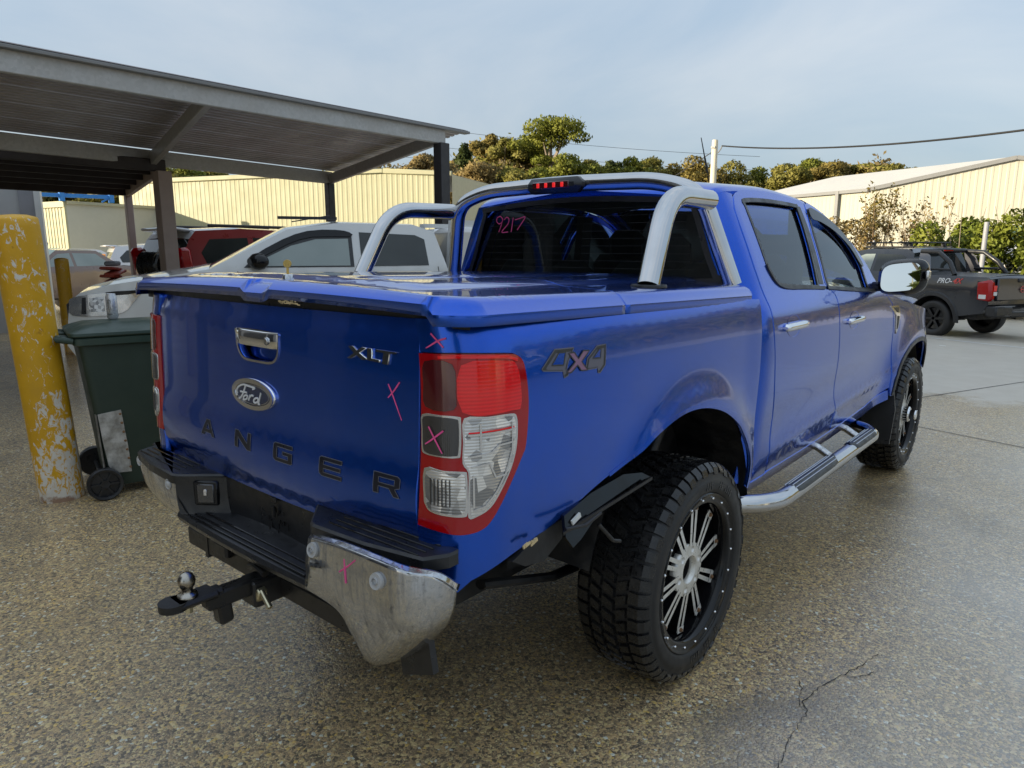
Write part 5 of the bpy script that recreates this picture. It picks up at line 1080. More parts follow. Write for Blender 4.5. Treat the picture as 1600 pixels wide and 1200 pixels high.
def tree(name, label, az, d, ztop, width, mat, style='gum', n=1500, leaf=.34, group='trees on the bush hillside', base=None):
    TS[0] += 1; g = np.random.default_rng(TS[0]); x, y, _ = pol(az, d); zb = (hill_z(az, d) if base is None else base) - .1
    t = thing(name, label, 'shrub' if 'shrub' in name else 'tree', (x, y, zb), 0, group); h = ztop - zb; w = width / 2
    tr = MB(); cl = []
    if style == 'gum':
        forks = [(g.uniform(-.55, .55) * w, g.uniform(-.4, .4) * w, h * g.uniform(.62, .86)) for _ in range(6)] + [(0, 0, h * .9)]
        tr.tube([(0, 0, 0), (.06 * w, 0, h * .25), (-.04 * w, .02, h * .48)], [.035 * h, .028 * h, .02 * h], 7)
        for f in forks: tr.tube([(-.04 * w, .02, h * .42), (f[0] * .5, f[1] * .5, h * .58), f], [.018 * h, .012 * h, .005 * h], 5)
        cl = [((f[0] * 1.15, f[1] * 1.15, f[2]), (w * g.uniform(.30, .50), w * g.uniform(.30, .50), h * g.uniform(.07, .12))) for f in forks for _ in range(1)]
        cl += [((g.uniform(-.9, .9) * w, g.uniform(-.6, .6) * w, h * g.uniform(.45, .8)), (w * .28, w * .28, h * .06)) for _ in range(7)]
    elif style == 'dome':
        tr.tube([(0, 0, 0), (0, 0, h * .5)], [.03 * h, .018 * h], 6)
        for _ in range(4): tr.tube([(0, 0, h * .35), (g.uniform(-.6, .6) * w, g.uniform(-.6, .6) * w, h * .75)], [.014 * h, .005 * h], 5)
        for _ in range(13):
            a = g.uniform(0, 2 * math.pi); q = g.uniform(0, .8); zz = .95 - .42 * q - g.uniform(0, .25); cl.append(((math.cos(a) * q * w, math.sin(a) * q * w, h * zz), (w * g.uniform(.25, .42), w * g.uniform(.25, .42), h * g.uniform(.09, .16))))
    elif style == 'cone':
        tr.tube([(0, 0, 0), (0, 0, h * .9)], [.025 * h, .006 * h], 6)
        for k in range(12): zz = .25 + .7 * k / 12; q = (1 - zz) * 1.1; a = g.uniform(0, 6.3); cl.append(((math.cos(a) * q * w * .4, math.sin(a) * q * w * .4, h * zz), (w * q + .15, w * q + .15, h * .08)))
    elif style == 'bush':
        for _ in range(5): a = g.uniform(0, 6.3); tr.tube([(0, 0, 0), (math.cos(a) * w * .4, math.sin(a) * w * .4, h * .5), (math.cos(a) * w * .7, math.sin(a) * w * .7, h * .8)], [.02, .014, .006], 5)
        for _ in range(16):
            a = g.uniform(0, 6.3); q = g.uniform(.1, .85); cl.append(((math.cos(a) * q * w, math.sin(a) * q * w, h * g.uniform(.2, .92) * (1 - .25 * q)), (w * .3, w * .3, h * .13)))
    elif style == 'twiggy':
        for _ in range(16):
            a = g.uniform(0, 6.3); q = g.uniform(.2, 1.); p1 = (math.cos(a) * q * w * .35, math.sin(a) * q * w * .35, h * .4); p2 = (math.cos(a) * q * w * .8, math.sin(a) * q * w * .8, h * g.uniform(.7, 1.))
            tr.tube([(0, 0, 0), p1, p2], [.03, .018, .005], 5)
            for _ in range(4):
                f = g.uniform(.4, 1.); m_ = [p1[i] + (p2[i] - p1[i]) * f for i in range(3)]; e = [m_[0] + g.uniform(-.3, .3) * w * .6, m_[1] + g.uniform(-.3, .3) * w * .6, m_[2] + g.uniform(.05, .3) * h * .5]; tr.tube([m_, e], [.009, .003], 4); cl.append((e, (w * .13, w * .13, h * .06)))
    tr.build('trunk', 'bark' if style not in ('twiggy',) else 'dry_twig', t, 60)
    wt = np.array([c[1][0] * c[1][1] * c[1][2] for c in cl]) ** .66; wt /= wt.sum(); cc = [clump_pts(c, r, max(4, int(n * k)), g) for (c, r), k in zip(cl, wt)]; P = np.vstack(cc)
    N = np.vstack([(q - np.array(c)) / np.array(r) for q, (c, r) in zip(cc, cl)])
    cards('crown', P, leaf, mat, t, seed=TS[0], nrm=N); return t
zt = lambda az, d, ypx: 1.528 + (388 - ypx) / 1100 * d * math.cos(R_(az - AZ0))
for (az, d, yp, w, mat, st, lab) in (
    (37.6, 66, 196, 5.6, 'gum_leaf', 'gum', 'tallest gum tree, green with open crown, above the ute roof bar'),
    (39.5, 70, 224, 4.2, 'gum_leaf', 'dome', 'green gum tree just left of the tallest gum'),
    (41.2, 68, 229, 3.6, 'olive_leaf', 'dome', 'olive tree between the bronze tree and the gums'),
    (42.3, 72, 222, 3.2, 'bronze_leaf', 'dome', 'bronze leaved tree on the skyline left of the gums'),
    (44.3, 66, 231, 2.4, 'dark_leaf', 'cone', 'narrow dark conifer shaped tree near the carport corner'),
    (45.9, 62, 250, 4.2, 'dry_leaf', 'dome', 'dry golden tree beside the carport corner post'),
    (43.3, 58, 258, 5.2, 'dry_leaf', 'dome', 'dry golden tree low below the bronze tree'),
    (40.6, 58, 268, 4.8, 'olive_leaf', 'dome', 'low olive tree in front of the gums'),
    (36.4, 60, 247, 4.0, 'gum_leaf', 'gum', 'short gum just right of the tallest gum'),
    (38.6, 57, 262, 4.0, 'gum_leaf', 'dome', 'bushy green tree at the foot of the tallest gum'),
    (34.6, 74, 256, 3.4, 'olive_leaf', 'dome', 'small olive tree right of the gum group'),
    (33.0, 82, 257, 2.0, 'dark_leaf', 'gum', 'thin dark tree above the high stop lamp'),
    (31.5, 72, 254, 3.8, 'gum_leaf', 'dome', 'round green tree right of the high stop lamp'),
    (29.9, 76, 258, 4.4, 'olive_leaf', 'dome', 'broad olive tree right of the round green one'),
    (28.2, 78, 263, 3.6, 'bronze_leaf', 'dome', 'low bronze tree left of the domed bronze tree'),
    (26.3, 66, 250, 4.2, 'bronze_leaf', 'dome', 'domed bronze tree left of the power pole'),
    (23.8, 66, 264, 4.0, 'olive_leaf', 'dome', 'olive tree right behind the power pole'),
    (22.0, 68, 266, 3.4, 'gum_leaf', 'dome', 'low green tree right of the power pole'),
    (20.2, 66, 263, 3.4, 'olive_leaf', 'gum', 'open olive tree above the ute roof'),
    (18.4, 72, 254, 3.6, 'gum_leaf', 'gum', 'taller gum left of the white shed roof'),
    (16.9, 70, 257, 4.6, 'bronze_leaf', 'dome', 'broad bronze tree behind the white shed'),
    (15.0, 72, 257, 4.8, 'olive_leaf', 'dome', 'spreading tree behind the white shed roof'),
    (13.4, 70, 262, 3.6, 'olive_leaf', 'dome', 'olive tree at the right end of the skyline trees'),
    (64.8, 66, 258, 4.6, 'gum_leaf', 'dome', 'green tree over the left end of the cream shed'),
    (62.6, 68, 262, 4.2, 'olive_leaf', 'gum', 'olive tree seen under the carport middle rafter'),
    (66.8, 64, 262, 4.0, 'olive_leaf', 'dome', 'olive tree just behind the brown carport post'),
    (69.4, 60, 282, 4.4, 'olive_leaf', 'dome', 'olive tree right of the small cream shed'),
    (71.6, 62, 276, 4.6, 'olive_leaf', 'dome', 'olive tree above the small cream shed'),
    (47.6, 70, 250, 4.0, 'dry_leaf', 'dome', 'dry tree behind the carport corner')):
    tree('bush_tree', lab, az, d, zt(az, d, yp), w * 1.35, mat, st, 6500 if d < 75 else 4000, .165)
g = np.random.default_rng(5); P = []; P2 = []
for k in range(2400):
    az = g.uniform(13.2, 78) if k < 1700 else g.uniform(-70, 2); d = g.uniform(48, 92); z = hill_z(az, d); r = g.uniform(.8, 2.); pts = clump_pts(pol(az, d, z + r * .5), (r, r, r * g.uniform(.7, 1.2)), 90, g, .4)
    NN = (pts - np.array(pol(az, d, z + r * .5))) / r
    (P if (math.sin(az * .55 + d * .13) + g.normal() * .5) > .1 else P2).append(np.hstack([pts, NN]))
P = np.vstack(P); P2 = np.vstack(P2); fo = cards('bushland', P[:, :3], .27, 'olive_leaf', None, seed=9, nrm=P[:, 3:]); tag(fo, 'olive scrub covering the hillside', 'bushland', kind='stuff')
fo = cards('bushland', P2[:, :3], .27, 'dry_leaf', None, seed=10, nrm=P2[:, 3:]); tag(fo, 'dry golden scrub covering the hillside', 'bushland', kind='stuff')

# ---- corrugated sheet helper: one sheet per object
def corr_sheet(mb, o, u, v, n, w, L, pitch, depth, n_v=1, flat=.55, top=None):
    """trapezoid ribs across direction u (width w), running along v (length L)"""
    o, u, v, n = Vector(o), Vector(u), Vector(v), Vector(n); pr = []
    k = int(round(w / pitch)); p = w / k
    for i in range(k):
        pr += [(i * p, 0), (i * p + p * flat, 0), (i * p + p * (flat + .10), depth), (i * p + p * .90, depth)]
    pr.append((w, 0))
    L0 = (lambda a: L) if top is None else top
    mb.grid([[tuple(o + u * a + n * h + v * (L0(a) * t / n_v)) for a, h in pr] for t in range(n_v + 1)])
# ---- cream shed (far left, long wall, sunlit)
def bearing_wall(p0, p1): a, b = Vector((*p0, 0)), Vector((*p1, 0)); u = (b - a).normalized(); n = Vector((u.y, -u.x, 0)); return a, b, u, n
A, B, u, n = bearing_wall((-28.6, 9.5), (-15.6, 15.15)); Lw = (B - A).length
shed = thing('cream_shed', 'long cream ribbed metal shed behind the carport', 'shed', (A.x, A.y, gz(A.y)))
topz = lambda a: 4.15 + .10 * min(a / (Lw * .82), 1.) - (.16 * max(0, a - Lw * .82) / (Lw * .18))
sw = .98; ns = int(Lw / sw)
for i in range(ns):
    mb = MB(); corr_sheet(mb, u * (i * sw) + Vector((0, 0, -.5)), u, (0, 0, 1), n, sw - .004, 1, .196, .008, top=lambda a, i=i: topz(i * sw + a) + .5); mb.build('cladding_sheet', 'cream_wall', shed, 0)
mb = MB()
for a0, a1 in ((0, Lw * .82), (Lw * .82, Lw)): mb.bar(u * a0 + n * .02 + Vector((0, 0, topz(a0))), u * a1 + n * .02 + Vector((0, 0, topz(a1))), .12, .16, bev=.02)
mb.build('barge_capping', 'cream_wall', shed)
mb = MB(); bk = -n * 9
mb.add([u * 0 + Vector((0, 0, topz(0) - .02)), u * Lw * .82 + Vector((0, 0, topz(Lw * .82) - .02)), u * Lw * .82 + bk + Vector((0, 0, topz(Lw * .82) - .02)), u * 0 + bk + Vector((0, 0, topz(0) - .02)), u * Lw + Vector((0, 0, topz(Lw) - .02)), u * Lw + bk + Vector((0, 0, topz(Lw) - .02))], [(0, 1, 2, 3), (1, 4, 5, 2)]); mb.build('roof', 'zinc_roof', shed, 0)
for a in (0, Lw - .002): mb = MB(); mb.add([u * a + Vector((0, 0, -.5)), u * a + bk + Vector((0, 0, -.5)), u * a + bk + Vector((0, 0, topz(a) - .03)), u * a + Vector((0, 0, topz(a) - .03))], [(0, 1, 2, 3)]); mb.build('end_wall', 'cream_dark', shed, 0)
fo = MB(); fo.box((-21.5, 6.9, 1.25), (3.2, .06, .16), Matrix.Rotation(R_(52), 3, 'Z'), .01)
for k in range(3): fo.box((-21.5 + (k - 1) * 1.0, 6.9 + (k - 1) * 1.25, .6), (.06, .06, 1.2))
tag(fo.build('orange_rail', 'orange_mesh', None), 'orange barrier rail in front of the cream shed', 'barrier')
# ---- small cream shed with a blue rack on its roof
sh = thing('small_shed', 'small cream shed with a blue steel rack on top, left of the carport posts', 'shed', (-26.0, 6.75, 0))
c0 = Vector((0, 0, 0)); u1 = Vector((-.985, -.17, 0)).normalized(); n1_ = Vector((u1.y, -u1.x, 0)); n1_ = n1_ if n1_.y < 0 else -n1_
u2 = Vector((-.28, .96, 0)).normalized(); n2_ = Vector((u2.y, -u2.x, 0))
for i in range(5):
    mb = MB(); corr_sheet(mb, u1 * (i * .8), u1, (0, 0, 1), n1_, .796, 2.98, .2, .02); mb.build('cladding_sheet', 'cream_wall', sh, 0)
mb = MB(); mb.add([c0, u2 * 4, u2 * 4 + Vector((0, 0, 3.05)), c0 + Vector((0, 0, 3.05))], [(0, 1, 2, 3)]); mb.build('side_wall', 'grey_cream', sh, 0)
mb = MB(); mb.bar(Vector((0, 0, 3.0)) + n1_ * .03, u1 * 4.0 + Vector((0, 0, 3.0)) + n1_ * .03, .10, .20); mb.bar(Vector((0, 0, 1.4)) + n1_ * .03, Vector((0, 0, 1.42)) + n1_ * .03, .2, .2); mb.box(n1_ * .03 + Vector((-.09, 0, 1.45)), (.18, .06, 2.9)); mb.build('fascia', 'cream_wall', sh)
mb = MB(); mb.bar(Vector((0, 0, 3.06)) - n2_ * -.03, u2 * 4.0 + Vector((0, 0, 3.06)) - n2_ * -.03, .12, .10); mb.build('gutter', 'cream_dark', sh)
mb = MB(); mb.add([(0, 0, 3.08), tuple(u1 * 4 + Vector((0, 0, 3.08))), tuple(u1 * 4 + u2 * 4 + Vector((0, 0, 3.08))), tuple(u2 * 4 + Vector((0, 0, 3.08)))], [(0, 1, 2, 3)]); mb.build('roof', 'zinc_roof', sh, 0)
rk = thing('roof_rack_frame', 'bright blue steel rack lying on the small cream shed roof', 'rack', (-26.0, 6.75, 3.085))
d_ = (u2 * .55 - u1 * .45); d_ = Vector((.20, .98, 0)).normalized()
for a in (-1.55, -.1, 1.40): mb = MB(); mb.box(tuple(d_ * a + Vector((.02, 0, .19))), (.16, .16, .38), None, .02); mb.build('rack_post', 'blue_steel', rk)
mb = MB(); mb.bar(d_ * -1.5 + Vector((0, 0, .20)), d_ * 1.35 + Vector((0, 0, .20)), .08, .13, bev=.01); mb.build('rack_beam', 'blue_steel', rk)
mb = MB(); mb.bar(d_ * 1.1 + Vector((0, 0, .02)), d_ * 1.38 + Vector((0, 0, .20)), .05, .06); mb.build('rack_brace', 'blue_steel', rk)
# tan roof behind the small shed
th = thing('tan_roof_house', 'low building with a tan roof slope behind the small cream shed', 'building', (-41, 4.2, 0), R_(20))
mb = MB(); mb.add([(-5, -4, 2.6), (3.2, -4, 2.6), (1.0, 1.2, 6.2), (-7, 1.2, 6.2)], [(0, 1, 2, 3)]); mb.build('roof', 'tan_roof', th, 0)
mb = MB(); mb.add([(-5, -4, -.5), (3.2, -4, -.5), (3.2, -4, 2.58), (-5, -4, 2.58), (3.0, 4, -.5), (3.0, 4, 2.58)], [(0, 1, 2, 3), (1, 4, 5, 2)]); mb.build('wall', 'grey_cream', th, 0)
# ---- white shed on the right
W0 = Vector((-7.0, 32.6, gz(32.6))); ws = thing('white_shed', 'large white gabled shed behind the black pickup', 'shed', tuple(W0))
ug = Vector((.985, .17, 0)).normalized(); ub = Vector((-.20, .98, 0)).normalized(); ng = Vector((ug.y, -ug.x, 0))
gw, gap = 10.6, 5.2; eave, ridge = 4.75, 5.75
gt = lambda a: eave + (ridge - eave) * (1 - abs(a - gap) / gap)
for i in range(int(gw / 1.06)):
    mb = MB(); corr_sheet(mb, ug * (i * 1.06), ug, (0, 0, 1), ng, 1.056, 1, .265, .010, top=lambda a, i=i: gt(i * 1.06 + a)); mb.build('cladding_sheet', 'white_wall', ws, 0)
u3 = -Vector((.90, -.43, 0)).normalized()
for i in range(10):
    mb = MB(); nn = Vector((-.43, -.90, 0)); corr_sheet(mb, u3 * (i * .9), u3, (0, 0, 1), nn, .896, eave, .225, .016); mb.build('cladding_sheet', 'white_wall', ws, 0)
far = u3 * 9.0
mb = MB(); mb.add([Vector((0, 0, eave)) + ng * .12, ug * gap + Vector((0, 0, ridge + .04)) + ng * .12, ug * gap + far + Vector((0, 0, ridge + .04)), far + Vector((0, 0, eave))], [(0, 1, 2, 3)])
mb.add([ug * gap + Vector((0, 0, ridge + .04)) + ng * .12, ug * gw + Vector((0, 0, eave)) + ng * .12, ug * gw + far + Vector((0, 0, eave)), ug * gap + far + Vector((0, 0, ridge + .04))], [(0, 1, 2, 3)]); mb.build('roof', 'zinc_roof', ws, 0)
mb = MB(); mb.bar(Vector((0, 0, eave - .02)) + ng * .1, ug * gap + Vector((0, 0, ridge)) + ng * .1, .10, .16); mb.bar(ug * gap + Vector((0, 0, ridge)) + ng * .1, ug * gw + Vector((0, 0, eave)) + ng * .1, .10, .16); mb.build('barge_board', 'grey_trim', ws)
mb = MB(); mb.bar(Vector((0, 0, eave - .06)) + Vector((-.05, -.1, 0)), far + Vector((0, 0, eave - .06)) + Vector((-.05, -.1, 0)), .14, .14); mb.box((-1.55, .55, eave / 2), (.14, .14, eave)); mb.build('gutter', 'grey_trim', ws)
# ---- workshop behind the camera: shades the yard and mirrors in the tailgate
wk = thing('workshop_building', 'tall grey workshop standing behind the viewer', 'building', (-14.2, -8.2, 0))
mb = MB(); mb.box((0, -5, 3.6), (24, 10, 7.2)); mb.build('wall', 'workshop_wall', wk, 0)
for k in range(4): mb = MB(); mb.box((-9.0 + 6 * k, .03, 2.4), (4.2, .10, 4.6)); mb.build('roller_door', 'workshop_dark', wk, 0)
mb = MB(); mb.box((0, -4.8, 7.3), (24.4, 10.8, .22)); mb.build('roof', 'zinc_roof', wk, 0)

TS[0] = 300
tree('yard_tree', 'dark leafy tree behind the viewer, mirrored in the side mirror', 206, 11, 6.0, 5.0, 'dark_leaf', 'dome', 2600, .26, 'trees around the yard', 0.)

# ---- pale shed added out of frame at right, for reflections in the doors
ss = thing('reflection_shed', 'unseen long pale shed added at right for reflections in the ute doors', 'shed', (34.0, 9.0, 0))
mb = MB(); mb.box((5, 11, 2.0), (10, 24, 4.0)); mb.build('wall', 'white_wall', ss, 0)
mb = MB(); mb.box((4.9, 11, 4.1), (10.6, 24.6, .2)); mb.build('roof', 'zinc_roof', ss, 0)
for k in range(3): mb = MB(); mb.box((-.02, 3.5 + 7.5 * k, 1.6), (.08, 3.6, 3.2)); mb.build('roller_door', 'panel_trim', ss, 0)

# ---- carport (near roof) and the lower one behind it
cp = thing('carport', 'open steel carport with corrugated roof over the left side', 'carport', (-5.6, 0, 0))
O = Vector((-5.6, 0, 0)); F = lambda y: Vector((-5.50 - .032 * (y + 2), y, 3.10)) - O; K = lambda y: Vector((-7.62 - .150 * (y + 2), y + .15, 2.72)) - O
Y0, Y1 = -3.2, 5.25; nS = 5
for i in range(nS):
    mb = MB(); rows = []
    yy = np.linspace(Y0, Y1 + .42, 8); k0, k1 = i / nS, (i + 1) / nS - .002
    pr = []
    for j in range(6): a = k0 + (k1 - k0) * j / 6; da = (k1 - k0) / 6; pr += [(a, 0), (a + da * .5, 0), (a + da * .62, .028), (a + da * .88, .028)]
    pr.append((k1, 0))
    for y in yy: f_, k_ = F(y), K(y); f_ = f_ + (f_ - k_).normalized() * .10; rows.append([tuple(f_.lerp(k_, a) + Vector((0, 0, .115 + h))) for a, h in pr])
    mb.grid(rows); mb.build('roof_sheet', 'roof_sheet', cp, 0)
mb = MB(); mb.bar(F(Y0), F(Y1), .07, .20, bev=.01); mb.build('front_beam', 'galvanised', cp)
mb = MB(); mb.bar(F(Y0) + Vector((.045, 0, .105)), F(Y1 + .45) + Vector((.045, 0, .105)), .12, .035, bev=.006); mb.build('roof_flashing', 'grey_trim', cp)
mb = MB(); mb.bar(K(Y0), K(Y1), .07, .20, bev=.01); mb.build('back_beam', 'galvanised', cp)
for y in (-2.0, 1.70, Y1 - .06): mb = MB(); mb.bar(F(y) + Vector((-.05, 0, -.02)), K(y + (.30 if y < 5 else 0)) + Vector((.05, 0, -.02)), .08, .16, bev=.008); mb.build('rafter', 'galvanised', cp)
for p_, w_ in ((F(Y1 - .06), .17), (K(Y1 - .06), .13), (F(-3.1), .17), (K(-3.1), .13)):
    mb = MB(); mb.box((p_.x, p_.y, (p_.z - .09) / 2), (w_, w_, p_.z - .09), None, .008); mb.build('post', 'dark_post', cp)
cp2 = thing('low_carport', 'lower dark roofed carport on brown posts behind the near carport', 'carport', (-9.5, 0, 0)); O2 = Vector((-9.5, 0, 0))
F2 = lambda y: Vector((-8.15, y, 2.62)) - O2; K2 = lambda y: Vector((-11.5, y + .85, 2.50)) - O2
mb = MB(); mb.grid([[tuple(F2(y).lerp(K2(y), a) + Vector((0, 0, .10 + .015 * (j % 2)))) for j, a in enumerate(np.linspace(0, 1, 37))] for y in (-4, -1, 2.40)]); mb.build('roof_sheet', 'dark_roof', cp2, 0)
for nm, a in (('front_beam', F2), ('back_beam', K2)): mb = MB(); mb.bar(a(-4), a(2.3), .07, .16, bev=.01); mb.build(nm, 'dark_roof', cp2)
mb = MB(); mb.bar(F2(2.25) + Vector((0, 0, -.02)), K2(2.25) + Vector((0, 0, -.02)), .07, .16, bev=.01); mb.build('rafter', 'brown_post', cp2)
for k in range(4): mb = MB(); mb.bar(F2(-3.4 + 0).lerp(K2(-3.4), .2 + k * .2), F2(2.2).lerp(K2(2.2), .2 + k * .2), .06, .08); mb.build('purlin', 'dark_roof', cp2)
for p_, w_ in ((F2(2.25), .19), (K2(2.25), .11), (F2(-3.8), .19), (K2(-3.8), .11)): mb = MB(); mb.box((p_.x, p_.y, (p_.z - .07) / 2), (w_, w_, p_.z - .07), None, .008); mb.build('post', 'brown_post', cp2)
# ---- grey clad office wall at the left edge, under the low carport
ow = thing('office_wall', 'pale grey clad wall with white corner trim behind the big yellow bollard', 'wall', (-12.9, 2.15, 0))
uo = Vector((-.5, -.87, 0)).normalized(); no = Vector((.87, -.5, 0))
for i in range(5): mb = MB(); a = uo * (i * .9 + .30); mb.add([a, a + uo * .895, a + uo * .895 + Vector((0, 0, 3.3)), a + Vector((0, 0, 3.3))], [(0, 1, 2, 3)]); mb.build('wall_panel', 'panel_grey', ow, 0)
mb = MB(); mb.bar(uo * .02 + Vector((0, 0, 0)) + no * .02, uo * .02 + Vector((0, 0, 3.35)) + no * .02, .10, .12, up=tuple(no)); mb.build('corner_trim', 'panel_white', ow)
mb = MB(); mb.bar(uo * .20 + Vector((0, 0, 0)) + no * .015, uo * .20 + Vector((0, 0, 3.32)) + no * .015, .24, .05, up=tuple(no)); mb.build('door_jamb', 'panel_trim', ow)

# ---- bollards
def bollard(name, label, loc, r, h, mat, lean=(0, 0)):
    b_ = MB(); rows = [(r * 1.0, 0), (r, .02)] + [(r * (1 + .004 * math.sin(9 * t)), h * t) for t in np.linspace(.05, .97, 24)] + [(r * .985, h - .012), (r * .93, h - .002), (r * .55, h + .012), (0, h + .016)]
    b_.lathe(rows, 48); o = b_.build(name, mat, None, 50); o.location = loc; o.rotation_euler = (lean[0], lean[1], 0); return tag(o, label, 'bollard')
bollard('bollard', 'large chipped yellow steel bollard beside the green bin', (-2.895, -.85, 0), .121, 1.70, 'bollard_yellow', (R_(3.0), R_(2.0)))
bollard('bollard', 'slim yellow bollard far behind, left of the pale cars', (-9.53, 1.34, 0), .088, 1.37, 'far_yellow')
# ---- wheelie bin with an energy drink can
bn = thing('wheelie_bin', 'dark green wheelie bin with a riveted tin patch', 'bin', (-2.86, -.36, 0), R_(-14))
def rring(hx, y0, y1, z, r=.05, n=5): return [(a, b, z) for a, b in rrect(-hx, hx, y0, y1, r, n)]
b_ = MB(); b_.grid([rring(.235, -.235, .225, .06), rring(.24, -.245, .235, .10), rring(.262, -.285, .285, .60), rring(.280, -.322, .325, .97), rring(.280, -.322, .325, .985)], closed_v=True); b_.add(rring(.235, -.235, .225, .06), [tuple(range(24))[::-1]]); body = b_.build('bin_body', 'bin_green', bn, 35)
b_ = MB(); b_.grid([rring(.298, -.34, .345, .955, .05), rring(.305, -.347, .352, .96, .05), rring(.305, -.347, .352, .998, .05), rring(.295, -.337, .342, 1.003, .05)], closed_v=True); b_.build('bin_rim', 'lid_green', bn, 30)
b_ = MB(); rows = [rring(.303, -.36, .365, 1.006, .06), rring(.310, -.366, .372, 1.014, .06), rring(.308, -.364, .37, 1.030, .06), rring(.285, -.34, .345, 1.042, .06), rring(.22, -.27, .27, 1.066, .05), rring(.10, -.15, .15, 1.074, .04)]; b_.grid(rows, closed_v=True); b_.add(rows[-1], [tuple(range(24))]); b_.build('bin_lid', 'lid_green', bn, 35)
b_ = MB(); b_.tube([(-.27, -.345, .985), (-.27, -.42, 1.0), (.27, -.42, 1.0), (.27, -.345, .985)], .019, 10); b_.tube([(-.12, -.345, .985), (-.12, -.42, 1.0)], .016, 8); b_.tube([(.12, -.345, .985), (.12, -.42, 1.0)], .016, 8); b_.build('bin_handle', 'lid_green', bn, 50)
b_ = MB(); b_.tube([(-.30, -.265, .10), (.30, -.265, .10)], .012, 10); b_.build('axle', 'dark_steel', bn)
for s in (-1, 1):
    b_ = MB(); b_.lathe([(.0, .012), (.025, .014), (.03, .004), (.075, .002), (.08, .02), (.094, .024), (.100, .016), (.100, -.016), (.094, -.024), (.0, -.02)], 36, (s, 0, 0), (s * .30, -.265, .10)); wz = b_.build('bin_wheel', 'black_plastic', bn, 35)
    b_ = MB()
    for k in range(6): a = k * math.pi / 3; b_.bar((s * .308, -.265 + .02 * math.cos(a), .10 + .02 * math.sin(a)), (s * .308, -.265 + .078 * math.cos(a), .10 + .078 * math.sin(a)), .012, .014, (1, 0, 0)); 
    b_.build('wheel_spoke', 'black_plastic', wz)
def P_bin(y, z): y = np.asarray(y, float); z = np.asarray(z, float); return np.stack([.24 + .040 * (z - .1) / .87 + .002, y, z], -1)
pt_ = patch('tin_patch', P_bin, [(-.262, .53), (-.135, .545), (-.115, .30), (-.108, .14), (-.205, .145), (-.232, .20), (-.25, .36)], 'scratched_tin', bn, step=.03, edge=.03, off=.004, out=(1, 0, 0), skirt=.005)
b_ = MB(); 
for rr in range(2): b_.grid([[(.24 + .04 * (z - .1) / .87 + .004 - .03 * a, -.245 - .04 * (z - .1) / .9 - .02 * a * (1 - a) * 2 - .004, z) for a in (0, .3, .7, 1., 1.6, 2.4)] for z in (.15, .25, .4, .53)])
b_.build('tin_wrap', 'scratched_tin', pt_, 60)
b_ = MB()
for k in range(7): z = .52 - k * .058; y = -.142 + k * .0048; b_.lathe([(.0, .005), (.006, .004), (.008, 0)], 10, (1, 0, 0), (.24 + .04 * (z - .1) / .87 + .0065, y, z))
tag(b_.build('patch_rivet', 'rusty_bolt', pt_, 60), kind='stuff')
CANPOS = (-2.955, -.43, 1.0765)
can = thing('drink_can', 'white drink can standing on the green bin lid', 'can', CANPOS)
b_ = MB(); b_.lathe([(.0, .004), (.024, .004), (.026, 0), (.033, .012), (.033, .142), (.0265, .158), (.0265, .162), (.0245, .160), (.024, .154), (.0, .154)], 32); b_.build('can_body', 'can_white', can, 40)
b_ = MB()
for k, (a0, z0, z1) in enumerate(((-34, .055, .125), (-48, .05, .13), (-62, .06, .125))):
    rows = []
    for t in np.linspace(0, 1, 8): a = R_(a0 + 3 * math.sin(t * 9)); w = R_(4.5 * (1 - .5 * t)); z = z1 + (z0 - z1) * t; rows.append([(.0334 * math.cos(a - w), .0334 * math.sin(a - w), z), (.0334 * math.cos(a + w), .0334 * math.sin(a + w), z)])
    b_.grid(rows)
b_.build('can_print', 'can_print', can, 60)
b_ = MB(); b_.grid([[(.0334 * math.cos(R_(a)), .0334 * math.sin(R_(a)), z) for z in (.030, .036)] for a in range(-75, -20, 6)]); b_.build('can_print', 'can_print', can, 60)

# ---- power pole and wires
pa = 25.25; px_, py_, _ = pol(pa, 27.5); zb = gz(py_)
pp_ = thing('power_pole', 'pale timber power pole above the ute roof', 'pole', (px_, py_, zb))
mb = MB(); mb.lathe([(.135, 0), (.105, 5.3 - zb), (.095, 5.36 - zb), (0, 5.37 - zb)], 14); mb.build('pole_shaft', 'pole_timber', pp_, 50)
mb = MB(); mb.tube([(.13, 0, 4.9 - zb), (.22, .05, 5.05 - zb), (.26, .05, 5.16 - zb)], .02, 6); mb.box((0, -.13, 5.1 - zb), (.16, .05, .06)); mb.build('pole_bracket', 'grey_trim', pp_)
def wire(label, a, b, sag, r, name='overhead_wire'):
    a, b = Vector(a), Vector(b); mb = MB(); mb.tube([a.lerp(b, t) - Vector((0, 0, 4 * sag * t * (1 - t))) for t in np.linspace(0, 1, 24)], r, 6); return tag(mb.build(name, 'cable_black', None, 60), label, 'cable')
wire('thick black service cable running right from the power pole', (px_ + .25, py_ + .05, 5.14), pol(-3.0, 17.0, 3.95), .34, .024)
wire('thin cable dropping left from the power pole', (px_ - .1, py_, 4.95), pol(33.0, 30.0, 3.0), .1, .016)
for k, (z0, z1) in enumerate(((18.0, 14.6), (15.8, 13.0), (14.0, 12.0))):
    wire('distant thin power line, %s of the three over the hillside' % ('uppermost', 'middle', 'lowest')[k], pol(52, 95, z0 - .6), pol(22, 95, z1 - 2.0), .6, .022)
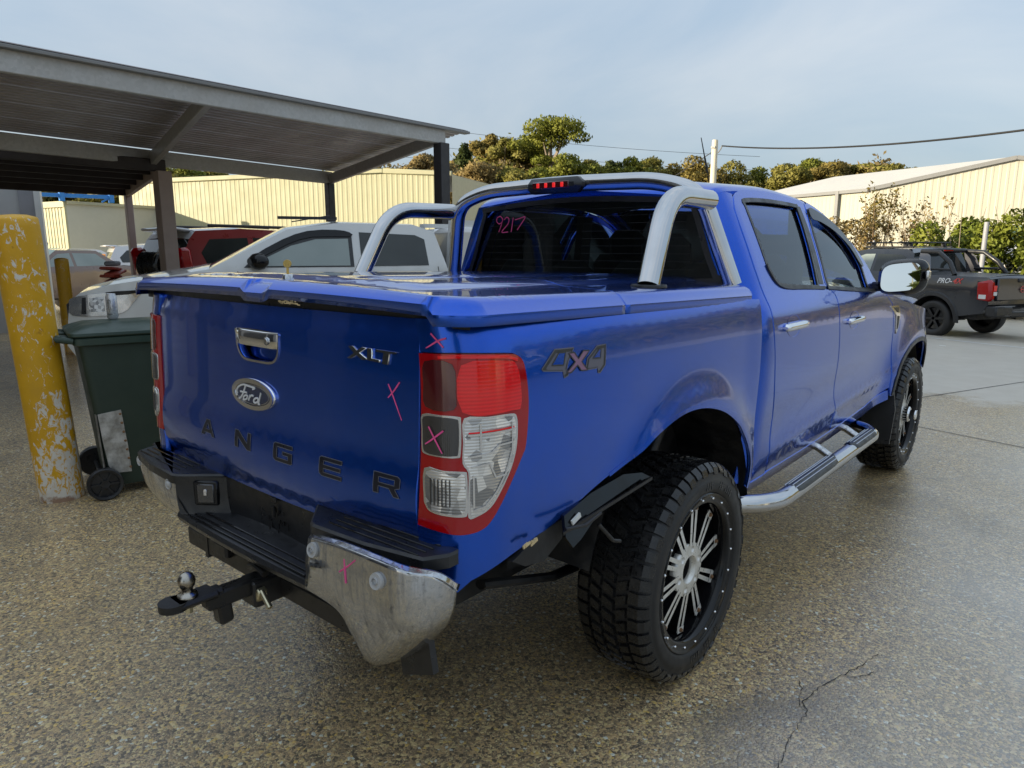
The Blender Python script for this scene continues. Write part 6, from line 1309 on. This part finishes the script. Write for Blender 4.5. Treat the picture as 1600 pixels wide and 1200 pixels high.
# ---- shrubs and posts before the white shed
for (az, d, ztop, w, mat, st, n_, lf, lab) in (
    (8.6, 24.5, 3.55, 3.0, 'shrub_leaf', 'bush', 11000, .085, 'large bright green shrub at the right edge behind the silver car'),
    (5.2, 24.0, 3.5, 2.6, 'shrub_leaf', 'bush', 7000, .085, 'green shrub at the far right edge of the picture'),
    (11.3, 26.0, 3.1, 2.6, 'dry_leaf', 'twiggy', 900, .06, 'bare twiggy brown shrub in front of the white shed gable'),
    (13.7, 26.0, 3.3, 2.2, 'bronze_leaf', 'twiggy', 900, .06, 'tall twiggy shrub left before the white shed'),
    (15.4, 26.0, 2.5, 2.6, 'dry_leaf', 'twiggy', 2200, .07, 'rusty brown shrub beside the ute windscreen pillar'),
    (12.6, 24.5, 1.75, 2.6, 'shrub_leaf', 'bush', 4200, .08, 'low yellow green shrub behind the roof racks'),
    (10.0, 24.2, 1.9, 2.2, 'olive_leaf', 'bush', 4000, .08, 'low olive shrub left of the bright green shrub'),
    (14.6, 24.0, 1.6, 2.0, 'olive_leaf', 'bush', 3200, .08, 'low olive shrub under the rusty brown shrub')):
    tree('garden_shrub', lab, az, d, ztop, w, mat, st, n_, lf, 'shrubs before the white shed', gz(21))
for az, lab in ((7.3, 'grey steel fence post before the bright green shrub'), (13.9, 'thin grey fence post left of the roof racks')):
    x, y, _ = pol(az, 22.5 if az < 10 else 23.2); mb = MB(); mb.tube([(0, 0, 0), (0, 0, 2.55 if az < 10 else 2.1)], .06 if az < 10 else .03, 10); mb.box((0, 0, .02), (.16, .16, .04)); o = mb.build('fence_post', 'panel_trim', None); o.location = (x, y, gz(y)); tag(o, lab, 'post')
x, y, _ = pol(12.9, 23.6); mb = MB(); mb.tube([(-1.6, .3, 1.55), (1.4, -.2, 1.62)], .07, 10); mb.tube([(-1.2, .25, 0), (-1.2, .25, 1.55)], .04, 8); mb.tube([(1.1, -.15, 0), (1.1, -.15, 1.6)], .04, 8); o = mb.build('pipe_rail', 'cream_dark', None); o.location = (x, y, gz(y)); tag(o, 'cream pipe rail above the black pickup bonnet', 'rail')
# ================================================================ other vehicles
def car(name, label, cat, loc, rz, W, L0, L1, belt, perim, arches, wr, paint, windows=(), tumble=.42, rnd=(.10, .12), wheel='spoke', trim=None, crown=.04, slope=0.):
    """local +y is forward. perim: (y, z, material of the strip to the next point) rear-bottom -> roof -> front-bottom"""
    t = thing(name, label, cat, loc, rz); hw0 = W / 2
    if slope: t.rotation_euler = (slope, 0, rz)
    def hw(y, z):
        y = np.asarray(y, float); z = np.asarray(z, float)
        h = hw0 - .05 * np.clip((.62 - z) / .35, 0, 1) ** 1.5 - .02 * np.clip((z - .95) / (belt - .95), 0, 1) ** 2 - tumble * np.maximum(0, z - belt)
        return h - rnd[1] * np.clip((y - (L1 - .55)) / .55, 0, 1.1) ** 2.5 - rnd[0] * np.clip(((L0 + .40) - y) / .40, 0, 1.1) ** 2.5
    P = lambda y, z: np.stack([hw(y, z), np.asarray(y, float), np.asarray(z, float)], -1)
    pts = [(a, b) for a, b, _ in perim]; zb = pts[-1][1]
    bot = []
    for yc, ra in sorted(arches, key=lambda q: -q[0]): bot += [(yc + ra * math.cos(a), max(zb, wr + ra * math.sin(a))) for a in np.linspace(R_(-8), R_(188), 14)]
    outline = pts + bot
    for s in (False, True): patch('body_side', P, outline, paint, t, step=.12, edge=.06, out=(1, 0, 0), skirt=.02, mirror=s)
    mats = []; mb = MB()
    for a, b, m_ in perim:
        if m_ not in mats: mats.append(m_)
    for (y0, z0, m_), (y1, z1, _) in zip(perim[:-1], perim[1:]):
        seg = 4; rows = []
        for k in range(seg + 1):
            y, z = y0 + (y1 - y0) * k / seg, z0 + (z1 - z0) * k / seg; h = float(hw(y, z)); flat = abs(y1 - y0) / (math.hypot(y1 - y0, z1 - z0) + 1e-6)
            nx, nz = (z1 - z0), -(y1 - y0)
            rows.append([(h * q, y, z + crown * (1 - q * q) * flat) if flat > .5 else (h * q, y + (.05 if y > 0 else -.05) * (1 - q * q) * (1 - flat), z) for q in np.linspace(-1, 1, 9)])
        mb.grid(rows, mi=mats.index(m_))
    mb.build('body_shell', mats, t, 35, flip=True)
    for (poly, m_, nm) in windows:
        for s in (False, True):
            patch(nm, P, poly, m_, t, step=.15, edge=.06, off=.004, out=(1, 0, 0), skirt=.004, mirror=s)
    for yc, _ in arches:
        for s in (-1, 1):
            w = bpy.data.objects.new('wheel', None); COL.objects.link(w); w.parent = t; w.location = (s * (hw0 - .13), yc, wr); w.rotation_euler = (0, 0, 0 if s > 0 else math.pi)
            mb = MB(); r = wr; mb.lathe([(r * .62, .095), (r * .68, .112), (r * .80, .122), (r * .92, .115), (r * .985, .09), (r, .06), (r, -.06), (r * .98, -.09), (r * .7, -.11), (r * .6, -.09)], 40, (1, 0, 0)); mb.build('tyre', 'tyre_sidewall', w, 40)
            mb = MB(); mb.lathe([(r * .66, .10), (r * .60, .095), (r * .56, .05), (r * .15, .03), (0, .03)], 32, (1, 0, 0)); rim = mb.build('rim', 'black_gloss', w, 40)
            mb = MB()
            for k in range(6): a = 2 * math.pi * k / 6; mb.bar((.066, r * .08 * math.cos(a), r * .08 * math.sin(a)), (.082, r * .62 * math.cos(a + .05), r * .62 * math.sin(a + .05)), r * .13, .03, (1, 0, 0), bev=.006)
            tag(mb.build('spokes', 'dark_steel' if wheel == 'spoke' else 'silver_paint', w), kind='stuff')
            mb = MB(); mb.grid([[(-.22 + q, (wr + .10) * math.cos(a), (wr + .10) * math.sin(a)) for q in (0, .30)] for a in np.linspace(0, math.pi, 12)]); mb.add([(-.2, (wr + .1) * math.cos(a), (wr + .1) * math.sin(a)) for a in np.linspace(0, math.pi, 12)], [tuple(range(12))]); mb.build('arch_liner', 'black_underbody', w)
    mb = MB(); mb.box((0, (L0 + L1) / 2, zb + .02), (W - .3, (L1 - L0) - .5, .12)); mb.build('floor_pan', 'black_underbody', t)
    return t, P, hw
CG = 'car_glass'
b = NB('car_glass'); b.set(col=b.mix(b.noise(1.6, 3), (.012, .015, .015), (.045, .052, .050)), rough=.03, spec=.55)
b = NB('pale_car_glass'); b.set(col=b.mix(b.noise(1.2, 3), (.16, .20, .19), (.34, .38, .36)), rough=.04, spec=.6)
b = NB('green_car_glass'); b.set(col=(.20, .34, .22), rough=.05, spec=.7, coat=1., coatr=.01)

# ---- silver-white ute nose-out on the left (heads towards -y; its left side faces us)
UY = 2.15
wu, PU, hwu = car('white_ute', 'off white dual cab ute parked behind the green bin', 'ute', (-4.955, 2.791, 0), R_(152), 1.88, -2.62, 2.62, 1.31,
    [(-2.60, .55, 'ute_white'), (-2.62, 1.05, 'ute_white'), (-2.58, 1.15, 'black_plastic'), (-1.06, 1.17, 'ute_white'), (-1.03, 1.30, CG), (-.92, 1.70, 'ute_white'), (-.70, 1.775, 'ute_white'), (.10, 1.785, 'ute_white'), (.62, 1.715, 'pale_car_glass'), (1.38, 1.325, 'ute_white'), (1.60, 1.285, 'ute_white'), (2.25, 1.185, 'ute_white'), (2.50, 1.115, 'ute_white'), (2.60, 1.03, 'black_plastic'), (2.64, .80, 'ute_white'), (2.66, .62, 'ute_white'), (2.55, .45, 'ute_white')],
    [(1.56, .47), (-1.52, .47)], .385, 'ute_white',
    [([(-.02, 1.335), (-.02, 1.675), (.12, 1.700), (.42, 1.688), (.66, 1.60), (.95, 1.44), (1.06, 1.335)], 'window_trim', 'window_surround'),
     ([(-.82, 1.345), (-.80, 1.62), (-.70, 1.665), (-.10, 1.690), (-.10, 1.338)], CG, 'rear_door_glass'),
     ], tumble=.40)
for s in (False, True):
    patch('front_door_glass', PU, [(.02, 1.345), (.02, 1.620), (.35, 1.612), (.60, 1.545), (.86, 1.42), (.93, 1.345)], 'pale_car_glass', wu, off=.009, out=(1, 0, 0), step=.1, skirt=.003, mirror=s)
    patch('weather_shield', PU, crs([(.0, 1.685), (.14, 1.708), (.42, 1.695), (.68, 1.605), (.97, 1.44), (.90, 1.425), (.63, 1.56), (.38, 1.635), (.0, 1.640)], 2, True), 'black_gloss', wu, off=.016, out=(1, 0, 0), step=.08, skirt=.01, mirror=s)
    hl_ = patch('headlamp', PU, crs([(1.985, 1.125), (2.20, 1.118), (2.45, 1.095), (2.585, 1.06), (2.60, .99), (2.585, .91), (2.35, .90), (2.15, .93), (2.06, 1.02)], 3, True), 'headlamp_chrome', wu, off=.008, out=(1, 0, 0), step=.05, edge=.03, skirt=.01, mirror=s)
    patch('lamp_brow', PU, [(1.965, 1.137), (2.20, 1.127), (2.28, 1.118), (2.27, 1.085), (2.10, 1.095), (1.99, 1.115)], 'black_gloss', hl_, off=.012, out=(1, 0, 0), step=.05, skirt=.004, mirror=s)
    patch('lamp_lens', PU, [(2.30, 1.08), (2.42, 1.065), (2.43, .94), (2.30, .94)], 'clear_lens', hl_, off=.012, out=(1, 0, 0), step=.04, skirt=.004, mirror=s)
    patch('lamp_bezel', PU, [(2.45, 1.075), (2.48, 1.07), (2.50, .92), (2.46, .92)], 'black_plastic', hl_, off=.012, out=(1, 0, 0), step=.04, skirt=.004, mirror=s)
    sg = -1 if s else 1
    mb = MB(); rows = []
    for k, sc in ((0, .5), (.2, .9), (.5, 1.), (.8, .85), (1, .4)): rows.append([(sg * (1.02 + .11 * sc * math.cos(a)), .93 + .16 * (k - .5) - .02 * math.cos(a), 1.395 + .085 * sc * math.sin(a)) for a in np.linspace(0, 2 * math.pi, 16, endpoint=False)])
    mb.grid(rows, closed_v=True); mb.add(rows[0], [tuple(range(16))]); mb.add(rows[-1], [tuple(range(16))]); mb.bar((sg * .88, .95, 1.34), (sg * .96, .95, 1.37), .08, .05); mb.build('door_mirror', 'black_gloss', wu, 50)
    mb = MB(); ribbon(mb, PU, densify([(1.20, 1.21), (2.0, 1.155)], .1, False), .012, .002, (1, 0, 0), False, .004, mirror=s); mb.build('bonnet_gap', 'window_trim', wu)
    for gp in ([(1.12, 1.30), (1.16, .95), (1.12, .55)], [(-.06, 1.33), (-.06, .95), (-.08, .52)], [(-.92, 1.33), (-.95, 1.0), (-.90, .70)]):
        mb = MB(); ribbon(mb, PU, crs(gp, 6), .008, .001, (1, 0, 0), False, .002, mirror=s); mb.build('door_gap', 'window_trim', wu)
    mb = MB(); mb.bar((sg * (float(hwu(.1, 1.15)) + .02), .02, 1.16), (sg * (float(hwu(.1, 1.15)) + .02), .24, 1.16), .03, .035, bev=.01); mb.build('door_handle', 'chrome', wu)
mb = MB(); mb.box((0, 2.665, .86), (1.0, .06, .30), None, .03); mb.build('grille', 'black_plastic', wu)
mb = MB(); mb.box((0, -1.85, 1.47), (1.62, 1.46, .58), None, .06); can_ = mb.build('tray_canopy', 'ute_white', wu)
for s in (-1, 1):
    mb = MB(); mb.bar((s * .70, -1.10, 1.20), (s * .66, -1.16, 1.83), .05, .06); mb.bar((s * .70, -2.55, 1.20), (s * .68, -2.5, 1.95), .05, .06); mb.bar((s * .66, -1.16, 1.81), (s * .68, -2.5, 1.81), .05, .05); mb.build('ladder_rack', 'ute_white', wu)
mb = MB(); mb.box((-.62, .40, 1.835), (.02, .60, .03)); mb.tube([(-.45, .55, 1.80), (-.46, .15, 1.87)], .006, 6); mb.build('roof_aerial', 'black_plastic', wu)

# ---- red four wheel drive behind it, rear to the left
rs, PR, hr = car('red_wagon', 'red four wheel drive wagon beyond the white ute', 'car', (-9.95, 5.15, 0), 0., 1.88, -2.35, 2.3, 1.22,
    [(-2.25, .50, 'red_paint'), (-2.34, .95, 'red_paint'), (-2.33, 1.20, CG), (-2.12, 1.66, 'silver_paint'), (-2.00, 1.79, 'red_paint'), (-1.2, 1.835, 'red_paint'), (.2, 1.80, CG), (.95, 1.24, 'red_paint'), (2.1, 1.10, 'red_paint'), (2.3, .80, 'black_plastic'), (2.25, .45, 'red_paint')],
    [(1.45, .45), (-1.35, .45)], .38, 'red_paint', [([(-1.92, 1.27), (-1.98, 1.45), (-1.80, 1.66), (-1.15, 1.69), (-1.15, 1.27)], CG, 'quarter_glass'), ([(-1.05, 1.27), (-1.05, 1.69), (-.15, 1.68), (-.15, 1.27)], CG, 'rear_door_glass')], tumble=.30, rnd=(.16, .12), wheel='alloy')
for s in (-1, 1):
    mb = MB(); mb.box((s * .84, -2.24, 1.32), (.14, .22, .42), Matrix.Rotation(R_(8), 3, 'X'), .05); mb.build('tail_lamp', 'red_lens', rs)
    mb = MB(); mb.bar((s * .66, -1.75, 1.88), (s * .64, .10, 1.87), .05, .05, bev=.015); mb.build('roof_rail', 'black_plastic', rs)
mb = MB(); mb.box((.60, -1.2, 1.885), (.10, .75, .035)); mb.build('roof_panel', 'panel_grey', rs)
mb = MB(); mb.box((0, -2.14, 1.81), (1.25, .26, .05), Matrix.Rotation(R_(-6), 3, 'X'), .02); mb.build('spoiler', 'silver_paint', rs)
# ---- white wagon further off
sv, PV, hv = car('white_wagon', 'white wagon with black lower bumper seen past the brown carport posts', 'car', (-20.05, 8.05, -.05), R_(-14), 1.85, -2.3, 2.3, 1.12,
    [(-2.2, .45, 'grey_paint'), (-2.32, .75, 'white_paint'), (-2.28, 1.08, CG), (-2.10, 1.45, 'white_paint'), (-2.02, 1.60, 'white_paint'), (-1.0, 1.68, 'white_paint'), (.3, 1.63, CG), (1.05, 1.12, 'white_paint'), (2.1, .98, 'white_paint'), (2.3, .7, 'grey_paint'), (2.2, .4, 'white_paint')],
    [(1.4, .43), (-1.35, .43)], .36, 'white_paint', [([(-1.9, 1.16), (-1.95, 1.30), (-1.75, 1.50), (-.75, 1.53), (-.75, 1.16)], CG, 'quarter_glass'), ([(-.68, 1.16), (-.68, 1.53), (.2, 1.50), (.62, 1.16)], CG, 'door_glass')], tumble=.36)
for s in (-1, 1):
    for zc, hh, yy in ((1.13, .10, -2.22), (.80, .16, -2.29)): mb = MB(); mb.box((s * .80, yy, zc), (.26, .16, hh), None, .03); mb.build('tail_lamp', 'bright_red_lens', sv)
mb = MB(); mb.box((0, -2.12, 1.62), (1.3, .30, .05), None, .02); mb.build('spoiler', 'white_paint', sv)
mb = MB(); mb.box((0, -2.30, .52), (1.8, .16, .22), None, .04); mb.build('rear_bumper', 'grey_paint', sv)
# ---- brown car nearer the office wall, with snorkel
bc, PB, hb_ = car('brown_wagon', 'brown car with a black snorkel beside the office wall', 'car', (-17.2, 3.25, 0), R_(205), 1.8, -2.2, 2.2, 1.05,
    [(-2.1, .45, 'brown_paint'), (-2.2, .9, 'brown_paint'), (-2.1, 1.05, 'brown_paint'), (-1.5, 1.08, CG), (-.9, 1.45, 'brown_paint'), (.2, 1.47, 'green_car_glass'), (.95, 1.06, 'brown_paint'), (2.05, .95, 'brown_paint'), (2.2, .65, 'black_plastic'), (2.1, .4, 'brown_paint')],
    [(1.35, .42), (-1.3, .42)], .34, 'brown_paint', [([(-1.2, 1.10), (-.85, 1.38), (-.2, 1.40), (-.2, 1.10)], 'pale_car_glass', 'rear_door_glass'), ([(-.12, 1.10), (-.12, 1.40), (.2, 1.38), (.7, 1.10)], 'pale_car_glass', 'front_door_glass')], tumble=.36)
mb = MB(); mb.tube([(-.86, 1.15, 1.0), (-.80, .95, 1.12), (-.72, .45, 1.46), (-.72, .40, 1.62), (-.72, .50, 1.64)], .045, 8); mb.build('snorkel', 'black_plastic', bc)
# teal-glassed sedan between them
tc, PT, ht = car('pale_sedan', 'pale sedan with green tinted screen behind the brown car', 'car', (-23.4, 5.6, 0), R_(190), 1.75, -2.2, 2.2, .98,
    [(-2.1, .42, 'white_paint'), (-2.2, .9, 'white_paint'), (-1.6, 1.0, 'green_car_glass'), (-.9, 1.45, 'white_paint'), (.2, 1.47, 'green_car_glass'), (.95, 1.02, 'white_paint'), (2.1, .88, 'white_paint'), (2.2, .6, 'white_paint'), (2.1, .4, 'white_paint')], [(1.35, .40), (-1.3, .40)], .32, 'white_paint', [([(-1.2, 1.04), (-.85, 1.38), (.2, 1.38), (.75, 1.04)], 'green_car_glass', 'side_glass')], tumble=.36)
# ---- scrap red panels and a tyre stack at the foot of the posts
x, y, _ = pol(69.9, 11.9); sr = thing('scrap_panels', 'stack of red scrap body panels on a stand beyond the white bonnet', 'scrap', (x, y, 0), R_(60))
mb = MB()
for k in range(4): mb = MB(); mb.box((.03 * (-1) ** k, .02 * k, 1.06 + .055 * k), (.20, .62 - .04 * (k % 2), .04), Matrix.Rotation(R_(3 * (-1) ** k), 3, 'X'), .015); mb.build('scrap_panel', 'scrap_red', sr)
mb = MB(); mb.box((0, 0, 1.02), (.22, .66, .03)); 
for sx in (-.09, .09):
    for sy in (-.30, .30): mb.box((sx, sy, .5), (.04, .04, 1.0))
mb.build('stand', 'panel_grey', sr)
mb = MB(); mb.box((0, .05, 1.30), (.16, .36, .07), None, .02); mb.build('grille_insert', 'panel_trim', sr)
def tyre_thing(label, loc, rot, r=.36, w=.24, cat='tyre'):
    mb = MB(); pr = [(r * .60, w * .38), (r * .64, w * .48), (r * .80, w * .52), (r * .93, w * .48), (r, w * .38), (r, -w * .38), (r * .93, -w * .48), (r * .80, -w * .52), (r * .64, -w * .48), (r * .60, -w * .38)]; mb.lathe(pr + [pr[0]], 40, (1, 0, 0))
    for k in range(40):
        a = 2 * math.pi * k / 40
        for q in (-.3, 0, .3): mb.box((w * q, (r + .004) * math.cos(a + q * .2), (r + .004) * math.sin(a + q * .2)), (w * .22, .034, .016), Matrix.Rotation(a - math.pi / 2 + q * .2, 3, 'X'))
    o = mb.build('loose_tyre', 'tyre_rubber', None, 40); o.location = loc; o.rotation_euler = rot; return tag(o, label, cat)
x, y, _ = pol(67.35, 11.6); tyre_thing('black knobbly tyre standing on drums beside the brown carport post', (x, y, 1.27), (0, 0, R_(35)), .19, .30)
mb = MB(); mb.lathe([(.0, 0), (.19, 0), (.19, .35), (.20, .36), (.19, .37), (.19, .70), (.20, .71), (.19, .72), (.19, 1.07), (.0, 1.075)], 24); o = mb.build('steel_drum', 'panel_trim', None); o.location = (x, y, 0); tag(o, 'dull steel drum carrying the knobbly tyre', 'drum')
x, y = -3.62, -1.80; tyre_thing('black tyre at the left picture edge behind the big bollard', (-4.05, -1.60, .335), (0, 0, R_(70)), .335, .24)

# ---- black pickup on the right
hd = math.atan2(.9, .436)
nx, ny = -.876, 14.30                                  # rear left tyre on the ground
hv_, lv_ = Vector((-.9, .436, 0)).normalized(), Vector((-.436, -.9, 0)).normalized()
ctr = Vector((nx, ny, 0)) - lv_ * .87 + hv_ * 1.55
bp, PN, hn = car('black_pickup', 'black dual cab pickup with roof racks and black sports bar', 'ute', (ctr.x, ctr.y, gz(ctr.y) - .0), hd, 1.85, -2.62, 2.6, 1.22,
    [(-2.52, .55, 'black_paint'), (-2.62, .72, 'black_paint'), (-2.60, 1.20, 'black_paint'), (-2.57, 1.235, 'black_plastic'), (-1.02, 1.255, 'black_paint'), (-1.0, 1.30, CG), (-.88, 1.68, 'black_paint'), (-.70, 1.755, 'black_paint'), (.20, 1.77, 'black_paint'), (.62, 1.70, CG), (1.40, 1.24, 'black_paint'), (2.3, 1.12, 'black_paint'), (2.58, .95, 'black_plastic'), (2.6, .6, 'black_paint'), (2.5, .45, 'black_paint')],
    [(1.60, .47), (-1.55, .47)], .375, 'black_paint', [([(-.72, 1.30), (-.72, 1.60), (-.60, 1.64), (-.02, 1.655), (-.02, 1.29)], CG, 'rear_door_glass'), ([(.05, 1.28), (.05, 1.655), (.30, 1.65), (.70, 1.50), (1.02, 1.28)], 'pale_car_glass', 'front_door_glass')], tumble=.36, rnd=(.05, .12))
for s in (-1, 1):
    L = MB(); L.box((s * .845, -2.52, .98), (.16, .30, .40), Matrix.Rotation(R_(-4), 3, 'X'), .05); la = L.build('tail_lamp', 'red_lens', bp)
    L = MB(); L.box((s * .80, -2.672, 1.03), (.09, .012, .11), None, .004); L.build('brake_lens', 'bright_red_lens', la)
    L = MB(); L.box((s * .79, -2.674, .93), (.10, .014, .07), None, .004); L.build('reverse_lens', 'panel_white', la)
    L = MB(); L.box((s * .925, -2.52, .87), (.012, .14, .08), None, .004); L.build('reverse_lens', 'panel_white', la)
    # flared arch
    for yc in (1.60, -1.55):
        F_ = MB(); F_.grid([[(s * (float(hn(yc + ra * math.cos(a), .375 + ra * math.sin(a))) + e), yc + ra * math.cos(a), .375 + ra * math.sin(a)) for ra, e in ((.46, .0), (.465, .035), (.53, .03), (.55, .0))] for a in np.linspace(R_(-5), R_(185), 20)]); F_.build('arch_flare', 'black_plastic', bp, 40)
    sb_ = MB(); sb_.tube([(s * .80, -1.85, 1.26), (s * .74, -1.68, 1.50), (s * .70, -1.40, 1.70), (s * .68, -1.0, 1.72)], .045, 10); sb_.tube([(s * .79, -1.82, 1.36), (s * .74, -1.2, 1.36)], .025, 8); sb_.build('sports_bar_leg', 'black_plastic', bp, 50)
    sl_ = MB(); sl_.prism([(-1.0, 1.28), (-1.34, 1.28), (-1.22, 1.62), (-1.12, 1.70), (-.98, 1.70)], lambda a, b_, t: (s * (.80 - .28 * (b_ - 1.26) + .012 * t), a, b_), 1); sl = sl_.build('sail_plate', 'grey_paint', bp, 30)
    sl_ = MB(); sl_.prism([(-1.07, 1.36), (-1.27, 1.36), (-1.17, 1.52), (-1.11, 1.54)], lambda a, b_, t: (s * (.806 - .28 * (b_ - 1.26) + .012 * t), a, b_), 1); sl_.build('sail_cutout', 'workshop_dark', sl, 30)
    rk_ = MB(); rk_.bar((s * .60, -.75, 1.80), (s * .60, .45, 1.80), .05, .04, bev=.01); rk_.build('roof_rail', 'black_plastic', bp)
sb_ = MB(); sb_.tube([(-.68, -1.02, 1.725), (0, -1.04, 1.745), (.68, -1.02, 1.725)], .045, 10); sb_.box((0, -1.085, 1.73), (.30, .03, .03)); sb_.build('sports_bar_top', 'black_plastic', bp, 50)
sb_ = MB(); sb_.box((0, -1.105, 1.732), (.26, .015, .022)); sb_.build('stop_lamp', 'red_lens', bp)
for yy in (-.55, .25):
    rk_ = MB(); rk_.bar((-.80, yy, 1.90), (.80, yy, 1.90), .07, .03, bev=.01)
    for s in (-1, 1): rk_.box((s * .60, yy, 1.85), (.06, .09, .08), None, .01)
    rk_.build('roof_rack_bar', 'black_plastic', bp)
tg_ = MB(); tg_.box((0, -2.645, 1.01), (1.44, .05, .44), None, .02); tgo = tg_.build('tailgate', 'black_paint', bp)
t_ = MB(); t_.box((0, -2.675, 1.17), (.30, .03, .07), None, .015); t_.build('tailgate_handle', 'black_plastic', tgo)
t_ = MB(); t_.tube([(.058 * math.cos(a), -2.685, 1.0 + .058 * math.sin(a)) for a in np.linspace(0, 2 * math.pi, 24, endpoint=False)], .006, 6, closed=True); t_.bar((-.075, -2.69, 1.0), (.075, -2.69, 1.0), .012, .016); t_.build('tailgate_badge', 'red_print', tgo)
b_ = MB(); b_.box((-.66, -2.70, .60), (.50, .22, .20), None, .03); b_.box((.66, -2.70, .60), (.50, .22, .20), None, .03); b_.box((0, -2.68, .53), (.85, .20, .10), None, .02); b_.build('rear_bumper', 'black_plastic', bp)
b_ = MB(); b_.bar((-.92, -2.80, .70), (-.40, -2.82, .70), .02, .012); b_.bar((-.40, -2.80, .59), (.40, -2.80, .59), .02, .012); b_.build('bumper_edge', 'grey_trim', bp)
def lettering(body, mat, parent, fn, size):
    cu = bpy.data.curves.new('lettering', 'FONT'); cu.body = body; cu.size = size; cu.extrude = .0; cu.shear = .35; cu.offset = size * .022
    o = bpy.data.objects.new('lettering', cu); COL.objects.link(o); bpy.context.view_layer.update(); dg = bpy.context.evaluated_depsgraph_get(); me0 = o.evaluated_get(dg).to_mesh()
    v = [fn(q.co.x, q.co.y) for q in me0.vertices]; f = [tuple(p_.vertices) for p_ in me0.polygons]; wd = max(q.co.x for q in me0.vertices); o.evaluated_get(dg).to_mesh_clear(); bpy.data.objects.remove(o)
    me = bpy.data.meshes.new('lettering'); me.from_pydata(v, [], f); me.update(); link('side_lettering', me, mat, parent); return wd
for s in (-1, 1):
    y0 = -1.58 if s < 0 else -2.16
    fn = lambda a, c, s=s, y0=y0: (s * (float(hn(-1.9, 1.1 + c)) + .007), (y0 - a) if s < 0 else (y0 + a), 1.10 + c)
    wd = lettering('PRO-', 'white_print', bp, fn, .135); lettering('4X', 'red_print', bp, lambda a, c, wd=wd, fn=fn: fn(a + wd + .006, c), .145)
# ---- silver wagon at the right edge
sx, sy, _ = pol(6.6, 24.4)
sw_, PS, hs = car('silver_wagon', 'silver wagon at the right edge behind the black pickup', 'car', (sx + 1.2, sy + .4, gz(sy)), hd - R_(8), 1.85, -2.35, 2.3, 1.25,
    [(-2.25, .5, 'silver_paint'), (-2.35, .9, 'silver_paint'), (-2.33, 1.25, CG), (-2.05, 1.68, 'silver_paint'), (-1.9, 1.80, 'silver_paint'), (-.8, 1.84, 'silver_paint'), (.3, 1.80, CG), (1.0, 1.24, 'silver_paint'), (2.1, 1.1, 'silver_paint'), (2.3, .8, 'black_plastic'), (2.2, .45, 'silver_paint')], [(1.4, .45), (-1.35, .45)], .38, 'silver_paint',
    [([(-1.95, 1.30), (-1.9, 1.50), (-1.7, 1.66), (-.9, 1.70), (-.9, 1.30)], CG, 'quarter_glass'), ([(-.82, 1.30), (-.82, 1.70), (.2, 1.68), (.7, 1.30)], CG, 'door_glass')], tumble=.30, wheel='alloy')
for s in (-1, 1): mb = MB(); mb.box((s * .84, -2.27, 1.15), (.16, .20, .22), None, .04); mb.build('tail_lamp', 'red_lens', sw_)
for x, y, rz, lab in ((13.6, 5.6, 96, 'unseen silver wagon added at right for reflections, nearest the ute'), (13.9, 9.2, 92, 'unseen silver wagon added at right for reflections, middle of three'), (14.2, 13.0, 94, 'unseen silver wagon added at right for reflections, farthest from the ute')):
    c = dup(sw_); c.location = (x, y, gz(y)); c.rotation_euler = (0, 0, R_(rz)); c['label'] = lab; c['group'] = 'unseen wagons added for reflections in the doors'  # out of frame, added as shapes for the ute's paint to mirror
# green-tinted car roof just above it
gx, gy, _ = pol(4.8, 31.0)
car('green_glass_car', 'car with pale green rear screen behind the silver wagon', 'car', (gx, gy, .55), R_(10), 1.8, -2.2, 2.2, 1.2,
    [(-2.1, .5, 'white_paint'), (-2.2, .9, 'white_paint'), (-2.15, 1.2, 'green_car_glass'), (-1.5, 1.72, 'white_paint'), (.2, 1.76, CG), (.95, 1.2, 'white_paint'), (2.1, 1.0, 'white_paint'), (2.2, .5, 'white_paint')], [(1.35, .42), (-1.3, .42)], .36, 'white_paint', [([(-1.7, 1.25), (-1.3, 1.64), (.1, 1.66), (.6, 1.25)], 'green_car_glass', 'side_glass')], tumble=.3)
# yellow crate on a black base at the right edge
cx, cy = 1.22, 14.25; yc_ = thing('yellow_crate', 'yellow topped crate on the ground at the right picture edge', 'crate', (cx, cy, gz(cy)), R_(20))
mb = MB(); mb.box((0, 0, .14), (.9, .7, .28), None, .02); mb.build('crate_base', 'black_plastic', yc_)
mb = MB(); rows = [[(a * .42 * q, b * .32 * q, .28 + h) for a, b in rrect(-1, 1, -1, 1, .3, 4)] for q, h in ((1.0, .0), (1.0, .06), (.85, .12), (.4, .16))]; mb.grid(rows, closed_v=True); mb.add(rows[-1], [tuple(range(len(rows[0])))]); mb.build('crate_top', 'yellow_crate', yc_, 40)
mb = MB(); mb.box((0, 0, 0), (.10, .04, .01), Matrix.Rotation(.2, 3, 'X')); o = mb.build('paper_scrap', 'pale_litter', None, 0); o.location = (-.30, 12.05, gz(12.05) + .008); tag(o, 'small pale paper scrap on the ground before the black pickup', 'litter')
